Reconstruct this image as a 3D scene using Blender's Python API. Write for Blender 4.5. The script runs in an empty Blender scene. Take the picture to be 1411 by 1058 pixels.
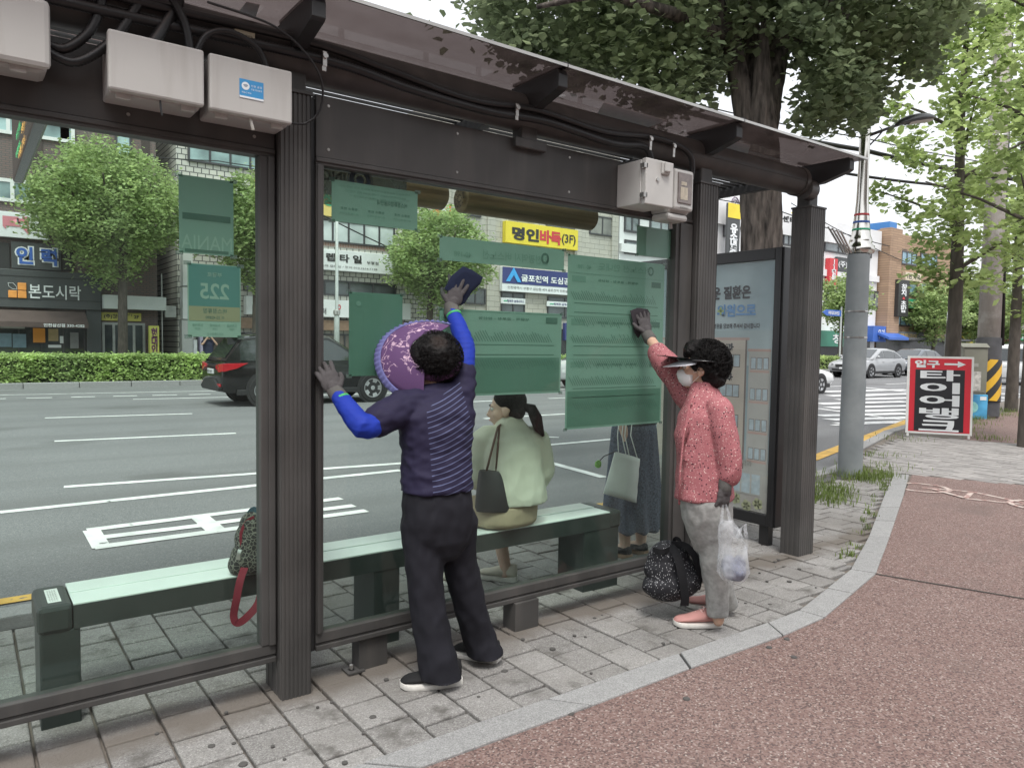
import bpy, bmesh, math, random
from mathutils import Vector, Matrix, noise
R = math.radians
random.seed(7)
scene = bpy.context.scene
col = scene.collection
V = Vector
# ------------------------------------------------------------------ camera
YAW, PITCH, ROLL, FOC, PW, PH = R(53.37), R(-3.2), R(0.87), 1020.0, 1411.0, 1058.0
CAM = V((0, 0, 1.5))
_f = V((math.cos(YAW)*math.cos(PITCH), math.sin(YAW)*math.cos(PITCH), math.sin(PITCH)))
_r = V((math.sin(YAW), -math.cos(YAW), 0)); _u = _r.cross(_f)
_r2 = math.cos(ROLL)*_r + math.sin(ROLL)*_u; _u2 = -math.sin(ROLL)*_r + math.cos(ROLL)*_u
cd = bpy.data.cameras.new('camera'); cam = bpy.data.objects.new('camera', cd); col.objects.link(cam)
cd.sensor_width = 36; cd.lens = FOC/PW*36; cd.clip_start = 0.05; cd.clip_end = 1500
m = Matrix.Identity(4)
for i in range(3):
    m[i][0] = _r2[i]; m[i][1] = _u2[i]; m[i][2] = -_f[i]; m[i][3] = CAM[i]
cam.matrix_world = m
scene.camera = cam
# measured from the photograph once: survey helpers turning a sight line into a real place
def ray(x, y): return _r2*((x-PW/2)/FOC) - _u2*((y-PH/2)/FOC) + _f
def G(x, y, z=0): d = ray(x, y); return CAM + d*((z-CAM.z)/d.z)
def PY(x, y, Y): d = ray(x, y); return CAM + d*(Y/d.y)
def PX(x, y, X): d = ray(x, y); return CAM + d*(X/d.x)
def D(x, y, d): return CAM + ray(x, y)*d
# ------------------------------------------------------------------ sky, sun, exposure
w = bpy.data.worlds.new('World'); scene.world = w; w.use_nodes = True
nt = w.node_tree; nt.nodes.clear()
sky = nt.nodes.new('ShaderNodeTexSky'); sky.sky_type = 'NISHITA'; sky.sun_disc = False
SUN_EL, SUN_AZ = R(58), R(200)
sky.sun_elevation = SUN_EL; sky.sun_rotation = SUN_AZ; sky.dust_density = 6; sky.air_density = 1.2
hs = nt.nodes.new('ShaderNodeHueSaturation'); hs.inputs['Saturation'].default_value = 0.12
bg1 = nt.nodes.new('ShaderNodeBackground'); bg1.inputs['Strength'].default_value = 0.07
# bright overcast layer: pale grey-white with soft cloud banks
tc = nt.nodes.new('ShaderNodeTexCoord'); mp = nt.nodes.new('ShaderNodeMapping'); mp.inputs['Scale'].default_value = (1, 1, 2.5)
nz = nt.nodes.new('ShaderNodeTexNoise'); nz.inputs['Scale'].default_value = 2.2; nz.inputs['Detail'].default_value = 5
cr = nt.nodes.new('ShaderNodeValToRGB')
cr.color_ramp.elements[0].position = .3; cr.color_ramp.elements[0].color = (.50, .525, .57, 1)
cr.color_ramp.elements[1].position = .7; cr.color_ramp.elements[1].color = (.80, .82, .85, 1)
bg2 = nt.nodes.new('ShaderNodeBackground'); bg2.inputs['Strength'].default_value = 0.9
add = nt.nodes.new('ShaderNodeAddShader'); out = nt.nodes.new('ShaderNodeOutputWorld')
L = nt.links.new
L(sky.outputs[0], hs.inputs['Color']); L(hs.outputs[0], bg1.inputs[0])
L(tc.outputs['Generated'], mp.inputs[0]); L(mp.outputs[0], nz.inputs['Vector']); L(nz.outputs[0], cr.inputs[0]); L(cr.outputs[0], bg2.inputs[0])
L(bg1.outputs[0], add.inputs[0]); L(bg2.outputs[0], add.inputs[1]); L(add.outputs[0], out.inputs[0])
sd = bpy.data.lights.new('sun', 'SUN'); sd.energy = 1.5; sd.angle = R(16); sd.color = (1, .96, .9)
so = bpy.data.objects.new('sun', sd); col.objects.link(so)
# the sun stands behind the camera over the pavement; lamp points along -Z
sdir = V((-.35, -.55, 1.25)).normalized()
so.rotation_euler = sdir.to_track_quat('Z', 'Y').to_euler()
sky.sun_elevation = math.asin(sdir.z); sky.sun_rotation = math.atan2(sdir.x, sdir.y)
scene.view_settings.view_transform = 'Standard'; scene.view_settings.look = 'None'
scene.view_settings.exposure = 0.6; scene.view_settings.gamma = 1
scene.cycles.max_bounces = 10; scene.cycles.transparent_max_bounces = 24
scene.cycles.use_denoising = True
# ------------------------------------------------------------------ materials
MATS = {}
def M(name, c, rough=.6, metal=0., var=.12, scale=6., bump=0., bscale=None, detail=4., spec=.5, c2=None, island=0., coat=0., stretch=None, alpha=None):
    if name in MATS: return MATS[name]
    m = bpy.data.materials.new(name); m.use_nodes = True; n = m.node_tree; b = n.nodes['Principled BSDF']; lk = n.links.new
    b.inputs['Roughness'].default_value = rough; b.inputs['Metallic'].default_value = metal
    b.inputs['Specular IOR Level'].default_value = spec
    if coat: b.inputs['Coat Weight'].default_value = coat; b.inputs['Coat Roughness'].default_value = .05
    tc = n.nodes.new('ShaderNodeTexCoord'); mp = n.nodes.new('ShaderNodeMapping')
    if stretch: mp.inputs['Scale'].default_value = stretch
    lk(tc.outputs['Object'], mp.inputs[0])
    t = n.nodes.new('ShaderNodeTexNoise'); t.inputs['Scale'].default_value = scale; t.inputs['Detail'].default_value = detail
    lk(mp.outputs[0], t.inputs['Vector'])
    ramp = n.nodes.new('ShaderNodeValToRGB'); e = ramp.color_ramp.elements
    e[0].position = .3; e[1].position = .7
    ca = V(c); cb = V(c2) if c2 else V(c)
    e[0].color = (*(ca*(1-var)), 1); e[1].color = (*(cb*(1+var)), 1)
    lk(t.outputs[0], ramp.inputs[0]); src = ramp.outputs[0]
    if island:
        g = n.nodes.new('ShaderNodeNewGeometry'); h = n.nodes.new('ShaderNodeHueSaturation')
        mr = n.nodes.new('ShaderNodeMapRange'); mr.inputs['To Min'].default_value = 1-island; mr.inputs['To Max'].default_value = 1+island
        lk(g.outputs['Random Per Island'], mr.inputs[0]); lk(mr.outputs[0], h.inputs['Value']); lk(src, h.inputs['Color']); src = h.outputs[0]
    lk(src, b.inputs['Base Color'])
    if bump:
        t2 = n.nodes.new('ShaderNodeTexNoise'); t2.inputs['Scale'].default_value = bscale or scale*6; t2.inputs['Detail'].default_value = 6
        lk(mp.outputs[0], t2.inputs['Vector'])
        bp = n.nodes.new('ShaderNodeBump'); bp.inputs['Strength'].default_value = bump; bp.inputs['Distance'].default_value = .01
        lk(t2.outputs[0], bp.inputs['Height']); lk(bp.outputs[0], b.inputs['Normal'])
    if alpha is not None: b.inputs['Alpha'].default_value = alpha
    MATS[name] = m
    return m
def nodes_of(m): return m.node_tree.nodes, m.node_tree.links.new, m.node_tree.nodes['Principled BSDF']
def leafmat(name, c, c2, trans=.35):
    m = M(name, c, .55, var=.15, scale=.9, c2=c2, island=.35, spec=.3)
    n, lk, b = nodes_of(m)
    o = n['Material Output']; tr = n.new('ShaderNodeBsdfTranslucent'); mx = n.new('ShaderNodeMixShader'); mx.inputs[0].default_value = trans
    src = b.inputs['Base Color'].links[0].from_socket
    hs = n.new('ShaderNodeHueSaturation'); hs.inputs['Value'].default_value = 1.7; hs.inputs['Hue'].default_value = .485
    lk(src, hs.inputs['Color']); lk(hs.outputs[0], tr.inputs[0]); lk(b.outputs[0], mx.inputs[1]); lk(tr.outputs[0], mx.inputs[2]); lk(mx.outputs[0], o.inputs[0])
    return m
def glassmat(name, tint, refl=1.0, dirt=.03, rough=.0):
    m = bpy.data.materials.new(name); m.use_nodes = True; n = m.node_tree.nodes; lk = m.node_tree.links.new; n.clear()
    o = n.new('ShaderNodeOutputMaterial'); tr = n.new('ShaderNodeBsdfTransparent'); tr.inputs[0].default_value = (*tint, 1)
    gl = n.new('ShaderNodeBsdfGlossy'); gl.inputs['Roughness'].default_value = rough
    fr = n.new('ShaderNodeLayerWeight'); fr.inputs[0].default_value = .5     # Schlick reflectance, same from both sides of the sheet
    pw = n.new('ShaderNodeMath'); pw.operation = 'POWER'; pw.inputs[1].default_value = 5; lk(fr.outputs['Facing'], pw.inputs[0])
    mu = n.new('ShaderNodeMath'); mu.operation = 'MULTIPLY_ADD'; mu.inputs[1].default_value = .96*refl; mu.inputs[2].default_value = .04*refl; lk(pw.outputs[0], mu.inputs[0])
    mx = n.new('ShaderNodeMixShader'); lk(mu.outputs[0], mx.inputs[0]); lk(tr.outputs[0], mx.inputs[1]); lk(gl.outputs[0], mx.inputs[2])
    df = n.new('ShaderNodeBsdfDiffuse'); df.inputs[0].default_value = (.5, .52, .5, 1)
    t = n.new('ShaderNodeTexNoise'); t.inputs['Scale'].default_value = 3; t.inputs['Detail'].default_value = 5; tc = n.new('ShaderNodeTexCoord'); mp = n.new('ShaderNodeMapping'); mp.inputs['Scale'].default_value = (2.6, 1, .45); mp.inputs['Rotation'].default_value = (0, .35, 0); lk(tc.outputs['Object'], mp.inputs[0]); lk(mp.outputs[0], t.inputs['Vector'])
    mr = n.new('ShaderNodeMapRange'); mr.inputs[1].default_value = .45; mr.inputs[2].default_value = .75; mr.inputs[3].default_value = dirt*.4; mr.inputs[4].default_value = dirt*3.5
    lk(t.outputs[0], mr.inputs[0])
    m2 = n.new('ShaderNodeMixShader'); lk(mr.outputs[0], m2.inputs[0]); lk(mx.outputs[0], m2.inputs[1]); lk(df.outputs[0], m2.inputs[2]); lk(m2.outputs[0], o.inputs[0])
    MATS[name] = m
    return m
# ------------------------------------------------------------------ object helpers
def tag(o, label=None, cat=None, group=None, kind=None):
    if label: o['label'] = label
    if cat: o['category'] = cat
    if group: o['group'] = group
    if kind: o['kind'] = kind
    return o
def thing(name, label, cat, loc=(0, 0, 0), rz=0, group=None):
    o = bpy.data.objects.new(name, None); col.objects.link(o); o.location = loc; o.rotation_euler = (0, 0, rz); o.empty_display_size = .1
    return tag(o, label, cat, group)
def link_mesh(name, me, mats, parent=None, smooth=False, keep=False):
    if not isinstance(mats, (list, tuple)): mats = [mats]
    for x in mats: me.materials.append(x)
    if smooth:
        for p in me.polygons: p.use_smooth = True
    o = bpy.data.objects.new(name, me); col.objects.link(o)
    if parent is not None:
        o.parent = parent
        if not keep:      # geometry given in world coordinates: undo the parent's placement
            o.matrix_parent_inverse = (Matrix.Translation(parent.location) @ parent.rotation_euler.to_matrix().to_4x4()).inverted()
    return o
def copy_tree(o, parent=None):
    c = o.copy(); col.objects.link(c)
    if parent is not None: c.parent = parent
    for ch in list(o.children): copy_tree(ch, c)
    return c
class MB:
    def __init__(s): s.v = []; s.f = []; s.m = []
    def add(s, vs, fs, mi=0):
        k = len(s.v); s.v += [tuple(x) for x in vs]
        for f in fs: s.f.append(tuple(i+k for i in f)); s.m.append(mi)
        return s
    def box(s, x0, x1, y0, y1, z0, z1, mi=0, mat=None):
        vs = [V((x, y, z)) for x in (x0, x1) for y in (y0, y1) for z in (z0, z1)]
        if mat is not None: vs = [mat @ v for v in vs]
        return s.add(vs, [(0, 1, 3, 2), (4, 6, 7, 5), (0, 4, 5, 1), (2, 3, 7, 6), (0, 2, 6, 4), (1, 5, 7, 3)], mi)
    def prism(s, poly, d, mi=0):
        d = V(d); n = len(poly); vs = [V(p) for p in poly] + [V(p)+d for p in poly]
        fs = [tuple(range(n-1, -1, -1)), tuple(range(n, 2*n))] + [(i, (i+1) % n, n+(i+1) % n, n+i) for i in range(n)]
        return s.add(vs, fs, mi)
    def loft(s, rings, mi=0, cap=True, closed=True):
        n = len(rings[0]); vs = [p for r in rings for p in r]; fs = []
        for a in range(len(rings)-1):
            for i in range(n if closed else n-1):
                j = (i+1) % n; fs.append((a*n+i, a*n+j, (a+1)*n+j, (a+1)*n+i))
        if cap: fs += [tuple(range(n-1, -1, -1)), tuple(range((len(rings)-1)*n, len(rings)*n))]
        return s.add(vs, fs, mi)
    def tube(s, pts, rad, seg=10, mi=0, flat=1.0, cap=True):
        pts = [V(p) for p in pts]; n = len(pts)
        if not isinstance(rad, (list, tuple)): rad = [rad]*n
        rings = []; up = None
        for i, p in enumerate(pts):
            t = (pts[min(i+1, n-1)]-pts[max(i-1, 0)]).normalized()
            if up is None: up = V((0, 0, 1)) if abs(t.z) < .9 else V((1, 0, 0))
            a = t.cross(up)
            if a.length < 1e-6: a = t.orthogonal()
            a.normalize(); b = a.cross(t).normalized(); up = b
            rings.append([p + (a*math.cos(q)+b*math.sin(q)*flat)*rad[i] for q in [2*math.pi*k/seg for k in range(seg)]])
        return s.loft(rings, mi, cap)
    def ball(s, c, r, nu=14, nv=9, mi=0, rot=None):
        c = V(c); r = V(r) if not isinstance(r, (int, float)) else V((r, r, r)); rings = []
        for j in range(nv+1):
            th = math.pi*(j/nv*.998+.001); rr = []
            for i in range(nu):
                p = V((math.sin(th)*math.cos(2*math.pi*i/nu)*r.x, math.sin(th)*math.sin(2*math.pi*i/nu)*r.y, -math.cos(th)*r.z))
                if rot is not None: p = rot @ p
                rr.append(c+p)
            rings.append(rr)
        return s.loft(rings, mi)
    def lathe(s, prof, origin=(0, 0, 0), axis='z', seg=20, mi=0, cap=True):
        o = V(origin); rings = []
        for r, h in prof:
            rr = []
            for i in range(seg):
                a = 2*math.pi*i/seg; c, q = math.cos(a)*r, math.sin(a)*r
                rr.append(o + (V((c, q, h)) if axis == 'z' else V((h, c, q)) if axis == 'x' else V((c, h, -q))))
            rings.append(rr)
        return s.loft(rings, mi, cap)
    def mesh(s, name):
        me = bpy.data.meshes.new(name); me.from_pydata(s.v, [], s.f); me.polygons.foreach_set('material_index', s.m)
        me.validate(); me.update(); return me
    def build(s, name, mats, parent=None, smooth=False, bevel=0, keep=False, auto=False):
        me = s.mesh(name)
        bm = bmesh.new(); bm.from_mesh(me); bmesh.ops.recalc_face_normals(bm, faces=bm.faces); bm.to_mesh(me); bm.free()
        o = link_mesh(name, me, mats, parent, smooth, keep)
        if auto: me.set_sharp_from_angle(angle=R(40))
        if bevel:
            b = o.modifiers.new('bevel', 'BEVEL'); b.width = bevel; b.segments = 2; b.limit_method = 'ANGLE'; b.angle_limit = R(40)
        return o
def text_mesh(name, txt, mat, origin, xdir, ydir, w=None, h=None, parent=None, bold=.0, lift=.004, extrude=0., center=True, vert=False):
    """lettering as a real flat mesh; fitted into a w x h box about origin"""
    cu = bpy.data.curves.new(name, 'FONT'); cu.body = '\n'.join(txt) if vert else txt; cu.size = 1; cu.offset = bold; cu.extrude = extrude; cu.resolution_u = 3
    if vert: cu.align_x = 'CENTER'; cu.space_line = .8
    ob = bpy.data.objects.new(name, cu); col.objects.link(ob)
    dg = bpy.context.evaluated_depsgraph_get(); dg.update()
    me = bpy.data.meshes.new_from_object(ob.evaluated_get(dg)); bpy.data.objects.remove(ob); bpy.data.curves.remove(cu)
    if not len(me.vertices): return None
    xs = [v.co.x for v in me.vertices]; ys = [v.co.y for v in me.vertices]
    x0, x1, y0, y1 = min(xs), max(xs), min(ys), max(ys)
    sx = w/(x1-x0) if w else None; sy = h/(y1-y0) if h else None
    sx = sx or sy; sy = sy or sx
    X, Y = V(xdir).normalized(), V(ydir).normalized(); N = X.cross(Y); o = V(origin)
    for v in me.vertices:
        a, b, c = v.co; v.co = o + X*((a-(x0+x1)/2)*sx) + Y*((b-(y0+y1)/2)*sy) + N*(c+lift)
    me.materials.clear()
    return link_mesh(name, me, mat, parent)
def remesh(name, mb, vox, mats, parent, smooth_it=4, wrinkle=None, keep=False):
    """union of overlapping closed shapes -> ONE continuous skin"""
    me = mb.mesh('tmp'); bm = bmesh.new(); bm.from_mesh(me); bmesh.ops.recalc_face_normals(bm, faces=bm.faces); bm.to_mesh(me); bm.free()
    o = bpy.data.objects.new('tmp', me); col.objects.link(o)
    r = o.modifiers.new('r', 'REMESH'); r.mode = 'VOXEL'; r.voxel_size = vox
    s = o.modifiers.new('s', 'SMOOTH'); s.iterations = smooth_it; s.factor = .5
    dg = bpy.context.evaluated_depsgraph_get(); dg.update()
    m2 = bpy.data.meshes.new_from_object(o.evaluated_get(dg)); bpy.data.objects.remove(o); bpy.data.meshes.remove(me)
    m2.name = name
    if wrinkle:
        ns = [v.normal.copy() for v in m2.vertices]
        for v, n in zip(m2.vertices, ns): v.co += n*wrinkle(v.co, n)
    m2.materials.clear()
    return link_mesh(name, m2, mats, parent, True, keep)
def leaves(mb, centers, per, spread, size, flat=.6, fan=True, droop=.3):
    rnd = random.random; g = random.gauss
    vs, fs = mb.v, mb.f
    for c in centers:
        k = per if isinstance(per, int) else int(per*(.6+.8*rnd()))
        for _ in range(k):
            p = (c[0]+g(0, spread), c[1]+g(0, spread), c[2]+g(0, spread*flat)-rnd()*droop*spread)
            a = rnd()*6.283; n = V((g(0, .6), g(0, .6), 1)).normalized()
            x = n.orthogonal(); y = n.cross(x); ca, sa = math.cos(a), math.sin(a); x, y = x*ca+y*sa, y*ca-x*sa
            s = size*(.7+.6*rnd()); b = len(vs); px, py, pz = p
            if fan: q = [(0, -.5, 0), (.55, .12, .08), (.28, .5, -.05), (-.28, .5, .05), (-.55, .12, -.06)]
            else: q = [(0, -.5, 0), (.3, 0, .05), (0, .5, 0), (-.3, 0, -.05)]
            for u, w_, z in q:
                vs.append((px+(x.x*u+y.x*w_+n.x*z)*s, py+(x.y*u+y.y*w_+n.y*z)*s, pz+(x.z*u+y.z*w_+n.z*z)*s))
            fs.append(tuple(range(b, b+len(q)))); mb.m.append(0)
# ================================================================== ground, road, pavement
asph = M('asphalt', (.165, .168, .172), .85, var=.12, scale=.5, c2=(.185, .187, .19), bump=.35, bscale=160)
def speckle(m, scale, c_list, fac=.6):
    """aggregate: random-coloured grains over the base colour"""
    n, lk, b = nodes_of(m); src = b.inputs['Base Color'].links[0].from_socket
    tc = n.new('ShaderNodeTexCoord'); vo = n.new('ShaderNodeTexVoronoi'); vo.inputs['Scale'].default_value = scale
    lk(tc.outputs['Object'], vo.inputs['Vector'])
    sp = n.new('ShaderNodeSeparateColor'); lk(vo.outputs['Color'], sp.inputs[0])
    r = n.new('ShaderNodeValToRGB'); r.color_ramp.interpolation = 'CONSTANT'; e = r.color_ramp.elements
    for i, (p, c) in enumerate(c_list):
        el = e[i] if i < 2 else e.new(p)
        el.position = p; el.color = (*c, 1)
    lk(sp.outputs[0], r.inputs[0])
    mx = n.new('ShaderNodeMix'); mx.data_type = 'RGBA'; mx.inputs[0].default_value = fac
    lk(src, mx.inputs[6]); lk(r.outputs[0], mx.inputs[7]); lk(mx.outputs[2], b.inputs['Base Color'])
speckle(asph, 130, [(0, (.10, .102, .105)), (.3, (.165, .168, .172)), (.75, (.20, .20, .205)), (.93, (.30, .30, .30))], .65)
def streaks(m, sc, lo, hi, dark):
    n, lk, b = nodes_of(m); src = b.inputs['Base Color'].links[0].from_socket
    tc = n.new('ShaderNodeTexCoord'); mp = n.new('ShaderNodeMapping'); mp.inputs['Scale'].default_value = sc; lk(tc.outputs['Object'], mp.inputs[0]); t = n.new('ShaderNodeTexNoise'); t.inputs['Scale'].default_value = 1; t.inputs['Detail'].default_value = 6; lk(mp.outputs[0], t.inputs['Vector'])
    r = n.new('ShaderNodeMapRange'); r.inputs[1].default_value = lo; r.inputs[2].default_value = hi; lk(t.outputs[0], r.inputs[0]); mx = n.new('ShaderNodeMix'); mx.data_type = 'RGBA'; mx.inputs[7].default_value = (*dark, 1); lk(r.outputs[0], mx.inputs[0]); lk(src, mx.inputs[6]); lk(mx.outputs[2], b.inputs['Base Color'])
streaks(asph, (.03, 1.1, 1), .45, .75, (.125, .125, .127)); streaks(asph, (.35, .6, 1), .6, .72, (.10, .10, .10))
bm_ = MB(); bm_.add([(-300, -300, -.15), (400, -300, -.15), (400, 400, -.15), (-300, 400, -.15)], [(0, 1, 2, 3)])
tag(bm_.build('road', asph), kind='structure')
paint = M('road_paint', (.62, .63, .62), .7, var=.12, scale=5, c2=(.72, .72, .71), bump=.2)
# worn paint: asphalt shows through in small flakes
def worn(m, thr, scale, base):
    n, lk, b = nodes_of(m); src = b.inputs['Base Color'].links[0].from_socket
    tc = n.new('ShaderNodeTexCoord'); t = n.new('ShaderNodeTexNoise'); t.inputs['Scale'].default_value = scale; t.inputs['Detail'].default_value = 8
    lk(tc.outputs['Object'], t.inputs['Vector']); r = n.new('ShaderNodeValToRGB'); r.color_ramp.elements[0].position = thr; r.color_ramp.elements[1].position = thr+.06
    lk(t.outputs[0], r.inputs[0]); mx = n.new('ShaderNodeMix'); mx.data_type = 'RGBA'; mx.inputs[6].default_value = (*base, 1)
    lk(r.outputs[0], mx.inputs[0]); lk(src, mx.inputs[7]); lk(mx.outputs[2], b.inputs['Base Color'])
worn(paint, .27, 9, (.14, .14, .145))
ypaint = M('yellow_paint', (.55, .33, .06), .7, var=.15, scale=5, c2=(.62, .38, .08)); worn(ypaint, .30, 9, (.14, .14, .145))
mk = MB()
_sz = [0]
def strip(a, b, wd, mb=mk, z=-.146, mi=0):
    _sz[0] += 1; z += .00008*(_sz[0] % 60)
    a, b = V((a[0], a[1], z)), V((b[0], b[1], z)); t = (b-a).normalized(); n = V((-t.y, t.x, 0))*wd/2
    mb.add([a-n, b-n, b+n, a+n], [(0, 1, 2, 3)], mi)
for p, q in (((62, 576), (265, 570)), ((75, 608), (325, 597)), ((88, 671), (560, 638)), ((0, 706), (552, 648))):
    strip(G(*p, -.15), G(*q, -.15), .13)
for a, b in ((36, 72), (98, 131), (156, 189), (210, 244), (260, 290), (-30, 8)): strip(G(a, 549.5-.022*a, -.15), G(b, 549.5-.022*b, -.15), .16)
strip((.5, 24.6), (6.6, 24.0), .12); strip((3.6, 21.6), (9.8, 20.9), .13); strip((7.5, 21.1), (30, 19.5), .13)
for x in range(9, 36, 5): strip((x, 13.1), (x+3, 13.1), .13); strip((x, 17.0), (x+3, 17.0), .13)
strip((7.6, 9.2), (9.6, 9.2), .13); strip((10.6, 9.2), (13.4, 9.2), .13)
strip(G(755, 637, -.15), G(832, 658, -.15), .13); strip(G(700, 600, -.15), G(770, 603, -.15), .1)
# lettering block on the bus lane, seen from behind the shelter
for (a, b, c, d) in ((120, 731, 470, 687), (122, 743, 280, 724), (130, 755, 505, 704), (290, 722, 488, 697)):
    strip(G(a, b, -.15), G(c, d, -.15), .13)
strip(G(126, 731, -.15), G(140, 755, -.15), .13); strip(G(276, 713, -.15), G(300, 733, -.15), .16)
strip(G(1127, 563, -.15), G(1245, 579, -.15), .16); strip(G(1147, 586, -.15), G(1232, 581, -.15), .16)
# zebra crossing over the junction
for k in range(9):
    y = 540+k*5.5; o = (k % 3)*14
    strip(G(1128+o, y, -.15), G(1250+o*.5, y-3, -.15), .45)
    strip(G(1365, y+2, -.15), G(1420, y+4, -.15), .45)
strip(G(1180, 533, -.15), G(1260, 541, -.15), .25)
tag(mk.build('road_markings', paint), kind='structure')
yk = MB()
strip((-4, 5.47), (7.5, 5.47), .12, yk)
for off in (0, .28): strip(G(1120, 634-off*12, -.15), G(1262, 578-off*12, -.15), .13, yk)
tag(yk.build('yellow_lines', ypaint), kind='structure')
# pavement slab with kerb toward the road
dirt = M('bedding_sand', (.20, .17, .14), .95, var=.35, scale=4, c2=(.13, .115, .10), bump=.6, bscale=60)
edge = [(-8, 4.69), (7.0, 4.69), (8.5, 4.78), (9.2, 4.95), (10.6, 5.62), (12.6, 6.25), (13.5, 6.55), (20, 8.0), (40, 11.5), (60, 12)]
sl = MB(); poly = [(x, y, -.3) for x, y in edge]+[(60, -12, -.3), (-8, -12, -.3)]
sl.prism(poly, (0, 0, .278)); tag(sl.build('pavement_bed', dirt), kind='structure')
gran = M('granite_kerb', (.28, .278, .275), .75, var=.12, scale=14, island=.12, bump=.25, bscale=120)
speckle(gran, 260, [(0, (.16, .16, .16)), (.4, (.29, .288, .285)), (.8, (.38, .375, .37))], .5)
kb = MB()
def along(pts, step, fn):
    pts = [V((*p, 0)) for p in pts]
    for a, b in zip(pts, pts[1:]):
        d = b-a; n = max(1, round(d.length/step))
        for i in range(n): fn(a+d*(i/n), a+d*((i+1)/n))
def kerbstone(a, b):
    t = (b-a).normalized(); n = V((-t.y, t.x, 0)); g = t*.004
    kb.prism([a+g-n*.0, b-g-n*.0, b-g+n*.18, a+g+n*.18], (0, 0, .006)); 
    for i in range(-8, 0): kb.v[i] = (kb.v[i][0], kb.v[i][1], .004 if i >= -4 else -.3)
along(edge, 1.0, kerbstone)
tag(kb.build('kerb', gran, bevel=.008), kind='structure')
# flat granite edging between pavers and the red path
inner = [(-3, 2.38), (1.11, 2.35), (1.95, 2.343), (2.78, 2.336), (3.49, 2.325), (3.80, 2.335), (4.80, 2.58), (5.77, 2.965), (7.50, 3.714), (8.90, 4.307)]
outer = [(-3, 2.24), (1.26, 2.208), (2.07, 2.195), (2.69, 2.195), (3.40, 2.175), (3.82, 2.195), (4.86, 2.44), (5.885, 2.86), (7.66, 3.60), (9.03, 4.19)]
ed = MB()
for i in range(len(inner)-1):
    a, b, c, d = V((*inner[i], 0)), V((*inner[i+1], 0)), V((*outer[i+1], 0)), V((*outer[i], 0))
    n = max(1, round((b-a).length/.62))
    for k in range(n):
        s, e_ = (k+.010)/n, (k+1-.010)/n; zz = random.uniform(.0, .004)
        q = [a.lerp(b, s), a.lerp(b, e_), d.lerp(c, e_), d.lerp(c, s)]
        ed.prism([p+V((0, 0, -.02)) for p in q], (0, 0, .024+zz))
tag(ed.build('edging_stones', gran, bevel=.004), kind='structure')
def stained(m, scale, lo, hi, dark):
    n, lk, b = nodes_of(m); src = b.inputs['Base Color'].links[0].from_socket
    tc = n.new('ShaderNodeTexCoord'); t = n.new('ShaderNodeTexNoise'); t.inputs['Scale'].default_value = scale; t.inputs['Detail'].default_value = 7; t.inputs['Roughness'].default_value = .65
    lk(tc.outputs['Object'], t.inputs['Vector']); mr = n.new('ShaderNodeMapRange'); mr.inputs[1].default_value = lo; mr.inputs[2].default_value = hi
    lk(t.outputs[0], mr.inputs[0]); mx = n.new('ShaderNodeMix'); mx.data_type = 'RGBA'; mx.inputs[7].default_value = (*dark, 1)
    lk(mr.outputs[0], mx.inputs[0]); lk(src, mx.inputs[6]); lk(mx.outputs[2], b.inputs['Base Color'])
# red asphalt path
red = M('red_asphalt', (.195, .122, .108), .9, var=.25, scale=.9, c2=(.16, .113, .104), bump=.7, bscale=150)
speckle(red, 140, [(0, (.07, .046, .042)), (.2, (.165, .10, .088)), (.5, (.225, .148, .13)), (.8, (.30, .225, .20)), (.96, (.44, .38, .345))], .72)
stained(red, 1.1, .56, .82, (.13, .095, .085)); stained(red, 9, .64, .72, (.11, .08, .07))
rp = MB(); z = -.004
rp.add([(x, y, z) for x, y in [(-8, -12)]+[(9.6, -12)]+[(9.5, 3.2), (9.08, 4.18)]+outer[::-1][1:]+[(-8, 2.24)]], [tuple(range(4+len(outer)))])
rp.add([(p[0], p[1], z) for p in ((13.37, 5.36), (18.1, 6.95), (22, 7.3), (45, 9), (45, -12), (14.2, -12), (13.7, 4.5))], [tuple(range(7))])
tag(rp.build('red_path', red), kind='structure')
jn = MB()
for a, b in (((4.855, 2.449), (5.2, 1.5)), ((5.2, 1.5), (5.5, -.5)), ((9.5, 3.2), (9.4, -2))): strip(a, b, .018, jn, .0005)
tag(jn.build('path_joint', M('joint_tar', (.05, .045, .04), .9)), kind='structure')
bk = MB()   # worn bicycle symbol on the path
fp = M('faded_paint', (.5, .42, .38), .8, var=.2, scale=20); worn(fp, .46, 12, (.33, .2, .18))
def ringpath(c, r0, n=28): 
    pts = [(c[0]+r0*math.cos(2*math.pi*i/n), c[1]+r0*math.sin(2*math.pi*i/n)) for i in range(n+1)]
    for a, b in zip(pts, pts[1:]): strip(a, b, .05, bk, .0004)
ringpath((8.32, 3.72), .26); ringpath((8.36, 2.62), .26)
for a, b in (((8.32, 3.6), (8.1, 3.2)), ((8.1, 3.2), (8.36, 2.62)), ((8.5, 3.3), (8.1, 3.2)), ((8.32, 3.72), (8.55, 3.3)), ((8.55, 3.3), (8.36, 2.7)), ((8.36, 2.62), (8.42, 1.9))): strip(a, b, .05, bk, .0004)
tag(bk.build('bicycle_symbol', fp), kind='structure')
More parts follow.
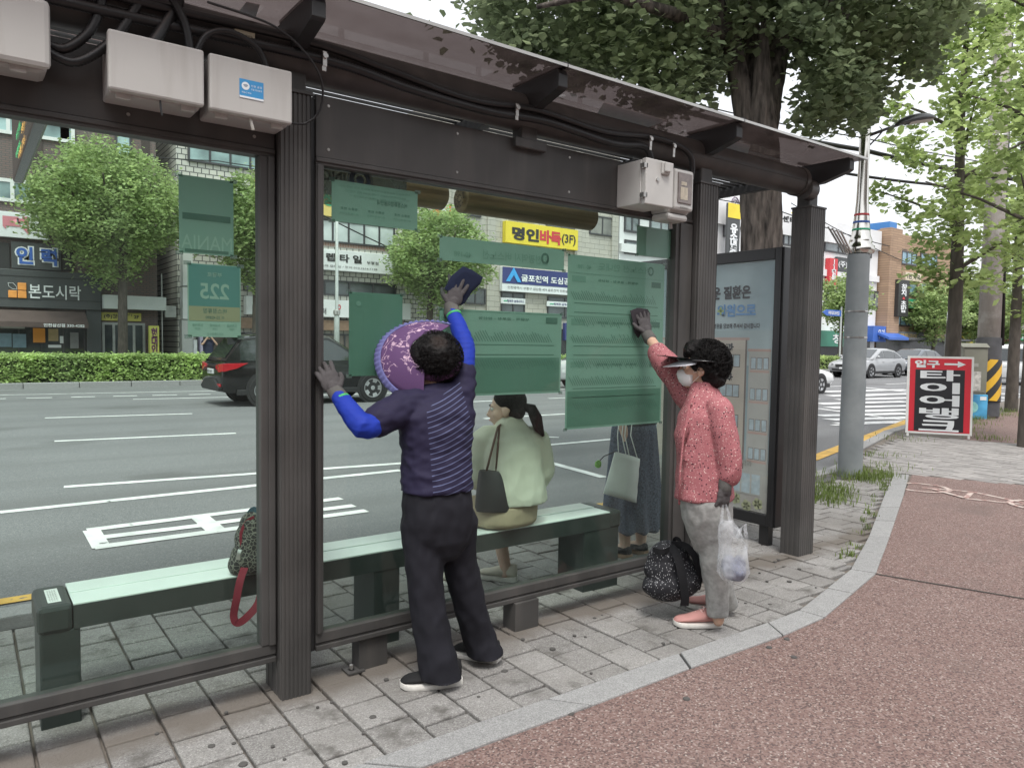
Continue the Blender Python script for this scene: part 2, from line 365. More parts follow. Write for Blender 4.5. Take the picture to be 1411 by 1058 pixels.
# pavers: every block its own raised stone, tints differ from stone to stone
pav = M('paver', (.228, .222, .212), .9, var=.16, scale=2.2, c2=(.26, .253, .242), island=.27, bump=.5, bscale=90)
speckle(pav, 230, [(0, (.13, .12, .118)), (.3, (.225, .215, .207)), (.7, (.29, .28, .267)), (.93, (.42, .41, .39))], .55)
stained(pav, .8, .48, .72, (.150, .139, .127)); stained(pav, 5, .55, .68, (.105, .098, .090))
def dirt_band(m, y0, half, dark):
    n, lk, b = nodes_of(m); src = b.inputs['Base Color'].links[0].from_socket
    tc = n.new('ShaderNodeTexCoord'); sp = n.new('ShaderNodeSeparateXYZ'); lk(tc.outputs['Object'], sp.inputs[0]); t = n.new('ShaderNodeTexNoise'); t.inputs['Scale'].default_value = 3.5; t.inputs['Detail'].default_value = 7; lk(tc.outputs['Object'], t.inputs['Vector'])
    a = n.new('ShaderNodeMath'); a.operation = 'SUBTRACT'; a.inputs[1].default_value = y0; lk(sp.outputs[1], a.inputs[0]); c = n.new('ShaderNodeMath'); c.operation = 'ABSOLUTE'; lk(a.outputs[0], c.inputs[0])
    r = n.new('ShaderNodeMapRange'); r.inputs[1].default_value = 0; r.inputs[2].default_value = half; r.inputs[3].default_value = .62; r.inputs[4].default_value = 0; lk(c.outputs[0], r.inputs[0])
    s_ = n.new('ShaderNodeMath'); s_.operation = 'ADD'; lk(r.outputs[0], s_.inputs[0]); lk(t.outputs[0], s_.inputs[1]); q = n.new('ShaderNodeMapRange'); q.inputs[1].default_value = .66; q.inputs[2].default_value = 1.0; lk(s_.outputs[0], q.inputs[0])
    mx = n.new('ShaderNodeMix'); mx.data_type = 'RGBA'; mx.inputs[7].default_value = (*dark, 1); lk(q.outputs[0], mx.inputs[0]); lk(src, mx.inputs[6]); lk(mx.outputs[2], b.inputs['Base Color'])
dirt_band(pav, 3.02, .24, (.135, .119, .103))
def edge_y(x, pl):
    for (x0, y0), (x1, y1) in zip(pl, pl[1:]):
        if x0 <= x <= x1: return y0+(y1-y0)*(x-x0)/(x1-x0)
    return pl[-1][1]
pb = MB(); dx, dy = .206, .2145
ix = 0; x = -3.0+.091
rp_ = random.Random(3)
while x < 9.3:
    y = 2.13+(dy/2 if ix % 2 else 0)
    while y < 5.03:
        y0, y1 = y+.003, y+dy-.003; lo = max(edge_y(x+.02, inner), edge_y(x+dx-.02, inner))+.004
        if y1 > lo and not (6.6 < x < 8.1 and 4.3 < y < 5.0):
            y0 = max(y0, lo); y1 = min(y1, 4.49)
            if y1-y0 > .035:
                h = rp_.uniform(-.004, .004); tx, ty = rp_.uniform(-.012, .012), rp_.uniform(-.012, .012); k = len(pb.v)
                pb.box(x+.0055, x+dx-.0055, y0+.002, y1-.002, -.05, 0)
                for i in range(k, k+8):
                    vx, vy, vz = pb.v[i]
                    if vz > -.01: pb.v[i] = (vx, vy, h+(vx-x-.1)*tx+(vy-y-.1)*ty)
        y += dy
    x += dx; ix += 1
kf = MB(); kf.box(-8, 8.4, 4.50, 4.688, -.1, -.004); tag(kf.build('kerb_fill', M('fill_asphalt', (.085, .083, .08), .95, var=.35, scale=6, bump=.9, bscale=60)), kind='structure')
tag(pb.build('pavers', pav, bevel=.006), kind='structure')
# small grey brick paving of the crossing drive
pav2 = M('drive_paver', (.27, .255, .245), .9, var=.1, scale=3, island=.16, bump=.3, bscale=80)
p2 = MB(); row = 0; y = -4.0
quad = [(9.08, 4.18), (9.5, 3.2), (9.6, -4.2), (14.3, -4.2), (13.7, 4.5), (13.37, 5.36), (13.3, 6.2), (10.7, 5.5), (9.25, 5.0)]
def inside(px_, py_, pl):
    r_ = False; j = len(pl)-1
    for i in range(len(pl)):
        if (pl[i][1] > py_) != (pl[j][1] > py_) and px_ < (pl[j][0]-pl[i][0])*(py_-pl[i][1])/(pl[j][1]-pl[i][1])+pl[i][0]: r_ = not r_
        j = i
    return r_
x = 9.0
while x < 14.4:
    y = -4+(.11 if row % 2 else 0)
    while y < 6.4:
        if inside(x+.06, y+.11, quad):
            h = rp_.uniform(-.006, .001)
            p2.box(x+.002, x+.108, y+.002, y+.218, -.04, h)
        y += .22
    x += .11; row += 1
tag(p2.build('drive_pavers', pav2), kind='structure')
# chewing-gum spots
gm = MB(); gr = random.Random(11)
for _ in range(40):
    x, y = gr.uniform(.4, 4.6), gr.uniform(2.38, 3.0)
    if y < edge_y(x, inner): continue
    r0 = gr.uniform(.006, .017); gm.lathe([(r0*gr.uniform(.8, 1.1), -.004), (r0*.92, .0035), (r0*.5, .0045)], (x, y, .0012), seg=9)
for _ in range(6): gm.lathe([(.016, 0), (.014, .005), (.004, .006)], (gr.uniform(1, 4), gr.uniform(1.5, 2.2), -.003), seg=8)
tag(gm.build('gum_spots', M('old_gum', (.075, .071, .067), .8)), kind='stuff', label='black trodden gum spots on the grey pavers', cat='gum')
# dry dirt spilled along the shelter foot and weeds in the joints
grassm = leafmat('weed_green', (.10, .15, .035), (.15, .20, .06))
wd = MB(); wr = random.Random(5)
def tuft(cx_, cy_, n, h, spread):
    for _ in range(n):
        a = wr.uniform(0, 6.28); x, y = cx_+wr.gauss(0, spread), cy_+wr.gauss(0, spread); hh = h*wr.uniform(.4, 1.1); l = wr.uniform(.2, .9)*hh; w_ = .004
        d = V((math.cos(a), math.sin(a), 0)); p = V((-d.y, d.x, 0))*w_; b = V((x, y, -.005)); mpt = b+d*l*.4+V((0, 0, hh*.75)); t = b+d*l+V((0, 0, hh))
        wd.add([b-p, b+p, mpt+p*.7, mpt-p*.7, t], [(0, 1, 2, 3), (3, 2, 4)])
for cx_, cy_, n, h, s in ((8.25, 4.35, 300, .12, .13), (8.6, 4.4, 260, .12, .14), (7.9, 4.75, 120, .10, .2), (7.1, 4.1, 260, .11, .16), (6.75, 3.95, 260, .1, .14), (7.4, 4.25, 160, .1, .15), (9.3, 4.7, 80, .08, .2), (10.3, 5.3, 90, .07, .2),
        (14.4, 5.95, 260, .08, .2), (15.4, 6.4, 420, .09, .24), (16.4, 6.65, 420, .09, .24), (17.6, 7.0, 420, .10, .24), (19.2, 7.2, 420, .10, .28), (20.5, 7.5, 340, .10, .3), (13.9, 5.2, 100, .1, .2), (12.5, 6.0, 80, .08, .3), (6.2, 4.4, 120, .1, .2), (5.7, 4.2, 90, .06, .18)):
    tuft(cx_, cy_, n, h, s)
for _ in range(40): x = wr.uniform(5, 9); tuft(x, edge_y(x, inner)+wr.uniform(.02, .1), 8, .05, .02)
tag(wd.build('weeds', grassm), label='green weeds growing in pavement joints by the grey pole', cat='weeds', kind='stuff')
# ================================================================== bus shelter
brown = M('bronze_aluminium', (.056, .0535, .0515), .5, metal=.0, var=.15, scale=3, spec=.4, c2=(.066, .0635, .0615), bump=.05, bscale=300)
brown_d = M('bronze_dark', (.026, .026, .027), .5, var=.12, scale=4, spec=.4)
streaks(brown, (9, 9, .8), .5, .8, (.088, .082, .077))
steel = M('clip_steel', (.55, .54, .52), .3, metal=.9)
blackp = M('black_plastic', (.016, .016, .017), .45, var=.2, scale=8)
cap_sh = thing('bus_shelter', 'dark brown metal bus shelter with green tinted glass walls and flat tinted roof', 'bus shelter', (1.1, 3.07, 0))
def fluted(mb, x0, x1, y0, y1, z0, z1, nf, ns):
    """post section: near face with nf ribs, left face with ns ribs"""
    pts = []
    def run(a, b, n, nrm, dep=.004):
        a, b = V(a), V(b)
        for i in range(n):
            for t, dd in ((i+.08, 0), (i+.62, 0), (i+.68, dep), (i+.94, dep)):
                p = a.lerp(b, t/n)+V(nrm)*dd; pts.append((p.x, p.y))
    run((x0, y0, 0), (x1, y0, 0), nf, (0, 1, 0)); pts.append((x1, y0))
    pts.append((x1, y1)); pts.append((x0, y1))
    run((x0, y1, 0), (x0, y0, 0), ns, (1, 0, 0), .0025)
    mb.prism([(x, y, z0) for x, y in pts], (0, 0, z1-z0))
for (x0, x1, y0, y1, zt) in ((1.037, 1.163, 2.965, 3.165, 2.49), (3.60, 3.775, 2.965, 3.165, 2.48), (4.765, 4.945, 2.95, 3.10, 2.475)):
    p = MB(); fluted(p, x0, x1, y0, y1, -.03, zt, 7, 4); po = p.build('post', brown, cap_sh)
    q = MB(); q.box(x0-.006, x1+.006, y0-.006, y1+.006, zt, zt+.012); q.build('cap', brown, po)
    nk = MB(); xm = (x0+x1)/2; nk.box(xm-.055, xm+.055, 2.99, 3.09, zt+.012, 2.62); nk.build('neck', brown, po, bevel=.01)
tb = MB(); tb.lathe([(.0, -2.0), (.092, -2.0), (.092, 4.70), (.0, 4.70)], (0, 3.04, 2.655), 'x', 32); 
for k in range(3): tb.box(-2, 4.7, 2.9435+k*.004, 2.95, 2.64+k*.012, 2.645+k*.012)
tbo = tb.build('tube_beam', brown, cap_sh, smooth=True, auto=True)
cl = MB(); cl.lathe([(.06, 4.70), (.1, 4.70), (.1, 4.74), (.06, 4.74)], (0, 3.04, 2.655), 'x', 32); cl.lathe([(0, 4.74), (.07, 4.74), (.07, 4.83), (.062, 4.84), (0, 4.84)], (0, 3.0, 2.60), 'x', 28); cl.build('end_cap', brown, tbo, smooth=True, auto=True)
for bx in (-.2, 1.10, 2.30, 3.64, 4.87):
    b = MB(); w_ = .028
    b.prism([(bx-w_, 3.10, 2.785), (bx-w_, 2.735, 2.785), (bx-w_, 2.725, 2.76), (bx-w_, 2.725, 2.705), (bx-w_, 2.74, 2.695), (bx-w_, 2.93, 2.645), (bx-w_, 3.10, 2.64)], (w_*2, 0, 0))
    b.build('bracket', brown_d, cap_sh, bevel=.003)
b = MB(); b.box(2.26, 2.36, 2.99, 3.07, 2.49, 2.62); b.box(2.22, 2.42, 2.985, 3.02, 2.47, 2.52); b.build('clamp', brown, cap_sh, bevel=.006)
# tinted roof sheets (near half)
def tintmat(name, tcol, dcol, fac):
    m = glassmat(name, tcol, 1.0, 0); n, lk = m.node_tree.nodes, m.node_tree.links.new; o = [x for x in n if x.type == 'OUTPUT_MATERIAL'][0]
    src = o.inputs[0].links[0].from_socket; tl = n.new('ShaderNodeBsdfTranslucent'); tl.inputs[0].default_value = (*dcol, 1); mx = n.new('ShaderNodeMixShader'); mx.inputs[0].default_value = fac
    t = n.new('ShaderNodeTexNoise'); t.inputs['Scale'].default_value = 7; t.inputs['Detail'].default_value = 7; tc = n.new('ShaderNodeTexCoord'); lk(tc.outputs['Object'], t.inputs['Vector'])
    r = n.new('ShaderNodeMapRange'); r.inputs[1].default_value = .35; r.inputs[2].default_value = .75; r.inputs[3].default_value = fac*.5; r.inputs[4].default_value = fac*1.6; lk(t.outputs[0], r.inputs[0]); lk(r.outputs[0], mx.inputs[0])
    lk(src, mx.inputs[1]); lk(tl.outputs[0], mx.inputs[2]); lk(mx.outputs[0], o.inputs[0]); return m
rooft = tintmat('roof_tint', (.40, .36, .35), (.12, .10, .097), .2)
edges = [-2.0, 1.10, 2.30, 3.64, 5.02]
alu = M('edge_aluminium', (.5, .49, .47), .35, metal=.8)
for a, b in zip(edges, edges[1:]):
    s = MB(); s.box(a+.004, b-.004, 2.700, 3.16, 2.789, 2.797); r0 = s.build('roof_panel', rooft, cap_sh)
    s = MB(); s.box(a+.004, b-.004, 2.692, 2.7, 2.786, 2.80); s.build('trim', alu, r0)
    if a > -1: s = MB(); s.box(a-.02, a+.02, 2.70, 3.1, 2.797, 2.81); s.build('joint_bar', brown_d, r0)
# thin pale grey plates just under the roof sheets
pale_m = M('pale_grey', (.5, .5, .52), .5, var=.1, scale=30)
def roofquad(pts, mat, nm, z=2.7875):
    q = [G(x, y, 2.789) for x, y in pts]; q = [V((p.x, p.y, z)) for p in q]
    s = MB(); s.prism(q, (0, 0, -.0015)); return s.build(nm, mat, cap_sh)
roofquad([(832, 141), (919, 166), (893, 175), (823, 156)], pale_m, 'pale_plate'); roofquad([(1006, 192), (1034, 200), (1030, 213), (990, 202)], pale_m, 'pale_plate'); roofquad([(340, 2), (358, 6), (352, 24), (328, 17)], pale_m, 'pale_plate')
# far half: louvres and fascia on the road side
lv = MB()
for k in range(26):
    y = 3.18+k*.062; lv.box(-2, 4.85, y, y+.036, 2.735, 2.742)
lv.build('louvre', brown_d, cap_sh)
fa = MB(); fa.box(4.845, 4.895, 3.1, 4.85, 2.67, 2.775); fa.box(-2, 4.845, 4.8, 4.85, 2.67, 2.775)
for x in (-.2, 1.1, 2.3, 3.64): fa.box(x-.03, x+.03, 3.12, 4.8, 2.66, 2.732)
fa.build('fascia', brown_d, cap_sh, bevel=.004)
# glazed walls
glass = glassmat('green_glass', (.905, .968, .938), .5, .006)
def bay(x0, x1, gx0, gx1):
    f = MB(); y0, y1 = 3.015, 3.085
    f.box(x0, x1, y0+.012, y1, .15, .180); f.box(x0, x1, y0, y0+.0119, .150, .172); f.box(x0, x1, y0+.006, y1, .182, .226)
    f.box(x0, x1, y0+.004, y1, 2.232, 2.262); f.box(x0, x1, y0-.004, y0+.0039, 2.244, 2.262)
    f.box(x0, gx0, y0+.002, y1-.001, .2262, 2.2318); f.box(gx1, x1, y0+.002, y1-.001, .2262, 2.2318)
    f.box(gx1+.03, x1-.004, y0-.008, y0+.0019, .2262, 2.2318); f.box(x0+.004, gx0-.012, y0-.006, y0+.0019, .2262, 2.2318)
    fo = f.build('window_frame', brown, cap_sh, bevel=.003)
    s = MB(); s.box(gx0, gx1, 3.046, 3.054, .226, 2.232); s.build('glass_pane', glass, cap_sh)
    h = MB(); h.box(x0, x1, 3.018, 3.075, 2.2625, 2.52); h.build('header_panel', brown, cap_sh, bevel=.004)
bay(-1.4, 1.032, -1.3, .972); bay(1.205, 3.595, 1.24, 3.452)
gp = MB(); gp.box(1.164, 1.204, 3.03, 3.10, .15, 2.5); gp.box(1.0325, 1.0365, 3.03, 3.10, .15, 2.5); gp.build('filler_strip', blackp, cap_sh)
ft = MB(); ft.box(2.275, 2.43, 3.0, 3.11, -.02, .1495); ft.build('foot', brown, cap_sh, bevel=.003)
ft = MB(); ft.box(1.42, 1.56, 3.04, 3.12, -.02, .1495); ft.box(1.36, 1.44, 3.02, 3.10, 0, .008); fo = ft.build('foot', brown, cap_sh)
bo = MB(); bo.lathe([(0, .03), (.009, .03), (.009, .008), (.016, .008), (.016, .003)], (1.39, 3.06, 0), seg=6); bo.build('bolt', steel, fo)
for x in (-.9, .5, .95, 1.26, 1.9, 2.6, 3.3, 3.55):
    for z in (2.30, 2.48): sc_b = MB(); sc_b.lathe([(0, -.003), (.006, -.003), (.007, 0)], (x, 3.018, z), 'y', 8); sc_b.build('screw', steel, cap_sh)
# hanging brown cylinders under the far roof (heater housings)
bronze = M('heater_bronze', (.17, .13, .075), .38, metal=.55, var=.3, scale=2, stretch=(.4, 12, 12), c2=(.26, .20, .11))
for (a, b, lb) in ((2.285, 3.30, 'long bronze cylinder heater hanging behind the large timetable poster'), (1.45, 2.18, 'shorter bronze cylinder heater hanging behind the lettered film')):
    t = thing('cylinder_heater', lb, 'heater', ((a+b)/2, 3.6, 2.31), group='cylinder heaters under the shelter roof')
    s = MB(); s.lathe([(0, a), (.062, a), (.078, a+.012), (.078, b-.012), (.062, b), (0, b)], (0, 3.6, 2.31), 'x', 26); bo_ = s.build('housing', bronze, t, smooth=True, auto=True)
    e_ = MB()
    for k in range(10):
        for rr in (.02, .045): e_.ball((a-.001, 3.6+rr*math.cos(k*.63), 2.31+rr*math.sin(k*.63)), .0035, 6, 4)
    e_.build('vent_hole', blackp, bo_)
    for x in (a+.12, b-.12): h = MB(); h.box(x-.012, x+.012, 3.59, 3.61, 2.38, 2.69); h.build('hanger', brown_d, t)
# bus information display at the left, its face turned along the shelter
t = thing('bus_display', 'black hanging bus information display with orange and green lit text', 'display', (.25, 3.9, 2.3))
dsp = MB(); zb = 2.30; xs = .234
dsp.box(xs, xs+.05, 3.30, 4.75, zb, 2.70); dsp.build('housing', M('display_black', (.012, .014, .015), .15, spec=.6, var=.2), t, bevel=.012)
em = {}
def emit(nm, c, s):
    m = bpy.data.materials.new(nm); m.use_nodes = True; b = m.node_tree.nodes['Principled BSDF']; b.inputs['Base Color'].default_value = (*c, 1); b.inputs['Emission Color'].default_value = (*c, 1); b.inputs['Emission Strength'].default_value = s; return m
org, grn = emit('led_orange', (1, .5, .12), .9), emit('led_green', (.1, .8, .3), .6)
for i, (s_, zc, yc, mt, wd_) in enumerate((('진입중 560', 2.49, 3.75, org, .34), ('삼산동', 2.45, 4.2, grn, .3), ('5분 10-1', 2.40, 3.8, org, .34), ('부평역', 2.37, 4.25, grn, .3), ('12분 721', 2.335, 4.0, org, .4))):
    text_mesh('led_text', s_, mt, (xs-.001, yc, zc), (0, -1, 0), (0, 0, 1), w=wd_, h=.032, parent=t, lift=.002, bold=.01)
# ================================================================== posters on the glass (we see their backs)
def papermat(nm, c): 
    m = M(nm, c, .8, var=.03, scale=3); n, lk, b = nodes_of(m); o = n['Material Output']; tl = n.new('ShaderNodeBsdfTranslucent'); tl.inputs[0].default_value = (*c, 1)
    mx = n.new('ShaderNodeMixShader'); mx.inputs[0].default_value = .3; lk(b.outputs[0], mx.inputs[1]); lk(tl.outputs[0], mx.inputs[2]); lk(mx.outputs[0], o.inputs[0]); return m
pg1, pg2, pg3 = papermat('sheet_green', (.265, .405, .345)), papermat('sheet_deep', (.13, .25, .195)), papermat('sheet_teal', (.12, .28, .265))
pgl, pgo = papermat('sheet_pale', (.36, .50, .43)), papermat('sheet_ochre', (.38, .37, .24))
ink, inkd, inkw = papermat('ink_bleed', (.20, .34, .28)), papermat('ink_dark', (.105, .20, .16)), papermat('ink_pale', (.36, .50, .43))
YP = 3.060
tapem = tintmat('clear_tape', (.85, .9, .88), (.5, .55, .52), .35)
def poster(x0, x1, z0, z1, label, mat=pg1, rot=0, border=None, y=YP):
    o = MB(); o.box(x0, x1, y, y+.0016, z0, z1); ob = o.build('notice_sheet', mat); tag(ob, label, 'notice', 'notices taped behind the shelter glass')
    for cx_ in (x0, x1):
        for cz_ in (z0, z1): t_ = MB(); t_.box(cx_-.014, cx_+.014, y-.0012, y-.0006, cz_-.008, cz_+.008); t_.build('tape', tapem, ob)
    return ob
def sub(par, x0, x1, z0, z1, mat, nm='printed_band', k=1):
    o = MB(); o.box(x0, x1, YP-.0006*k-.0004, YP-.0006*k, z0, z1); return o.build(nm, mat, par)
def rtext(par, s, x, z, w_=None, h_=None, mat=ink, bold=.01, k=3): return text_mesh('lettering', s, mat, (x, YP-.0006*k, z), (-1, 0, 0), (0, 0, 1), w=w_, h=h_, parent=par, bold=bold, lift=0.0002)
a, b = PY(258, 362, 3.06), PY(332, 465, 3.06)
p = poster(a.x, b.x, b.z, a.z, 'teal and ochre notice with mirrored number 225 behind the left pane', pgl)
sub(p, a.x+.004, b.x-.004, a.z-.165, a.z-.003, pg3); sub(p, a.x+.004, b.x-.004, a.z-.222, a.z-.165, pgo); xm = (a.x+b.x)/2
rtext(p, '225', xm, a.z-.105, .11, .062, inkw, .02); rtext(p, '부평로', xm, a.z-.04, .055, .018, inkw); rtext(p, '버스정류장', xm, a.z-.182, .09, .02, inkd); rtext(p, 'ㅁ 32-42890', xm, a.z-.208, .07, .011, inkd)
for dx_ in (-.065, 0, .065): rtext(p, '도화마을', xm+dx_, a.z-.238, .04, .011, ink); rtext(p, '32분', xm+dx_, a.z-.252, .02, .008, ink)
rtext(p, '인천교통공사 O', xm, a.z-.272, .06, .009, ink)
a, b = PY(246, 240, 3.06), PY(322, 354, 3.06)
p = poster(a.x, b.x, b.z, a.z, 'pale green notice with mirrored MANIA lettering high in the left pane', pg1)
rtext(p, 'MANIA', (a.x+b.x)/2, b.z+.045, .19, .055, inkw, 0)
sub(p, a.x+.012, b.x-.012, b.z+.13, b.z+.155, inkd); sub(p, a.x+.02, b.x-.02, b.z+.006, b.z+.018, inkd)
a, b = PY(457, 258, 3.06), PY(575, 318, 3.06)
p = poster(a.x, b.x, b.z, PY(457, 247, 3.06).z, 'small wide notice with fine mirrored text at the top left of the middle pane', pg1)
xm = (a.x+b.x)/2
rtext(p, '버스정류장이용안내', xm+.08, b.z+.105, .15, .022, inkd)
for k in range(3): rtext(p, '인천광역시 버스정류소 시설물 관리에 협조 바랍니다', xm, b.z+.155-k*.018, .34-.04*k, .009, ink)
for dx_ in (-.13, 0, .13): rtext(p, '정류소 번호', xm+dx_, b.z+.06, .08, .011, inkd); rtext(p, '40-198 문의전화', xm+dx_, b.z+.04, .09, .009, ink)
a, b = PY(606, 325, 3.06), PY(777, 350, 3.06)
p = poster(a.x, PY(777, 372, 3.06).x, PY(606, 358, 3.06).z, a.z, 'long narrow green header notice above the cleaning cloth', pg1)
xm = (a.x+b.x)/2; zc = (a.z+PY(606, 358, 3.06).z)/2
rtext(p, '인천광역시 버스노선', xm+.07, zc-.01, .42, .045, ink); rtext(p, '40-198', a.x+.13, zc-.02, .1, .026, ink); rtext(p, 'O', b.x-.13, zc, .055, .06, inkd, .03)
a, b = PY(481, 402, 3.06), PY(554, 517, 3.06)
p = poster(a.x, b.x, b.z, a.z, 'plain dark green notice beside the purple sun hat', pg2)
s = MB(); s.lathe([(.0, 0), (.012, 0), (.012, -.0006), (0, -.0006)], (a.x+.045, YP-.001, a.z-.05), 'y', 16); s.build('tape_mark', ink, p)
def timetable(x0, x1, z0, z1, label, bands, foot):
    p = poster(x0, x1, z0, z1, label, pg1); w_ = x1-x0
    sub(p, x0+.012, x1-.012, z0+.012, z0+foot, pg2, 'blank_panel')
    rows = MB(); rr = random.Random(int(x0*100)); lab = MB()
    for zt in bands:
        sub(p, x0+.01, x1-.01, zt+.002, zt+.005, ink, 'rule')
        sub(p, x0+.03, x0+.13, zt-.045, zt-.012, ink, 'route_box')
        sub(p, x1-.11, x1-.03, zt-.045, zt-.012, inkd, 'route_box')
        rtext(p, '부평역 - 굴포천 - 삼산동', (x0+x1)/2, zt-.028, w_*.42, .014, inkd)
        for zz in (zt-.155, zt-.225): 
            n = int(w_/.0165)
            for i in range(3, n-3):
                x = x0+i*.0165; l = rr.uniform(.025, .055); top = zz > zt-.2
                zs = zz+.012 if top else zz-.012; d = l if top else -l
                q = [(x, YP-.002, zs), (x+.0035, YP-.002, zs), (x+.0035-d*.65, YP-.002, zs+d), (x-d*.65, YP-.002, zs+d)]
                rows.add(q, [(0, 1, 2, 3)])
        sub(p, x0+.05, x1-.05, zt-.162, zt-.1585, inkd, 'rule'); sub(p, x0+.05, x1-.05, zt-.212, zt-.2085, inkd, 'rule')
    o = rows.build('lettering', inkd, p); return p
a, b, c = PY(606, 422, 3.06), PY(772, 541, 3.06), PY(606, 533, 3.06)
timetable(a.x, b.x, b.z, a.z-.01, 'wide green bus timetable above the seated woman with ponytail', [a.z-.02], .19)
a, b = PY(783, 350, 3.06), PY(910, 585, 3.06)
p7 = timetable(a.x, b.x, 1.028, a.z, 'tall green bus timetable touched by the gloved hand of the woman in pink', [a.z-.1, a.z-.335, a.z-.57], .21)
rtext(p7, '버스노선 안내도', (a.x+b.x)/2+.05, a.z-.05, .42, .04, ink); rtext(p7, '40-198', a.x+.12, a.z-.06, .1, .022, ink); rtext(p7, 'O', b.x-.12, a.z-.05, .05, .055, inkd, .03)
a, b = PY(878, 312, 3.06), PY(925, 348, 3.06)
poster(a.x, b.x-.01, 2.02, 2.19, 'blank green slip at the top right corner of the middle pane', pg1)
# grey film with a seal near the top of the middle pane
film = tintmat('grey_film', (.62, .66, .64), (.3, .33, .31), .3)
o = MB(); a = PY(444, 235, 3.07); b = PY(560, 265, 3.07); o.box(1.242, b.x, 3.068, 3.0695, 2.08, 2.229); fo = o.build('film_sheet', film)
tag(fo, 'grey translucent film with round dark seal and partial mirrored ING letters', 'film')
sl_ = MB(); c = PY(497, 243, 3.062)
def ring_(mb, cx_, cz_, r0, r1, y_, n=36):
    vs = [(cx_+r*math.cos(2*math.pi*i/n), y_, cz_+r*math.sin(2*math.pi*i/n)) for r in (r0, r1) for i in range(n)]
    mb.add(vs, [(i, (i+1) % n, n+(i+1) % n, n+i) for i in range(n)])
ring_(sl_, c.x, 2.205, .03, .052, 3.0675); ring_(sl_, c.x, 2.205, .056, .06, 3.0675); ring_(sl_, c.x, 2.205, .0, .018, 3.0675)
sl_.build('seal', M('seal_ink', (.012, .02, .045), .7), fo)
text_mesh('lettering', 'ING', M('film_letter', (.2, .2, .12), .7), (1.305, 3.0668, 2.205), (-1, 0, 0), (0, 0, 1), w=.11, h=.045, parent=fo, bold=.03)
# ================================================================== bench, ad panel, boxes, cables
t = thing('bench', 'long bench with pale top and dark ends behind the shelter glass', 'bench', (1.75, 3.4, 0))
pale = M('bench_top', (.74, .79, .76), .28, var=.05, scale=3, spec=.6)
bdark = M('bench_dark', (.035, .042, .04), .4, var=.15, scale=5)
s = MB(); s.box(.325, 3.19, 3.256, 3.535, .4605, .468); s.box(.325, 3.19, 3.40, 3.535, .468, .472); s.build('seat', pale, t, bevel=.002)
s = MB(); s.box(.325, 3.19, 3.252, 3.53, .37, .4603); s.build('seat_frame', bdark, t)
for a, b in ((.205, .3248), (3.1902, 3.285)):
    s = MB(); s.box(a, b, 3.25, 3.54, .36, .472); s.build('end_cap', bdark, t, bevel=.02)
for a, b in ((.212, .348), (1.60, 1.74), (2.98, 3.27)):
    s = MB(); s.box(a, b, 3.258, 3.50, -.02, .3698); s.build('leg', bdark, t, bevel=.006)
stk = M('paper_white', (.7, .7, .68), .6, var=.03)
inkb = M('ink_black', (.02, .02, .02), .7)
s = MB(); s.box(.245, .29, 3.30, 3.48, .4722, .4732); q = s.build('sticker', stk, t)
for k in range(4): text_mesh('lettering', '이 의자는 시민 여러분의 것입니다', inkb, (.254+k*.008, 3.39, .4734), (0, 1, 0), (-1, 0, 0), w=.15, h=.005, parent=q, lift=.0003)
# --- advertising panel at the end of the shelter
t = thing('advertising_panel', 'tall lit advertising panel with hospital poster beside the woman in pink', 'advertising panel', (4.88, 3.9, .15))
blk = M('panel_black', (.018, .018, .019), .3, var=.1, spec=.5)
Ya, Yb, za, zb = 3.19, 4.62, .15, 2.228
f = MB()
f.box(4.825, 4.94, Ya, Ya+.075, za, zb); f.box(4.825, 4.94, Yb-.09, Yb, za, zb); f.box(4.826, 4.939, Ya+.0752, Yb-.0902, zb-.085, zb); f.box(4.826, 4.939, Ya+.0752, Yb-.0902, za, za+.085); f.box(4.88, 4.92, Ya+.076, Yb-.091, za+.086, zb-.086)
f.box(4.815, 4.8248, Ya+.01, Ya+.03, za, zb); f.build('frame', blk, t, bevel=.004)
for yy in (3.3, 4.5): s = MB(); s.box(4.85, 4.91, yy-.04, yy+.04, -.02, .1498); s.build('foot', blk, t)
XP = 4.852; y0, y1, z0, z1 = Ya+.077, Yb-.092, za+.087, zb-.087
skyp = M('poster_sky', (.30, .42, .48), .5, var=.15, scale=1.5, c2=(.42, .52, .56))
pz = MB(); pz.box(XP, XP+.002, y0, y1, z0, z1); po = pz.build('poster', skyp, t)
def pq(ya, yb, z_a, z_b, mat, k=1, nm='print_area', par=None):
    o = MB(); o.box(XP-.0008*k, XP-.0008*k+.0005, ya, yb, z_a, z_b); return o.build(nm, mat, par or po)
def ptext(s_, y, z, w_, h_, mat, bold=.02, k=6): return text_mesh('lettering', s_, mat, (XP-.0008*k, y, z), (0, -1, 0), (0, 0, 1), w=w_, h=h_, parent=po, bold=bold, lift=.0003)
cream, cream2, rose = M('print_cream', (.60, .54, .47), .6, var=.06), M('print_grey', (.50, .50, .48), .6, var=.06), M('print_rose', (.55, .40, .36), .6, var=.06)
pwin, pline, pgreen, pblue, pnavy = M('print_window', (.48, .58, .64), .5, var=.15, scale=20), M('print_line', (.22, .18, .17), .7), M('print_leaf', (.42, .55, .22), .7), M('print_blue', (.14, .32, .62), .6), M('print_dark', (.03, .03, .04), .6)
pmist = M('print_mist', (.42, .52, .55), .6, var=.1, scale=2)
pq(y0, y1, 1.35, 1.62, pmist); pq(y0, y1, z0, .62, M('print_ground', (.52, .47, .45), .6, var=.25, scale=3, c2=(.45, .47, .45)))
pq(3.50, 4.4, .55, 1.55, cream, 2); pq(3.48, 4.42, 1.545, 1.565, rose, 3); pq(3.50, 3.515, .55, 1.55, pline, 3)
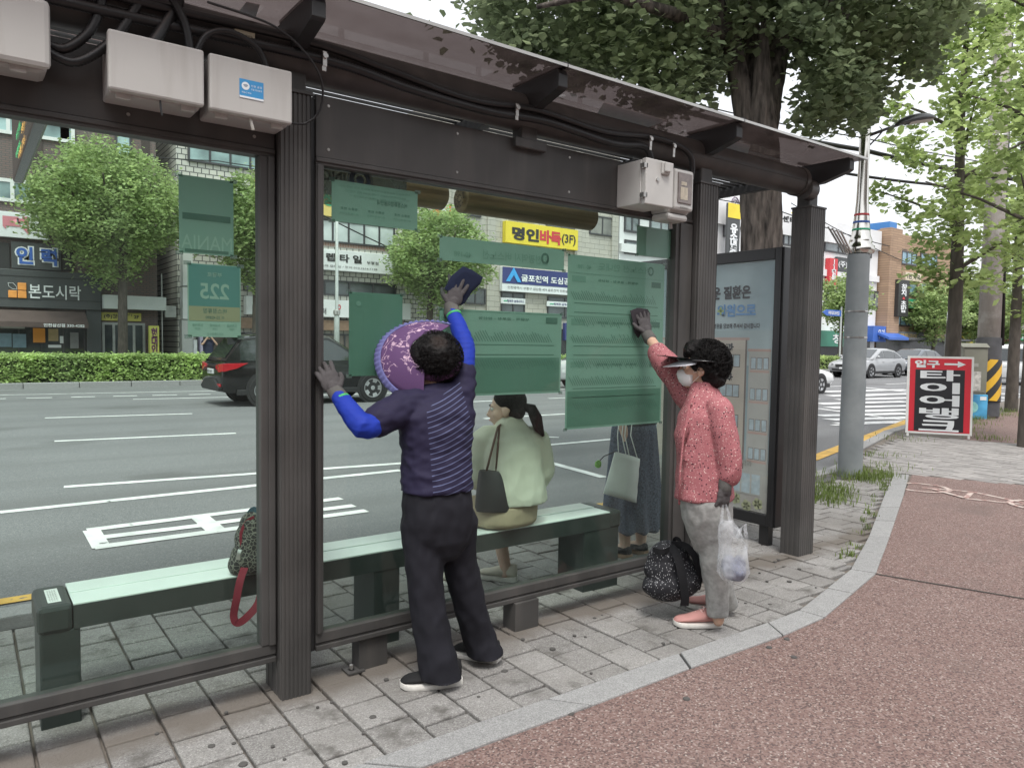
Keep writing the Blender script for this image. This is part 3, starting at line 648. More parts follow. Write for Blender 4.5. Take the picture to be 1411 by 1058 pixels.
pq(y0+.02, 3.48, .55, 1.47, cream2, 2); pq(y0+.02, 3.49, 1.46, 1.48, rose, 3)
for zr, nm in ((1.49, '소아과'), (1.255, '부인과'), (1.02, '이비인후과'), (.80, '안과')):
    ptext(nm, 3.74 if len(nm) < 5 else 3.78, zr, .24 if len(nm) < 5 else .34, .062, pnavy if zr != 1.02 else M('print_slate', (.12, .15, .25), .6), .035)
    for yw in (3.56, 3.88): 
        pq(yw, yw+.25, zr-.155, zr-.055, pline, 3); 
        for q in range(4): pq(yw+.006+q*.0605, yw+.0605+q*.0605-.002, zr-.149, zr-.061, pwin, 4)
    for q in range(3): pq(3.305+q*.055, 3.352+q*.055, zr-.165, zr-.075, pline, 3); pq(3.309+q*.055, 3.348+q*.055, zr-.161, zr-.079, pwin, 4)
    pq(3.30, 3.47, zr-.19, zr-.172, rose, 3)
ptext('성심치과', 3.52, .60, .2, .045, M('print_pale', (.36, .36, .34), .7), .02, 7)
pq(3.33, 3.7, .36, .54, cream2, 4); 
for q in range(4): pq(3.345+q*.09, 3.42+q*.09, .37, .52, pwin, 5)
ptext('가벼운 질환은', 3.748, 1.915, .535, .105, pnavy, .04); ptext('동네 병 의원으로', 3.775, 1.775, .69, .10, pblue, .04)
pl = MB(); c = (XP-.006, 3.755, 1.775); pl.box(c[0], c[0]+.0005, c[1]-.03, c[1]+.03, c[2]-.009, c[2]+.009); pl.box(c[0], c[0]+.0005, c[1]-.009, c[1]+.009, c[2]-.03, c[2]+.03); pl.build('plus_mark', pgreen, po)
ptext('위급한 이웃에게 큰 병원을 양보해 주셔서 감사합니다', 3.735, 1.655, .69, .042, pnavy, .02)
for (yy, zz) in ((3.36, .30), (3.46, .27), (3.56, .31), (3.66, .28), (3.9, .3)):
    o = MB()
    for k in range(5): a = k*1.257; o.lathe([(0, 0), (.022, 0), (.022, -.0004)], (XP-.003, yy+.025*math.cos(a), zz+.025*math.sin(a)), 'x', 10)
    o.build('flower_print', M('print_clover', (.45, .47, .30), .7), po)
pane = glassmat('panel_glass', (.97, .98, .97), .7, .012)
s = MB(); s.box(4.834, 4.838, y0, y1, z0, z1); s.build('glass_pane', pane, t)
# --- equipment boxes on the header
wbox = M('box_plastic', (.45, .438, .418), .55, var=.06, scale=3, bump=.03, bscale=200)
streaks(wbox, (14, 14, 1.3), .52, .8, (.36, .335, .31))
wbox2 = M('box_plastic_lip', (.36, .34, .33), .55, var=.06, scale=3)
def latch(par, x, z, y, w_=.045):
    s = MB(); s.box(x-w_/2, x+w_/2, y-.012, y, z-.013, z+.012); s.box(x-w_/2+.006, x-w_/2+.01, y-.014, y-.0121, z-.004, z+.02); s.box(x+w_/2-.01, x+w_/2-.006, y-.014, y-.0121, z-.004, z+.02); s.build('latch', wbox, par, bevel=.002)
def ebox(x0, x1, z0, z1, label, rnd_=.008, y0=2.84, gr='grey equipment boxes on the shelter header'):
    t = thing('equipment_box', label, 'equipment box', ((x0+x1)/2, 3.017, z0), group=gr)
    s = MB(); s.box(x0+.006, x1-.006, y0+.035, 3.016, z0+.012, z1-.004); s.build('body', wbox2, t, bevel=rnd_)
    s = MB(); s.box(x0, x1, y0, y0+.034, z0+.016, z1); s.build('lid', wbox, t, bevel=rnd_)
    for fx in (.16, .84):
        xx = x0+(x1-x0)*fx; latch(t, xx, z0+.012, y0+.045)
        s = MB(); s.box(xx-.03, xx+.03, y0+.036, y0+.05, z1-.005, z1+.007); s.build('hinge', wbox, t, bevel=.002)
    return t
b1 = ebox(.412, .718, 2.312, 2.526, 'blank grey equipment box between the cut-off box and the stickered one')
s = MB(); s.tube([(.575, 2.86, 2.325), (.576, 2.858, 2.30), (.58, 2.857, 2.275)], .0035, 6); s.build('cable_tail', blackp, b1)
b2 = ebox(.736, 1.040, 2.308, 2.524, 'grey equipment box with blue wireless sticker beside the dark post')
s = MB(); s.tube([(.885, 2.86, 2.325), (.89, 2.856, 2.30), (.895, 2.855, 2.28)], .006, 8); s.build('aerial', M('aerial_grey', (.35, .33, .30), .4), b2)
sb = M('sticker_blue', (.05, .27, .55), .4, var=.06); sw = M('sticker_white', (.75, .78, .8), .5, var=.03)
a, b = PY(330, 103, 2.838), PY(367, 131, 2.838)
zt = 2.455; s = MB(); s.box(a.x, a.x+.088, 2.8385, 2.8396, zt-.068, zt); q = s.build('sticker', sb, b2)
s = MB(); s.lathe([(0, 0), (.0145, 0), (.0145, -.0005)], (a.x+.022, 2.8383, zt-.024), 'y', 20); s.build('disc', sw, q)
s = MB()
for r0 in (.004, .0075, .011):
    n = 10; vs = [(a.x+.022+(r0+d)*math.cos(R(45+90*i/n)), 2.8374, zt-.031+(r0+d)*math.sin(R(45+90*i/n))) for d in (0, .0018) for i in range(n+1)]
    s.add(vs, [(i, i+1, n+2+i, n+1+i) for i in range(n)])
s.build('wireless_mark', M('mark_navy', (.02, .06, .15), .5), q)
for k, tx in enumerate(('인천 공공', '무료 와이파이')): text_mesh('lettering', tx, sw, (a.x+.062, 2.838, zt-.02-k*.013), (1, 0, 0), (0, 0, 1), w=.04, h=.008, parent=q, lift=.0003)
text_mesh('lettering', 'PUBLIC WI-FI', sw, (a.x+.025, 2.838, zt-.048), (1, 0, 0), (0, 0, 1), w=.034, h=.006, parent=q, lift=.0003)
s = MB(); s.box(a.x, a.x+.088, 2.8376, 2.8382, zt-.068, zt-.061); s.build('stripe', sw, q)
ebox(-.30, .250, 2.336, 2.57, 'grey equipment box with rounded corners cut by the left picture edge', .022)
# white metal cabinet and electricity meter
t = thing('control_cabinet', 'white steel cabinet with lock hanging left of the electricity meter', 'cabinet', (3.1, 3.0, 2.25))
wm = M('cabinet_white', (.50, .49, .47), .4, var=.08, scale=5)
a = PY(893, 222, 2.80); 
s = MB(); s.box(2.95, 3.165, 2.835, 3.016, 2.258, 2.492); s.build('body', wm, t, bevel=.004)
s = MB(); s.box(2.953, 3.170, 2.80, 2.8345, 2.252, 2.498); do = s.build('door', wm, t, bevel=.006)
s = MB(); s.lathe([(0, -.008), (.010, -.008), (.010, 0)], (3.04, 2.80, 2.392), 'y', 14); s.build('lock', steel, do)
s = MB(); s.box(3.065, 3.13, 2.786, 2.7995, 2.424, 2.49); s.box(3.075, 3.12, 2.772, 2.7858, 2.435, 2.488); s.build('hasp_cover', wm, do, bevel=.006)
for z_ in (2.30, 2.455): s = MB(); s.box(2.938, 2.965, 2.80, 2.83, z_-.012, z_+.012); s.tube([(2.945, 2.815, z_-.016), (2.945, 2.815, z_+.016)], .007, 8); s.build('hinge', steel, t)
t = thing('electricity_meter', 'white electricity meter with smoked window beside the white cabinet', 'meter', (3.32, 2.95, 2.23))
s = MB(); s.box(3.215, 3.40, 2.875, 3.016, 2.245, 2.50); s.build('body', wm, t, bevel=.022)
s = MB(); s.box(3.226, 3.392, 2.84, 2.874, 2.26, 2.492); fr = s.build('cover', wm, t, bevel=.02)
s = MB(); s.box(3.25, 3.368, 2.834, 2.8395, 2.30, 2.47); pn = s.build('window', M('smoked', (.16, .13, .12), .12, var=.25, scale=30, spec=.7), fr, bevel=.008)
s = MB(); s.box(3.27, 3.33, 2.8325, 2.8338, 2.32, 2.39); s.box(3.275, 3.32, 2.8325, 2.8338, 2.40, 2.42); s.build('dial', M('dial_cream', (.45, .40, .32), .5, var=.2, scale=60), pn)
text_mesh('lettering', '한국전력공사', inkb, (3.31, 2.8395, 2.277), (1, 0, 0), (0, 0, 1), w=.07, h=.011, parent=fr, lift=.001)
s = MB(); s.box(3.20, 3.37, 2.86, 2.99, 2.205, 2.2448); s.build('terminal_cover', wm, t, bevel=.016)
s = MB(); s.tube([(3.30, 2.93, 2.205), (3.305, 2.93, 2.17)], .01, 8); s.build('gland', wbox2, t)
# corrugated conduits and clips along the tube
def conduit(pts, rad, label, ribs=True, mat=blackp):
    P = [V(p) for p in pts]; out_ = []
    for i in range(len(P)-1):
        p0, p1, p2, p3 = P[max(i-1, 0)], P[i], P[i+1], P[min(i+2, len(P)-1)]
        n = max(2, int((p2-p1).length/(.006 if ribs else .03)))
        for k in range(n):
            u = k/n; out_.append(.5*((2*p1)+(p2-p0)*u+(2*p0-5*p1+4*p2-p3)*u*u+(3*p1-p0-3*p2+p3)*u**3))
    out_.append(P[-1]); rd = [rad*(1 if (not ribs or k % 2) else .86) for k in range(len(out_))]
    s = MB(); s.tube(out_, rd, 9); o = s.build('conduit', mat, None, smooth=True); tag(o, label, 'conduit', 'black conduits along the shelter beam'); return o
conduit([(-.6, 2.93, 2.67), (.5, 2.925, 2.67), (1.15, 2.925, 2.685), (1.5, 2.925, 2.655), (1.9, 2.92, 2.615), (2.3, 2.925, 2.645), (2.75, 2.92, 2.62), (3.15, 2.925, 2.66), (3.42, 2.925, 2.63), (3.49, 2.94, 2.53), (3.46, 2.95, 2.45), (3.38, 2.95, 2.42)], .017, 'long black conduit looping from beam down to the electricity meter', False)
conduit([(-.6, 2.935, 2.60), (.4, 2.93, 2.61), (1.2, 2.925, 2.63), (1.6, 2.92, 2.595), (2.0, 2.92, 2.58), (2.35, 2.925, 2.60), (2.8, 2.92, 2.57), (3.05, 2.925, 2.595), (3.12, 2.93, 2.55), (3.13, 2.94, 2.49)], .02, 'black ribbed conduit running from the tube into the white cabinet')
conduit([(.66, 2.94, 2.90), (.655, 2.93, 2.72), (.60, 2.92, 2.60), (.56, 2.91, 2.53)], .021, 'thick ribbed conduit dropping into the left end of the blank box')
conduit([(.40, 2.90, 2.80), (.58, 2.90, 2.74), (.66, 2.895, 2.64), (.685, 2.90, 2.53)], .016, 'ribbed conduit curving into the right end of the blank box')
conduit([(.70, 2.90, 2.52), (.74, 2.89, 2.60), (.82, 2.885, 2.63), (.92, 2.89, 2.60), (.965, 2.90, 2.525)], .012, 'thin ribbed hoop conduit between the blank and the stickered box')
conduit([(.24, 2.94, 2.44), (.33, 2.93, 2.42), (.44, 2.93, 2.52), (.52, 2.93, 2.66), (.6, 2.93, 2.8)], .017, 'black ribbed conduit curling up right of the rounded box')
conduit([(.24, 2.95, 2.47), (.30, 2.94, 2.46), (.38, 2.94, 2.55), (.42, 2.94, 2.7), (.44, 2.94, 2.85)], .017, 'steep ribbed conduit nearest the rounded box')
conduit([(.72, 2.80, 2.68), (.95, 2.80, 2.66), (1.09, 2.83, 2.60), (1.17, 2.87, 2.52), (1.175, 2.9, 2.42), (1.12, 2.92, 2.36), (1.03, 2.93, 2.355)], .0045, 'thin black wire looping past the dark post into the stickered box', False)
s_ = MB()
for i, (px, py) in enumerate(((447, 82), (712, 152), (896, 195), (928, 205))):
    c = PY(px, py, 2.905); o = MB(); o.box(c.x-.009, c.x+.009, 2.898, 2.905, c.z-.03, c.z+.03); o.tube([(c.x, 2.9, c.z+.012), (c.x, 2.89, c.z+.012)], .012, 10); o.box(c.x-.013, c.x+.005, 2.896, 2.9, c.z-.05, c.z-.03)
    ob = o.build('cable_clip', steel, None, bevel=.002)
    tag(ob, ['shiny steel cable clip nearest the dark post', 'shiny steel cable clip at the middle roof bracket', 'shiny steel cable clip above the white cabinet', 'shiny steel cable clip above the electricity meter'][i], 'cable clip', 'cable clips on the shelter beam')
a = PY(323, 40, 2.93); s = MB(); s.box(a.x, a.x+.075, 2.925, 2.929, a.z-.055, a.z); o = s.build('paper_tag', M('tag_cream', (.5, .45, .33), .8, var=.1, scale=20)); tag(o, 'cream paper tag with small print tied above the stickered box', 'tag')
for k in range(4): text_mesh('lettering', '통신설비 관리번호', inkb, (a.x+.0375, 2.9245, a.z-.016-k*.009), (1, 0, 0), (0, 0, 1), w=.055, h=.006, parent=o, lift=.0003)
# ================================================================== far side of the street
FZ = 32.0
tag(MB().box(-120, 300, 27.35, 31.9, -.3, .0).build('far_pavement', M('far_paving', (.28, .27, .26), .9, var=.15, scale=2)), kind='structure')
kk = MB()
for i in range(-20, 70): kk.box(i*1.5, i*1.5+1.48, 27.15, 27.345, -.3, .03)
tag(kk.build('far_kerb', gran, bevel=.02), kind='structure')
hl = MB(); hr = random.Random(4)
hedge_leaf = leafmat('hedge_leaf', (.29, .40, .16), (.40, .51, .21), .4)
def hedge(x0, x1, y0, label, n):
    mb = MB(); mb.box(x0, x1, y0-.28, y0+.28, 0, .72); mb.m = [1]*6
    cs = [(hr.uniform(x0, x1), y0+hr.choice((-.36, hr.uniform(-.36, .36))), hr.uniform(-.02, .85)) for _ in range(n)]+[(hr.uniform(x0, x1), y0+hr.uniform(-.36, .36), .84+hr.gauss(0, .03)) for _ in range(n//2)]
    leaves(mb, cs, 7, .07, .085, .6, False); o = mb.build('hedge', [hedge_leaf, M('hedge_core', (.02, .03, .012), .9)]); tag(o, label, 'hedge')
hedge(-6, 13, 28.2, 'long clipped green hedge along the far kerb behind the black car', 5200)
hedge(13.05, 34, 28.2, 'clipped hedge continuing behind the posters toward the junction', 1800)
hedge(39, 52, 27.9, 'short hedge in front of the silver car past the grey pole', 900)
# ---- facade tools
def fx(px, py, Y=FZ): p = PY(px, py, Y); return p.x, p.z
winf_w, winf_d = M('frame_white', (.72, .73, .72), .4, var=.04), M('frame_dark', (.05, .05, .055), .4)
glz = M('pane_bluegreen', (.10, .17, .18), .08, var=.5, scale=.6, spec=.8, c2=(.30, .42, .42)); glzd = M('pane_dark', (.025, .03, .032), .08, var=.5, scale=.5, spec=.8, c2=(.07, .08, .085)); glzb = M('pane_blue', (.10, .22, .30), .08, var=.4, scale=.3, spec=.8, c2=(.22, .36, .44))
def window(par, x0, x1, z0, z1, Y, n=2, frame=None, pane_=None, fw=.07, name='window'):
    frame = frame or winf_d; pane_ = pane_ or glz; w_ = MB()
    w_.box(x0, x1, Y-.06, Y+.05, z0, z0+fw); w_.box(x0, x1, Y-.06, Y+.05, z1-fw, z1)
    for i in range(n+1): xx = x0+(x1-x0-fw)*i/n; w_.box(xx, xx+fw, Y-.058, Y+.048, z0+fw+.001, z1-fw-.001)
    wo = w_.build(name, frame, par); g = MB(); g.box(x0+fw*.5, x1-fw*.5, Y-.02, Y-.01, z0+fw*.5, z1-fw*.5); g.build('pane', pane_, wo); return wo
def wpx(par, a, b, n=2, frame=None, pane_=None, Y=FZ, fw=.07):
    x0, z1 = fx(*a, Y); x1, z0 = fx(*b, Y); return window(par, x0, x1, z0, z1, Y-.03, n, frame, pane_, fw)
def brickmat(nm, c1, c2, mort, bw, rh, msz=.012, bump=.3, vertical=False):
    m = M(nm, c1, .85, var=.1); n, lk, b = nodes_of(m); tc = n.new('ShaderNodeTexCoord'); mp = n.new('ShaderNodeMapping'); mp.inputs['Rotation'].default_value = (R(90), 0, 0)
    br = n.new('ShaderNodeTexBrick'); br.inputs['Color1'].default_value = (*c1, 1); br.inputs['Color2'].default_value = (*c2, 1); br.inputs['Mortar'].default_value = (*mort, 1)
    br.inputs['Scale'].default_value = 1; br.inputs['Mortar Size'].default_value = msz; br.inputs['Brick Width'].default_value = bw; br.inputs['Row Height'].default_value = rh; br.inputs['Bias'].default_value = 0
    lk(tc.outputs['Object'], mp.inputs[0]); lk(mp.outputs[0], br.inputs['Vector'])
    t = n.new('ShaderNodeTexNoise'); t.inputs['Scale'].default_value = .7; t.inputs['Detail'].default_value = 6; lk(tc.outputs['Object'], t.inputs['Vector'])
    mr = n.new('ShaderNodeMapRange'); mr.inputs[3].default_value = .72; mr.inputs[4].default_value = 1.25; lk(t.outputs[0], mr.inputs[0])
    h = n.new('ShaderNodeHueSaturation'); lk(mr.outputs[0], h.inputs['Value']); lk(br.outputs[0], h.inputs['Color']); lk(h.outputs[0], b.inputs['Base Color']); return m
def signboard(par, a, b, mat, txts, Y=FZ, depth=.15, name='sign', edge=None):
    """flat sign; txts = (text, cx fraction, cz fraction, width fraction, height fraction, material, bold)"""
    x0, z1 = fx(*a, Y); x1, z0 = fx(*b, Y)
    s = MB(); s.box(x0, x1, Y-depth-.03, Y-.03, z0, z1); so_ = s.build(name, mat, par, bevel=.015)
    for tx in txts:
        s_, cx_, cz_, ww, hh, mt, bo_ = tx[:7]
        text_mesh('lettering', s_, mt, (x0+(x1-x0)*cx_, Y-depth-.03, z0+(z1-z0)*cz_), (1, 0, 0), (0, 0, 1), w=ww*(x1-x0), h=hh*(z1-z0), parent=so_, bold=bo_, lift=.02, vert=len(tx) > 7)
    return so_
def tone(nm, c, rough=.5): return M(nm, c, rough, var=.08, scale=1.2)
t_wh, t_bk, t_red, t_blu, t_yel, t_grn, t_pink, t_nav, t_org, t_dg = tone('sign_white', (.74, .76, .77)), tone('sign_black', (.03, .03, .03)), tone('sign_red', (.55, .05, .06)), tone('sign_blue', (.05, .13, .45)), tone('sign_yellow', (.75, .60, .05)), tone('sign_green', (.05, .42, .22)), tone('sign_pink', (.60, .22, .26)), tone('sign_navy', (.035, .045, .17)), tone('sign_orange', (.75, .30, .05)), tone('sign_darkgrey', (.065, .07, .072))
# ---- brick building, far left
A = thing('brick_building', 'dark brick shop building with lunch box shop and awning behind the round tree', 'building', (0, FZ, 0))
brk = brickmat('dark_brick', (.19, .125, .115), (.16, .125, .12), (.10, .095, .092), .23, .075)
s = MB(); s.box(-16, 6.25, FZ, FZ+9, -.2, 13); s.build('wall', brk, A)
s = MB(); 
for xx in (2.2, 3.05, 5.75): s.box(xx, xx+.28, FZ-.05, FZ-.001, 5.6, 13)
s.build('pilaster', M('brick_dark', (.07, .055, .052), .9), A)
wpx(A, (-40, 150), (103, 199), 3, winf_w, glz, fw=.12); wpx(A, (-45, 240), (75, 285), 4, winf_w, glz, fw=.12); wpx(A, (158, 170), (181, 222), 1, winf_d, glz)
signboard(A, (-60, 286), (66, 332), t_wh, [('력', .63, .5, .29, .72, t_pink, .06)], depth=.2, name='banner')
signboard(A, (-30, 332), (14, 372), t_bk, [], depth=.05, name='dark_window'); signboard(A, (84, 336), (101, 374), t_bk, [], depth=.05, name='dark_window')
q = signboard(A, (15, 333), (84, 374), t_dg, [('인 력', .5, .5, .88, .74, t_wh, .11), ], depth=.12)
x0, z1 = fx(15, 333); x1, z0 = fx(84, 374); text_mesh('lettering', '인 력', t_blu, ((x0+x1)/2, FZ-.15, (z0+z1)/2), (1, 0, 0), (0, 0, 1), w=.82*(x1-x0), h=.66*(z1-z0), parent=q, bold=.035, lift=.04)
x0, _ = fx(-120, 366); x1, _ = fx(137, 380); zt = fx(137, 379)[1]; zb_ = fx(137, 428)[1]
s = MB(); s.box(x0, x1, FZ-.45, FZ-.001, zb_, zt); sg = s.build('shop_sign', t_dg, A, bevel=.02)
s = MB(); s.box(x0, x1, FZ-.46, FZ-.452, zt-.25, zt-.22); s.box(x0, x1, FZ-.46, FZ-.452, zb_+.3, zb_+.33); s.build('seam', t_bk, sg)
a = fx(74, 401, FZ-.5); b = fx(40, 401, FZ-.5); c = fx(112, 401, FZ-.5)
text_mesh('lettering', '본도시락', t_wh, (a[0]+.05, FZ-.46, a[1]-.04), (1, 0, 0), (0, 0, 1), w=1.62, h=.52, parent=sg, bold=.01, lift=.03)
s = MB(); ox, oz = fx(24, 400, FZ-.5)[0], fx(24, 400, FZ-.5)[1]
for (u, v) in ((.14, .14), (.14, -.14), (-.14, -.14)):
    s.box(ox+u-.13, ox+u+.13, FZ-.50, FZ-.462, oz+v-.13, oz+v+.13)
s.build('emblem', M('emblem_orange', (.80, .33, .08), .5), sg, bevel=.035)
s = MB(); cc = [(ox-.27, oz+.25), (ox-.12, oz+.25), (ox-.02, oz+.12), (ox-.02, oz+.03), (ox-.14, oz+.04), (ox-.25, oz+.13)]
s.tube([(x, FZ-.48, z) for x, z in cc+cc[:1]], .008, 6); s.build('emblem_outline', t_wh, sg)
# awning
s = MB(); zaw = fx(60, 428)[1]-.02; x1a = fx(120, 440, FZ-1)[0]
s.prism([(x0, FZ-.46, zaw), (x0, FZ-1.35, zaw-.42), (x0, FZ-1.35, zaw-.60), (x0, FZ-1.33, zaw-.60), (x0, FZ-1.33, zaw-.44), (x0, FZ-.46, zaw-.03)], (x1a-x0, 0, 0)); aw = s.build('awning', M('awning_brown', (.085, .06, .055), .8, var=.15, scale=2), A)
text_mesh('lettering', '인천삼산점 330-4282', t_wh, (x1a-.75, FZ-1.35, zaw-.52), (1, 0, 0), (0, 0, 1), w=1.25, h=.12, parent=aw, lift=.01, bold=.02)
wpx(A, (-110, 447), (118, 500), 7, winf_d, glzd, fw=.05)
s = MB(); X0 = fx(-110, 480)[0]; X1 = fx(112, 480)[0]; s.box(X0, X1, FZ-.14, FZ-.10, .05, .75); s.build('counter_panel', M('panel_wood', (.16, .10, .065), .7, var=.3, scale=2), A)
for (px0, px1, pz0, pz1, mt) in ((45, 62, 452, 472, t_org), (66, 80, 453, 470, M('notice_tan', (.4, .3, .15), .7)), (0, 34, 443, 453, M('notice_grey', (.3, .3, .28), .7)), (82, 87, 463, 473, t_wh), (66, 84, 475, 479, t_wh), (-5, 16, 459, 478, M('pane_sky', (.2, .3, .36), .2)), (17, 36, 460, 479, M('pane_sky', (.2, .3, .36), .2)), (124, 135, 441, 454, t_wh), (122, 129, 459, 465, t_blu), (96, 108, 458, 480, M('machine_grey', (.2, .2, .2), .5))):
    xx0, zz1 = fx(px0, pz0); xx1, zz0 = fx(px1, pz1); s = MB(); s.box(xx0, xx1, FZ-.13, FZ-.105, zz0, zz1); s.build('notice', mt, A)
s = MB(); s.box(fx(118, 450)[0], fx(138, 450)[0], FZ-.3, FZ-.001, -.1, zb_-.001); s.build('pier', t_dg, A)
x2, x3 = fx(138, 410)[0], fx(223, 425)[0]
s = MB(); s.box(x2+.01, x3, FZ-.8, FZ-.001, fx(180, 427)[1], fx(180, 409)[1]); s.build('canopy', M('canopy_panel', (.50, .53, .52), .5, var=.08, scale=1.5), A)
signboard(A, (139, 430), (194, 443), tone('sign_olive', (.48, .44, .10)), [('(주)현대인력 2F', .5, .5, .88, .6, t_bk, .03)], depth=.08, name='entrance_sign')
wpx(A, (140, 444), (200, 500), 4, M('frame_steel', (.3, .31, .30), .4), glzd, fw=.09)
x_v, z_v = fx(212, 472, FZ-.5); zt2 = fx(212, 449, FZ-.5)[1]
s = MB(); s.box(x_v-.17, x_v+.17, FZ-.6, FZ-.35, .0, zt2); sv = s.build('banner_stand', tone('sign_lime', (.62, .62, .14)), A)
text_mesh('lettering', '현대인력', M('letter_plum', (.16, .04, .12), .6), (x_v, FZ-.6, zt2*.55+.12), (1, 0, 0), (0, 0, 1), w=.22, h=zt2*.7, parent=sv, bold=.04, lift=.01, vert=True)
s = MB(); s.box(6.5, 6.9, FZ-.2, FZ+.2, 2.3, 2.75); s.box(6.4, 6.44, FZ, FZ+.1, .2, 4); s.build('cooling_unit', M('unit_grey', (.4, .41, .4), .6), A)
# chairs outside the lunch shop
def mchair(x, y):
    t = thing('steel_chair', None, 'chair', (x, y, 0), group='steel chairs outside the lunch shop')
    s = MB(); s.box(x-.2, x+.2, y-.2, y+.2, .43, .46); s.build('seat', steel, t)
    s = MB(); s.box(x-.2, x+.2, y+.18, y+.2, .62, .9); s.build('backrest', steel, t)
    for dx_ in (-.19, .19):
        for dy_ in (-.19, .19): s = MB(); s.tube([(x+dx_, y+dy_, 0), (x+dx_, y+dy_, .43 if dy_ < 0 else .9)], .014, 6); s.build('leg', steel, t)
    return t
for px_, lb in ((47, 'steel chair outside the lunch shop, the one farther from the doorway'), (67, 'steel chair outside the lunch shop, the one nearer the doorway')): c_ = mchair(fx(px_, 490, 30.6)[0], 30.6); c_['label'] = lb
# ---- white tiled building
B_ = thing('tiled_building', 'pale tiled building with white reptile shop sign across the road', 'building', (13, FZ, 0))
tile = brickmat('white_tile', (.60, .58, .53), (.56, .55, .51), (.12, .12, .12), .30, .22, .02)
s = MB(); s.box(7.0, 19.2, FZ, FZ+10, -.2, 11.5); s.build('wall', tile, B_)
wpx(B_, (258, 196), (372, 239), 4, winf_d, glz, fw=.08); wpx(B_, (434, 300), (543, 343), 5, winf_d, M('pane_pale', (.40, .47, .47), .1, var=.3, scale=.5, c2=(.55, .6, .6)), fw=.08)
s = MB(); s.box(7.0, 19.2, FZ-.04, FZ-.001, fx(450, 338)[1]-.05, fx(450, 332)[1]+.05); s.build('course', brickmat('red_course', (.22, .12, .09), (.2, .11, .08), (.3, .28, .26), .08, .3), B_)
signboard(B_, (350, 245), (457, 300), tone('sign_cream', (.70, .55, .18)), [('S 삼성', .75, .6, .5, .5, t_grn, .04)], depth=.25, name='billboard')
q = signboard(B_, (335, 334), (562, 381), t_wh, [('렙 타 일', .56, .62, .22, .40, t_bk, .035), ('부평점', .74, .50, .075, .16, t_bk, .01), ('파충류용품 도소매 렙타일 / 문의 010.2616.7148', .52, .2, .5, .11, t_bk, .0)], depth=.3, name='shop_sign')
lf = MB(); c = fx(535, 365)
for k in range(9):
    a = R(100-k*22); r0 = .75; p0 = V((c[0]+.02*k, FZ-.35, c[1]-.05*k+.15)); p1 = p0+V((math.cos(a), 0, math.sin(a)))*r0; n = V((-math.sin(a), 0, math.cos(a)))*.05; lf.add([p0, p0.lerp(p1, .5)+n, p1, p0.lerp(p1, .5)-n], [(0, 1, 2, 3)])
lf.build('leaf_print', M('print_frond', (.42, .60, .22), .6), q)
wpx(B_, (335, 378), (545, 412), 6, winf_d, glzd); 
signboard(B_, (335, 408), (560, 441), t_wh, [('O', .53, .6, .02, .3, t_red, .05), ('베이비 스튜디오', .76, .34, .3, .36, t_bk, .02), ('소아청소년 발달센터', .3, .34, .3, .36, t_bk, .02)], depth=.4, name='shop_sign')
s = MB(); s.box(8, 19, FZ-.3, FZ-.001, fx(450, 455)[1], fx(450, 441)[1]-.01); s.build('fascia', M('fascia_tan', (.26, .17, .12), .7), B_)
wpx(B_, (270, 456), (560, 500), 9, winf_d, M('shop_dark', (.05, .045, .04), .1, var=.5, scale=.5, c2=(.14, .12, .1)))
for (px0, px1, pz0, pz1, mt) in ((248, 262, 350, 395, t_wh), (248, 262, 396, 440, t_wh), (247, 263, 441, 498, tone('pier_pale', (.5, .51, .5))), (262, 268, 468, 498, t_wh), (272, 276, 455, 498, tone('banner_lilac', (.55, .5, .65)))):
    xx0, zz1 = fx(px0, pz0); xx1, zz0 = fx(px1, pz1); s = MB(); s.box(xx0, xx1, FZ-.45, FZ-.002, max(zz0, -.1), zz1); s.build('pier', mt, B_)
signboard(B_, (596, 283), (614, 302), tone('sign_rust', (.65, .2, .06)), [('정', .5, .5, .6, .8, t_wh, .02)], depth=.5, name='projecting_sign')
# ---- grey stone building
C_ = thing('stone_building', 'grey stone building with yellow baduk club sign and navy banner', 'building', (25, FZ, 0))
stone = brickmat('grey_stone', (.46, .44, .385), (.43, .415, .37), (.22, .21, .19), .75, .28, .012)
s = MB(); s.box(19.22, 31.5, FZ, FZ+12, -.2, 13.5); s.build('wall', stone, C_)
s = MB()
for xx in (19.25, 22.0, 28.0, 30.9): s.box(xx, xx+.5, FZ-.12, FZ-.001, -.2, 13.5)
s.build('pilaster', stone, C_)
for a, b in (((640, 285), (662, 300)), ((700, 292), (735, 306)), ((752, 300), (792, 318)), ((812, 296), (846, 327)), ((640, 396), (668, 420)), ((690, 402), (722, 440)), ((754, 408), (800, 440)), ((815, 415), (850, 445))): wpx(C_, a, b, 2, winf_d, glzd if a[1] > 390 else M('pane_grey', (.14, .14, .13), .1, var=.4, scale=.7, c2=(.22, .22, .2)))
signboard(C_, (692, 305), (791, 346), t_yel, [('명인', .26, .47, .36, .62, t_bk, .05), ('바둑', .60, .47, .30, .66, t_red, .05), ('(3F)', .86, .45, .20, .55, t_bk, .02)], depth=.3, name='club_sign')
q = signboard(C_, (688, 368), (852, 412), t_wh, [('인천광역시 부평구 삼산동 459 굴포천역 민원실 1층  전화 032-330-3536', .4, .17, .72, .12, t_bk, 0)], depth=.25, name='office_banner')
x0, z1 = fx(688, 368); x1, z0 = fx(852, 412); s = MB(); s.box(x0, x1, FZ-.30, FZ-.281, z0+(z1-z0)*.33, z1); qq = s.build('navy_field', t_nav, q)
text_mesh('lettering', '굴포천역 도심공공주택 복합사업', t_wh, (x0+(x1-x0)*.53, FZ-.30, z0+(z1-z0)*.6), (1, 0, 0), (0, 0, 1), w=(x1-x0)*.78, h=(z1-z0)*.30, parent=qq, bold=.03, lift=.02)
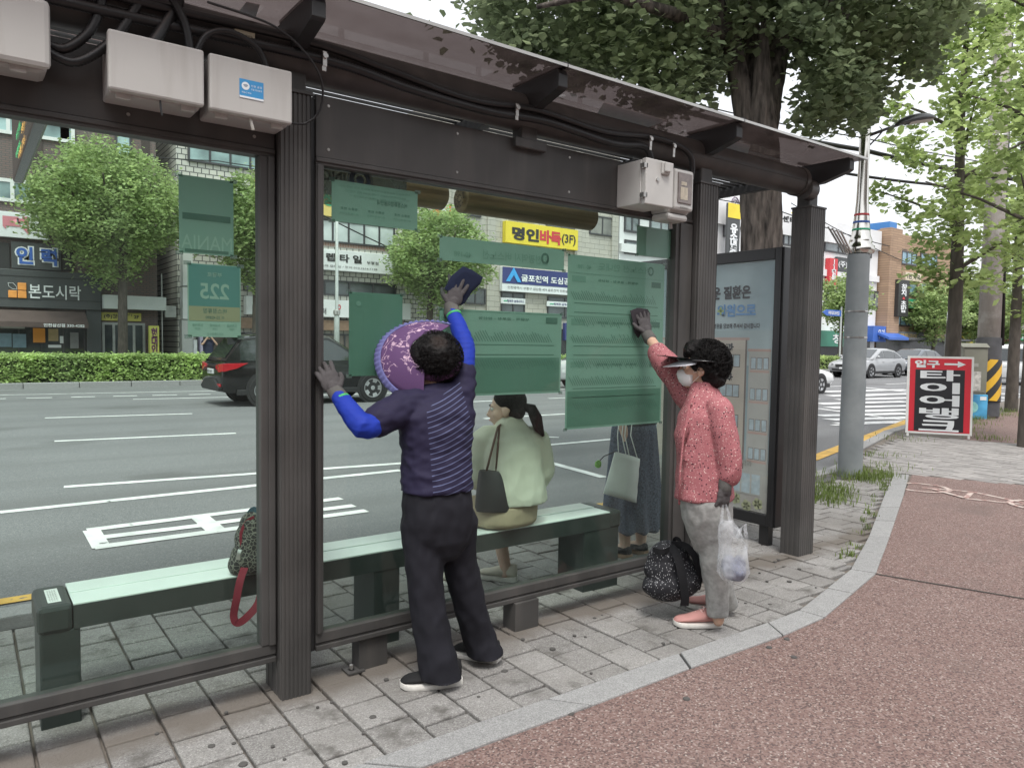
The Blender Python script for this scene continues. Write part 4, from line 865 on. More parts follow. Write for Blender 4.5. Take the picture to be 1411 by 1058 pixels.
ca = fx(703, 377); s = MB(); s.prism([(ca[0]-.5, FZ-.33, ca[1]-.45), (ca[0], FZ-.33, ca[1]+.3), (ca[0]+.5, FZ-.33, ca[1]-.45), (ca[0]+.25, FZ-.33, ca[1]-.45), (ca[0], FZ-.33, ca[1]-.1), (ca[0]-.25, FZ-.33, ca[1]-.45)], (0, .02, 0)); s.build('peak_logo', M('logo_blue', (.05, .35, .75), .5), qq)
for a, b in (((689, 410), (722, 420)), ((752, 415), (790, 424)), ((795, 420), (840, 428))): signboard(C_, a, b, t_wh, [('행복한 설계사무소', .58, .5, .7, .45, t_nav, .02), ('~', .16, .5, .14, .3, t_grn, .08)], depth=.1, name='window_sign')
signboard(C_, (775, 445), (830, 470), t_nav, [('사업지원센터', .5, .5, .7, .5, t_wh, .03)], depth=.2, name='shop_sign')
s = MB(); s.box(20, 31, FZ-.05, FZ-.001, -.1, 2.3); s.build('shopfront', M('front_dark', (.04, .042, .045), .2, var=.5, scale=.4), C_)
# ---- white football building
D_ = thing('white_building', 'white low-rise building with vertical youth football banner and red centre sign', 'building', (46, FZ, 0))
whr = M('white_render', (.70, .70, .70), .8, var=.07, scale=.4, c2=(.74, .74, .75))
s = MB(); s.box(31.6, 61.8, FZ, FZ+14, -.2, 10.9); s.box(31.6, 61.8, FZ-.25, FZ-.001, 9.6, 11.2); s.box(31.6, 61.8, FZ-.2, FZ-.001, 7.0, 7.5); s.build('wall', whr, D_)
x0_ = fx(1060, 272)[0]; s = MB(); s.box(x0_-2, x0_+3.5, FZ+2, FZ+8, 10.9, 12.6); s.build('roof_house', whr, D_)
for px_ in (1050, 1085, 985): xx = fx(px_, 285)[0]; s = MB(); s.tube([(xx, FZ+1, 10.9), (xx, FZ+1, 13.4)], .06, 6); s.build('mast', winf_d, D_)
for a, b in (((997, 298), (1014, 329)), ((1066, 315), (1077, 338)), ((1079, 318), (1093, 340)), ((1136, 330), (1172, 352)), ((1176, 336), (1200, 356)), ((860, 290), (880, 322)), ((895, 292), (925, 322)), ((1195, 400), (1212, 425)), ((1136, 385), (1160, 425)), ((860, 330), (915, 356))): wpx(D_, a, b, 2, winf_d, M('pane_slate', (.12, .14, .15), .1, var=.4, scale=.5, c2=(.24, .27, .28)), fw=.12)
for a, b in (((999, 302), (1010, 318)), ((1067, 317), (1075, 332))):
    xx0, zz1 = fx(*a); xx1, zz0 = fx(*b); s = MB(); xm = (xx0+xx1)/2; s.prism([(xx0, FZ-.12, zz1), (xx1, FZ-.12, zz1), (xx1, FZ-.12, zz0+.5), (xm, FZ-.12, zz0), (xx0, FZ-.12, zz0+.5)], (0, .02, 0)); s.build('crest_print', M('crest_blue', (.12, .24, .5), .6), D_)
signboard(D_, (998, 272), (1022, 302), t_wh, [('축', .93, .5, .12, .3, t_bk, .02)], depth=.2, name='emblem_board')
c = fx(1009, 285); s = MB(); 
for rr in (.55, .38):
    n = 14; s.tube([(c[0]+rr*.8*math.cos(2*math.pi*k/n), FZ-.24, c[1]+rr*1.1*math.sin(2*math.pi*k/n)) for k in range(n+1)], .05, 5)
s.ball((c[0], FZ-.24, c[1]), (.2, .03, .25)); s.build('football_emblem', tone('emblem_brown', (.2, .15, .2)), D_)
signboard(D_, (1040, 285), (1093, 316), t_wh, [('축구센터', .62, .52, .72, .44, t_red, .05)], depth=.2, name='centre_sign'); signboard(D_, (1089, 293), (1094, 312), t_yel, [], depth=.24, name='yellow_sign')
x_, z1 = fx(991, 283); _, z0 = fx(985, 360)
s = MB(); s.box(x_-.35, x_+.95, FZ-1.0, FZ-.85, z0-1, z1); bn = s.build('vertical_banner', t_dg, D_)
s = MB(); s.box(x_-.35, x_+.95, FZ-1.03, FZ-1.001, z1-.95, z1); s.build('banner_head', t_yel, bn)
text_mesh('lettering', '유소년축구단', t_wh, (x_+.3, FZ-1.0, (z0-1+z1-1.1)/2), (1, 0, 0), (0, 0, 1), w=.8, h=(z1-1.3-z0+.8), parent=bn, bold=.05, lift=.03, vert=True)
q = signboard(D_, (1137, 356), (1146, 400), t_red, [('JJ행복', .5, .62, .6, .7, t_wh, .03, 1)], depth=.4, name='vertical_sign'); signboard(D_, (1150, 354), (1182, 378), t_dg, [('(주)현대', .45, .5, .8, .5, t_wh, .02)], depth=.2)
for (a, b, mt, tx) in (((1112, 455), (1170, 478), tone('awning_green', (.05, .22, .15)), '청과'), ((1190, 449), (1207, 471), t_blu, '우리')): signboard(D_, a, b, mt, [(tx, .6, .5, .5, .6, t_wh, .02)], depth=.8, name='shop_sign')
s = MB(); s.box(33, 61, FZ-.06, FZ-.001, -.1, 2.6); s.build('shopfront', M('front_dark', (.04, .042, .045), .2, var=.5, scale=.4), D_)
x0_ = fx(1195, 472)[0]; x1_ = fx(1222, 480)[0]; s = MB(); s.prism([(x0_, FZ-.1, 3.1), (x0_, FZ-1.8, 2.4), (x0_, FZ-1.8, 2.2), (x0_, FZ-.1, 2.9)], (x1_-x0_, 0, 0)); s.build('awning', t_blu, D_)
# ---- brown tiled building
E_ = thing('brown_building', 'tan banded building with vertical tuna and sushi sign past the junction', 'building', (70, FZ, 0))
tan = brickmat('tan_tile', (.40, .27, .18), (.33, .22, .15), (.22, .16, .11), 1.6, .2, .02)
s = MB(); s.box(62, 78, FZ, FZ+14, -.2, 11.4); s.box(62, 64.0, FZ-.9, FZ-.001, 2.7, 11.5); s.build('wall', tan, E_)
for a, b in (((1220, 344), (1239, 363)), ((1242, 345), (1262, 367)), ((1231, 387), (1262, 408)), ((1231, 428), (1256, 450)), ((1268, 348), (1290, 370)), ((1268, 390), (1290, 412)), ((1264, 430), (1285, 452))): wpx(E_, a, b, 3, winf_d, glzb, fw=.12)
signboard(E_, (1219, 386), (1231, 437), t_bk, [('참치 초밥', .5, .5, .55, .78, t_wh, .03, 1), ('&', .5, .5, .3, .07, t_red, .05)], depth=1.2, name='vertical_sign')
signboard(E_, (1237, 411), (1264, 426), t_grn, [('YOGONG', .6, .5, .5, .4, t_wh, .03)], depth=.3); signboard(E_, (1243, 375), (1264, 389), tone('sign_beige', (.6, .52, .4)), [('1번 약국', .5, .5, .8, .6, t_bk, .02)], depth=.3)
signboard(E_, (1214, 456), (1264, 470), tone('sign_slate', (.17, .18, .19)), [('고향돌구이', .5, .5, .6, .6, tone('gold', (.55, .4, .2)), .04), ('*', .13, .5, .08, .6, t_red, .1)], depth=.5, name='shop_sign')
signboard(E_, (1208, 440), (1220, 459), t_blu, [('명', .5, .5, .5, .5, t_yel, .04)], depth=.8, name='small_sign')
s = MB(); s.box(62, 78, FZ-1.5, FZ-.001, 2.25, 2.45); s.box(62, 78, FZ-.06, FZ-.001, -.1, 2.2); s.build('shopfront', M('front_dark', (.04, .042, .045), .2, var=.5, scale=.4), E_)
s = MB(); c = fx(1243, 318); s.box(c[0]-.2, c[0]+1.1, FZ+1, FZ+3, 11.4, 12.6); s.build('roof_tank', tone('tank_blue', (.05, .2, .5)), E_)
F_ = thing('far_shop_row', 'low row of far shops with bright signs behind the pavement trees', 'building', (100, FZ, 0))
s = MB(); s.box(78.2, 210, FZ+1, FZ+12, -.2, 7.5); s.build('wall', M('far_wall', (.34, .32, .30), .8, var=.15, scale=.2), F_)
for (a, b, mt, tx, mt2) in (((1264, 462), (1280, 474), t_org, '마트', t_wh), ((1279, 455), (1309, 474), t_wh, '영양원', t_bk), ((1319, 458), (1338, 474), t_yel, '행복', t_bk), ((1370, 464), (1386, 472), t_bk, '세일', t_red), ((1388, 460), (1411, 470), t_grn, '약국', t_wh)): signboard(F_, a, b, mt, [(tx, .5, .5, .8, .65, mt2, .05)], Y=FZ+1, depth=.5, name='shop_sign')
s = MB(); s.box(78.2, 200, FZ+.9, FZ+.999, -.1, 3); s.build('shopfront', M('front_dark', (.04, .042, .045), .2, var=.5, scale=.4), F_)
# unseen building added behind the camera to darken glass reflections and block sky light
Gb = thing('unseen_building', 'plain brown building added unseen behind the camera to darken the glass reflections', 'building', (0, -9, 0))
s = MB(); s.box(-25, 16, -16, -9, -.2, 8); s.build('wall', M('rear_wall', (.20, .17, .15), .8, var=.2, scale=.5), Gb)
for k in range(8): window(Gb, -22+k*4.6, -19+k*4.6, .3, 2.6, -8.9, 2, winf_d, glzd, name='window')
# ================================================================== street trees
bark = M('bark', (.038, .032, .028), .95, var=.5, scale=22, bump=1.0, bscale=30, stretch=(1, 1, .16), c2=(.115, .098, .085))
bark2 = M('bark_grey', (.085, .073, .062), .95, var=.3, scale=14, bump=.8, bscale=30, stretch=(1, 1, .3))
def trunk(parent, pts, rad, name='trunk', mat=bark, seg=16, amp=.07):
    P = [V(p) for p in pts]; out_, rr = [], []
    for i in range(len(P)-1):
        n = max(3, int((P[i+1]-P[i]).length/.06))
        for k in range(n):
            u = k/n; p = P[i].lerp(P[i+1], u); out_.append(p); rr.append(rad[i]+(rad[i+1]-rad[i])*u)
    out_.append(P[-1]); rr.append(rad[-1])
    s = MB(); s.tube(out_, rr, seg)
    for i, v in enumerate(s.v):
        q = V(v); k = i//seg; k = min(k, len(out_)-1); d_ = q-out_[k]; a = noise.noise(V((q.x*17, q.y*17, q.z*2.2)))+.5*noise.noise(V((q.x*40, q.y*40, q.z*6))); s.v[i] = tuple(q+d_*(-abs(a)*2+.5)*amp)
    return s.build(name, mat, parent, smooth=True)
random.seed(21)
# big ginkgo behind the shelter end
T = thing('ginkgo_tree', 'big old ginkgo with thick furrowed trunk and dark dense leaves above the shelter', 'tree', (6.8, 4.8, 0))
c = PY(1048, 340, 4.8)
trk = trunk(T, [(6.86, 4.8, -.05), (6.86, 4.8, 2.4), (6.75, 4.8, 3.6), (6.72, 4.78, 4.9)], [.26, .212, .19, .02], amp=.13, seg=64)
def D8(px, py, d): return D(px, py, d)
for pts, rd in (([(6.74, 4.8, 3.35), D8(1072, 60, 8.1), D8(1120, -60, 8.0), D8(1150, -250, 7.9)], [.15, .12, .09, .05]), ([(6.72, 4.78, 3.3), D8(1008, 60, 7.8), D8(960, -60, 7.6), D8(900, -220, 7.4)], [.14, .10, .08, .04]), ([(6.73, 4.8, 3.6), D8(1032, 20, 8.2), D8(1035, -150, 8.4)], [.12, .10, .07]),
                ([D8(1010, 60, 7.8), D8(930, 20, 7.0), D8(830, -10, 6.6), D8(740, 10, 6.5)], [.08, .06, .04, .02]), ([D8(1100, -20, 8.0), D8(1190, 40, 7.8), D8(1270, 40, 8)], [.07, .05, .02]), ([D8(1080, 40, 8.1), D8(1150, 90, 8.0), D8(1190, 130, 7.9)], [.05, .03, .012]), ([D8(960, -40, 7.6), D8(820, -100, 7.8), D8(720, -60, 8)], [.07, .05, .02])):
    trunk(T, pts, rd, 'limb', bark, 10)
gl = leafmat('ginkgo_leaf', (.135, .180, .105), (.215, .270, .145), .48)
cs = []
def outline(px):   # lower edge of the crown in the photograph
    pts = [(660, -10), (690, 45), (720, 62), (760, 85), (800, 100), (850, 92), (900, 140), (925, 150), (960, 120), (985, 120), (1005, 60), (1045, 25), (1085, 30), (1110, 70), (1130, 165), (1160, 130), (1190, 150), (1225, 50), (1265, 62), (1290, 45), (1315, 15), (1345, -20)]
    for (a, b), (c, d) in zip(pts, pts[1:]):
        if a <= px <= c: return b+(d-b)*(px-a)/(c-a)
    return -40
g = random.Random(31)
while len(cs) < 1080:
    px = g.uniform(655, 1345); lo = outline(px); py = lo-8-g.random()**1.5*330
    p = D(px, py, g.uniform(7.0, 9.4) if py > lo-90 else g.uniform(6.8, 10)); cs.append(p)
mb = MB(); leaves(mb, cs, 40, .13, .056, .75, True, .9)
cs2 = [D(g.gauss(x, sx), g.gauss(y, sy), g.uniform(7.6, 8.4)) for x, y, sx, sy, n in ((1165, 110, 22, 22, 30), (1190, 150, 8, 16, 14), (1130, 155, 10, 10, 12), (1105, 60, 14, 14, 14), (905, 145, 14, 8, 12), (1275, 75, 16, 9, 14), (800, 92, 25, 10, 14), (715, 55, 20, 12, 12)) for _ in range(n)]
leaves(mb, cs2, 22, .09, .06, .8, True, .9)
cs3 = [(g.uniform(3.5, 9.5), g.uniform(2.5, 8), g.uniform(5.6, 9)) for _ in range(240)]
leaves(mb, cs3, 30, .25, .1, .8, True, .4)
mb.build('crown', gl, T)
# roof-side overhanging twigs seen against the tinted sheet
# young bright ginkgos along the pavement to the right
gl2 = leafmat('young_leaf', (.20, .285, .105), (.29, .37, .15), .5)
def young(base, h, pxr, label, n, per, sz, trad, dist, fork=None):
    T = thing('young_ginkgo_tree', label, 'tree', base, group='young ginkgos along the pavement')
    b = V(base); trunk(T, [b+V((0, 0, -.1)), b+V((.0, 0, h*.35)), b+V((-.02, .05, h*.7)), b+V((0, 0, h))], [trad, trad*.75, trad*.45, trad*.12], mat=bark2, seg=10)
    cs = []
    for k in range(26):
        z0 = h*(.30+.64*k/26); a = k*2.4; ln = min(1, .62+k/26*1.2)*(1-(k/26)**2*.75)*1.75*(.7+.5*g.random()); e_ = b+V((math.cos(a)*ln, math.sin(a)*ln, z0+ln*.55)); s0 = b+V((0, 0, z0))
        if k % 2 == 0: trunk(T, [s0, s0.lerp(e_, .5)+V((0, 0, .06)), e_], [trad*.28, trad*.16, .01], 'limb', bark2, 6)
        for i in range(n): u = .18+.85*g.random()**.8; cs.append(s0.lerp(e_, u)+V((g.gauss(0, .16), g.gauss(0, .16), g.gauss(-.05, .14))))
    mb = MB(); leaves(mb, cs, per, .11, sz, .7, True, .5); mb.build('crown', gl2, T); return T
young(tuple(D(1308, 588, 14.2).to_2d().to_3d()), 8.6, None, 'bright green young ginkgo standing just behind the red tyre sign', 16, 15, .078, .155, 14)
b3 = G(1393, 566); young((b3.x, b3.y, 0), 8.2, None, 'bright green young ginkgo farther right beside the white van', 14, 14, .08, .15, 17)
b4 = D(1418, 560, 11.5); young((b4.x, b4.y, 0), 7.6, None, 'bright ginkgo foliage cut by the right picture edge', 10, 13, .075, .14, 12)
# clipped trees on the far pavement
gl3 = leafmat('far_leaf', (.19, .28, .115), (.31, .40, .175), .40)
def far_tree(px, py, rx, rz, Y, label, n, base_px=None, trad=.17, sz=.14, mat=gl3, grp='clipped street trees on the far pavement'):
    c = PY(px, py, Y); bx = PY(base_px or px, py, Y).x
    T = thing('street_tree', label, 'tree', (bx, Y, 0), group=grp)
    trunk(T, [(bx, Y, -.1), (bx+.05, Y, c.z-rz*.6), (c.x, Y, c.z+rz*.3)], [trad, trad*.85, trad*.3], mat=bark2, seg=10)
    for k in range(7):
        a = k*.9; trunk(T, [(bx+.03, Y, c.z-rz*(.75-.1*k)), (c.x+math.cos(a)*rx*.5, Y+math.sin(a)*rx*.5, c.z+rz*.2), (c.x+math.cos(a)*rx*.8, Y+math.sin(a)*rx*.8, c.z+rz*.4)], [trad*.4, trad*.25, .02], 'limb', bark2, 6)
    cs = []
    while len(cs) < n:
        u = V((g.gauss(0, 1), g.gauss(0, 1), g.gauss(0, 1))).normalized(); r = g.random()**.35
        wob = 1+.17*noise.noise(u*2.2+V((px, 0, 0)))+.10*noise.noise(u*6)
        q = V((u.x*rx, u.y*rx*.9, u.z*rz))*r*wob
        if q.z < -rz*.35 and (q.x*q.x+q.y*q.y)**.5 > rx*(.95+q.z/rz*.75): continue
        cs.append(c+q)
    mb = MB(); leaves(mb, cs, 14, .17, sz, .8, False, .3); mb.build('crown', mat, T); return T
far_tree(150, 295, 2.65, 2.45, 29.6, 'large round clipped tree in front of the dark brick building', 2300, 166, sz=.11)
tt = far_tree(168, 362, 1.35, 1.25, 29.6, 'low hanging lower bough of the large round clipped tree', 10, 168) if 0 else None
far_tree(352, 322, 2.0, 2.3, 29.4, 'street tree half hidden by the dark shelter post', 900, 352)
far_tree(607, 362, 2.5, 2.7, 29.6, 'street tree behind the cleaning cloth in front of the stone building', 1200, 592)
far_tree(1162, 418, 2.3, 1.9, 28.5, 'small green street tree left of the grey lamp pole', 500, 1160, sz=.17)
far_tree(1285, 432, 3.2, 2.7, 30.5, 'dark street tree in front of the tan building', 700, 1288, sz=.2)
far_tree(1338, 430, 3.6, 3.2, 31, 'distant street tree behind the concrete pole', 800, 1345, sz=.28)
far_tree(1400, 435, 4.8, 4.0, 31, 'distant street tree at the right picture edge', 700, 1400, sz=.28)
# extra lower foliage lobe for the first tree belongs to its crown
# ================================================================== people
def skinmat(nm, c):
    m = M(nm, c, .55, var=.08, scale=25, bump=.05, bscale=300); b = m.node_tree.nodes['Principled BSDF']; b.inputs['Subsurface Weight'].default_value = .12; b.inputs['Subsurface Scale'].default_value = .01; return m
skin = skinmat('skin', (.52, .33, .24)); skin2 = skinmat('skin_pale', (.60, .42, .33))
hairm = M('hair_black', (.007, .006, .006), .55, var=.5, scale=60, bump=.8, bscale=120, spec=.2)
def fabric(nm, c, var=.08, rough=.85, bump=.12, bscale=500, scale=6): return M(nm, c, rough, var=var, scale=scale, bump=bump, bscale=bscale, spec=.25)
def ring(c, rv, fv, hw, hd, n=22, sq=2.4):
    out_ = []
    for i in range(n):
        a = 2*math.pi*i/n; ca, sa = math.cos(a), math.sin(a)
        out_.append(V(c)+V(rv)*(hw*math.copysign(abs(ca)**(2/sq), ca))+V(fv)*(hd*math.copysign(abs(sa)**(2/sq), sa)))
    return out_
def limb(mb, pts, rad, seg=14, open_end=False):
    P = [V(p) for p in pts]
    if len(P) > 2:      # soften the joint a little
        q, r = [], []
        for i in range(len(P)-1):
            p0, p1, p2, p3 = P[max(i-1, 0)], P[i], P[i+1], P[min(i+2, len(P)-1)]
            for k in range(6):
                u = k/6; lin = p1.lerp(p2, u); cat = .5*((2*p1)+(p2-p0)*u+(2*p0-5*p1+4*p2-p3)*u*u+(3*p1-p0-3*p2+p3)*u**3)
                q.append(lin.lerp(cat, .5)); r.append(rad[i]+(rad[i+1]-rad[i])*u)
        q.append(P[-1]); r.append(rad[-1])
    else: q, r = P, rad
    mb.tube(q, r, seg); mb.ball(q[0], r[0]*.98, 12, 8)
    if not open_end: mb.ball(q[-1], r[-1]*.98, 12, 8)
def frame(fw, up):
    f_ = V(fw).normalized(); u_ = V(up); u_ = (u_-f_*u_.dot(f_)).normalized(); r_ = f_.cross(u_); return r_, f_, u_
def head(mb, c, fw, up, s=1.0):
    r_, f_, u_ = frame(fw, up); Rm = Matrix((r_, f_, u_)).transposed(); c = V(c)
    def P(x, y, z): return c+(r_*x+f_*y+u_*z)*s
    def B(x, y, z, rx, ry, rz): mb.ball(P(x, y, z), V((rx, ry, rz))*s, 16, 10, rot=Rm)
    B(0, -.012, .03, .074, .094, .083); B(0, .028, -.03, .060, .062, .074); B(0, .042, -.082, .034, .036, .030); B(0, .058, -.092, .02, .018, .016)
    B(0, .078, .018, .046, .014, .011)
    limb(mb, [P(0, .086, .008), P(0, .101, -.022), P(0, .106, -.034)], [.009*s, .011*s, .0125*s], 8); B(.011, .097, -.036, .009, .01, .008); B(-.011, .097, -.036, .009, .01, .008)
    B(0, .084, -.060, .022, .011, .006); B(0, .083, -.070, .020, .012, .007); B(.036, .055, -.03, .022, .022, .022); B(-.036, .055, -.03, .022, .022, .022)
    for sg in (1, -1): B(sg*.075, -.008, -.018, .010, .022, .031)
    return P, Rm
def eyes(par, P, Rm, s=1.0):
    for sg in (1, -1):
        mb = MB(); mb.ball(P(sg*.031, .074, .002), .0125*s, 12, 8, 0); mb.ball(P(sg*.031, .083, .002), .0058*s, 10, 6, 1); mb.build('eye', [M('eye_white', (.6, .58, .55), .2), M('iris', (.02, .012, .008), .15)], par, smooth=True)
        mb = MB(); mb.tube([P(sg*.014, .093, .020), P(sg*.03, .092, .026), P(sg*.046, .080, .021)], [.0025*s, .003*s, .0015*s], 6); mb.build('eyebrow', hairm, par)
def hand(mb, wr, d, nrm, side, L=.175, curl=.25, spread=.22, rr=.0088, thumb_in=.0):
    """palm + five unequal fingers; nrm = back-of-hand direction; thumb leaves on the 'side' edge"""
    wr, d, nrm = V(wr), V(d).normalized(), V(nrm); nrm = (nrm-d*nrm.dot(d)).normalized(); lat = d.cross(nrm)*side; k = L/.175
    Rm = Matrix((lat, d, nrm)).transposed()
    mb.ball(wr+d*.050*k, V((.041, .052, .017))*k, 16, 10, rot=Rm); mb.ball(wr+d*.072*k+lat*.004, V((.040, .028, .0155))*k, 14, 8, rot=Rm)
    limb(mb, [wr-d*.03, wr+d*.03*k], [.029*k, .028*k], 12)
    for i, (off, ln) in enumerate(((.030, .068), (.010, .077), (-.011, .071), (-.030, .055))):
        b = wr+d*(.088-.004*abs(i-1.2))*k+lat*off*k; a = spread*off/.03; dd = (d+lat*a).normalized(); p = [b-dd*.012]; ang = 0; cur = b
        for j, fr in enumerate((.45, .3, .25)):
            ang += curl*(1 if j else .6)*(1+.12*(i-1)); v = dd*math.cos(ang)-nrm*math.sin(ang); p.append(cur); cur = cur+v*ln*fr*k
        p.append(cur); limb(mb, p, [rr*1.12*k, rr*1.1*k, rr*k, rr*.95*k, rr*.78*k], 10)
    b = wr+d*.026*k+lat*.030*k; t1 = (d*.65+lat*(.72-thumb_in)-nrm*(.2+thumb_in)).normalized(); t2 = (d*.9+lat*(.4-thumb_in)-nrm*(.25+thumb_in)).normalized()
    limb(mb, [b-t1*.012, b+t1*.034*k, b+t1*.034*k+t2*.030*k], [.0135*k, .0115*k, .0088*k], 10)
def wrinkle(amp, sc, zs=1.0, seed=0., fine=.4):
    def f(p, n):
        q = V((p.x*sc+seed, p.y*sc, p.z*sc*zs)); a = noise.noise(q); b = noise.noise(q*2.3+V((7, 3, seed)))
        return amp*((1-abs(a)*2.2)*.7+fine*b)
    return f
def shoe(par, heel, toe, w_, h_, upper, sole, extra=None, ankle=None, name='shoe'):
    heel, toe = V(heel), V(toe); d = toe-heel; L_ = d.length; d.normalize(); lat = V((-d.y, d.x, 0)); up = V((0, 0, 1))
    def hwid(u): return w_/2*(.70+.30*math.sin(min(1, u*1.15)*math.pi*.75))*(1 if u < .82 else math.sqrt(max(.03, 1-((u-.82)/.19)**2)))*(1 if u > .06 else .75+.25*u/.06)
    root = MB(); rings = []
    N = 14
    for i in range(N+1):
        u = i/N; hw = hwid(u); top = h_*(1.0 if u < .25 else 1.0-.42*min(1, (u-.25)/.5)) if u < .78 else h_*(.58-.22*((u-.78)/.22)**2)
        c = heel+d*(u*L_); z0 = .026
        rr = []
        for k in range(16):
            a = 2*math.pi*k/16; x = math.cos(a); y = math.sin(a)
            ww = hw*(.96 if y < 0 else .96-.34*max(0, y)**1.5*(1 if u < .75 else .6))
            rr.append(c+lat*(x*ww)+up*(z0+(top-z0)*(.5+.5*y)))
        rings.append(rr)
    root.loft(rings); so_ = root.build(name, upper, par, smooth=True)
    s = MB(); r1 = []
    for zz, g_ in ((.001, .93), (.006, 1.0), (.019, 1.04), (.025, 1.01)):
        pts = []
        for i in range(17): u = i/16; pts.append(heel+d*(u*L_*1.02-.004)+lat*(hwid(u)*g_*1.03)+up*(zz+.010*max(0, (u-.75)/.25)**2+(.010*(1-u/.35) if u < .35 and zz > .02 else 0)))
        for i in range(16, -1, -1): u = i/16; pts.append(heel+d*(u*L_*1.02-.004)-lat*(hwid(u)*g_*1.03)+up*(zz+.010*max(0, (u-.75)/.25)**2+(.010*(1-u/.35) if u < .35 and zz > .02 else 0)))
        r1.append(pts)
    s.loft(r1); s.build('sole', sole, so_, smooth=True, auto=True)
    return so_, heel, d, lat, L_
def curls(mb, c, rad, rot, n, ln, th, seed, keep=lambda v: True):
    g_ = random.Random(seed)
    for _ in range(n):
        v = V((g_.gauss(0, 1), g_.gauss(0, 1), g_.gauss(0, 1))).normalized()
        if not keep(v): continue
        p = V(c)+rot @ V((v.x*rad[0], v.y*rad[1], v.z*rad[2])); nn = (rot @ v).normalized(); t = nn.orthogonal().normalized(); t2 = nn.cross(t); a = g_.uniform(0, 6.28); t = t*math.cos(a)+t2*math.sin(a)
        mb.tube([p-nn*.008, p+nn*ln*.35+t*ln*.15, p+nn*ln*.45+t*ln*.6, p+nn*ln*.2+t*ln*.95], [th, th, th*.8, th*.3], 4)
RV, FV = _r.copy(), V((_f.x, _f.y, 0)).normalized(); UP = V((0, 0, 1))
# ------------------------------------------------------------ woman with the purple sun hat (A)
A1 = thing('person', 'woman in purple floral sun hat and striped navy shirt wiping the glass with raised arm', 'person', (1.75, 2.75, 0), group='women at the bus shelter')
rv, fv = V((1, -.05, 0)).normalized(), V((.05, 1, 0)).normalized()
hc = D(592, 493, 3.30); look = (-RV*.92+UP*.16+FV*.18); upA = UP*.50-FV*.80+RV*.10
sR, eR, wR = D(632, 545, 3.33), D(641, 478, 3.42), D(622, 424, 3.545); sL, eL, wL = D(556, 562, 3.17), D(500, 588, 3.00), D(463, 541, 3.10)
hL, kL, aL = D(583, 700, 3.19), D(590, 805, 3.20), D(612, 922, 3.22); hR, kR, aR = D(630, 700, 3.30), D(642, 795, 3.38), D(671, 893, 3.455)
mb = MB(); P, Rm = head(mb, hc, look, upA, .98)
rA = [ring(D(px, py, dp), rv, fv, hw, hd) for px, py, dp, hw, hd in ((606, 720, 3.25, .10, .07), (605, 655, 3.24, .125, .08), (602, 610, 3.25, .16, .105), (599, 575, 3.26, .165, .105), (598, 548, 3.27, .13, .085), (601, 530, 3.30, .06, .055))]
mb.loft(rA); limb(mb, [D(600, 545, 3.29), hc-UP*.05], [.055, .05])
limb(mb, [sR, eR, wR], [.046, .037, .026]); limb(mb, [sL, eL, wL], [.046, .037, .026])

for h_, k_, a_ in ((hL, kL, aL), (hR, kR, aR)): limb(mb, [h_, k_, a_], [.068, .050, .036]); limb(mb, [a_, V((a_.x, a_.y, .05))], [.036, .03])
remesh('body', mb, .009, skin, A1, 5)
# trousers
tr = fabric('trousers_black', (.013, .013, .018), .25, .8, .1, 500)
mb = MB(); mb.loft([ring(D(px, py, dp), rv, fv, hw, hd) for px, py, dp, hw, hd in ((602, 660, 3.24, .145, .10), (603, 690, 3.24, .156, .115), (604, 718, 3.24, .158, .117), (606, 742, 3.25, .142, .106), (607, 760, 3.26, .10, .08), (607, 770, 3.26, .06, .05))])
limb(mb, [D(580, 720, 3.21), D(584, 768, 3.21), D(588, 825, 3.21), D(598, 885, 3.215), D(609, 941, 3.22)], [.090, .082, .074, .078, .088], 18, True); limb(mb, [D(631, 715, 3.30), D(632, 768, 3.35), D(647, 830, 3.40), D(660, 878, 3.44), D(671, 907, 3.455)], [.088, .079, .071, .073, .082], 18, True)
tro = remesh('trousers', mb, .009, tr, A1, 4, wrinkle(.007, 13, .55, 3.1, .7))
for v in tro.data.vertices:
    if v.co.z < .05: v.co.z = .05+(v.co.z-.05)*.15
# shirt: navy with fine pale blue stripes on the back panel
sm = bpy.data.materials.new('striped_shirt'); sm.use_nodes = True; n = sm.node_tree.nodes; lk = sm.node_tree.links.new; b = n['Principled BSDF']; b.inputs['Roughness'].default_value = .75; b.inputs['Specular IOR Level'].default_value = .25
tc = n.new('ShaderNodeTexCoord'); sp = n.new('ShaderNodeSeparateXYZ'); lk(tc.outputs['Object'], sp.inputs[0])
def mth(op, a, b_=None, c_=None):
    q = n.new('ShaderNodeMath'); q.operation = op
    for i, x in enumerate((a, b_, c_)):
        if x is None: continue
        if isinstance(x, (int, float)): q.inputs[i].default_value = x
        else: lk(x, q.inputs[i])
    return q.outputs[0]
lat_ = mth('ADD', mth('MULTIPLY', sp.outputs[0], RV.x), mth('MULTIPLY', sp.outputs[1], RV.y)); p0 = D(598, 620, 3.2).dot(RV)
latc = mth('SUBTRACT', lat_, p0)
curve = mth('MULTIPLY', mth('POWER', mth('ABSOLUTE', mth('ADD', latc, .02)), 1.6), .9)
ph = mth('MULTIPLY', mth('SUBTRACT', mth('SUBTRACT', sp.outputs[2], mth('MULTIPLY', latc, mth('ADD', mth('MULTIPLY', mth('SUBTRACT', sp.outputs[2], 1.05), 1.0), .08))), curve), 44)
fr = mth('FRACT', ph); line = mth('LESS_THAN', fr, .17)
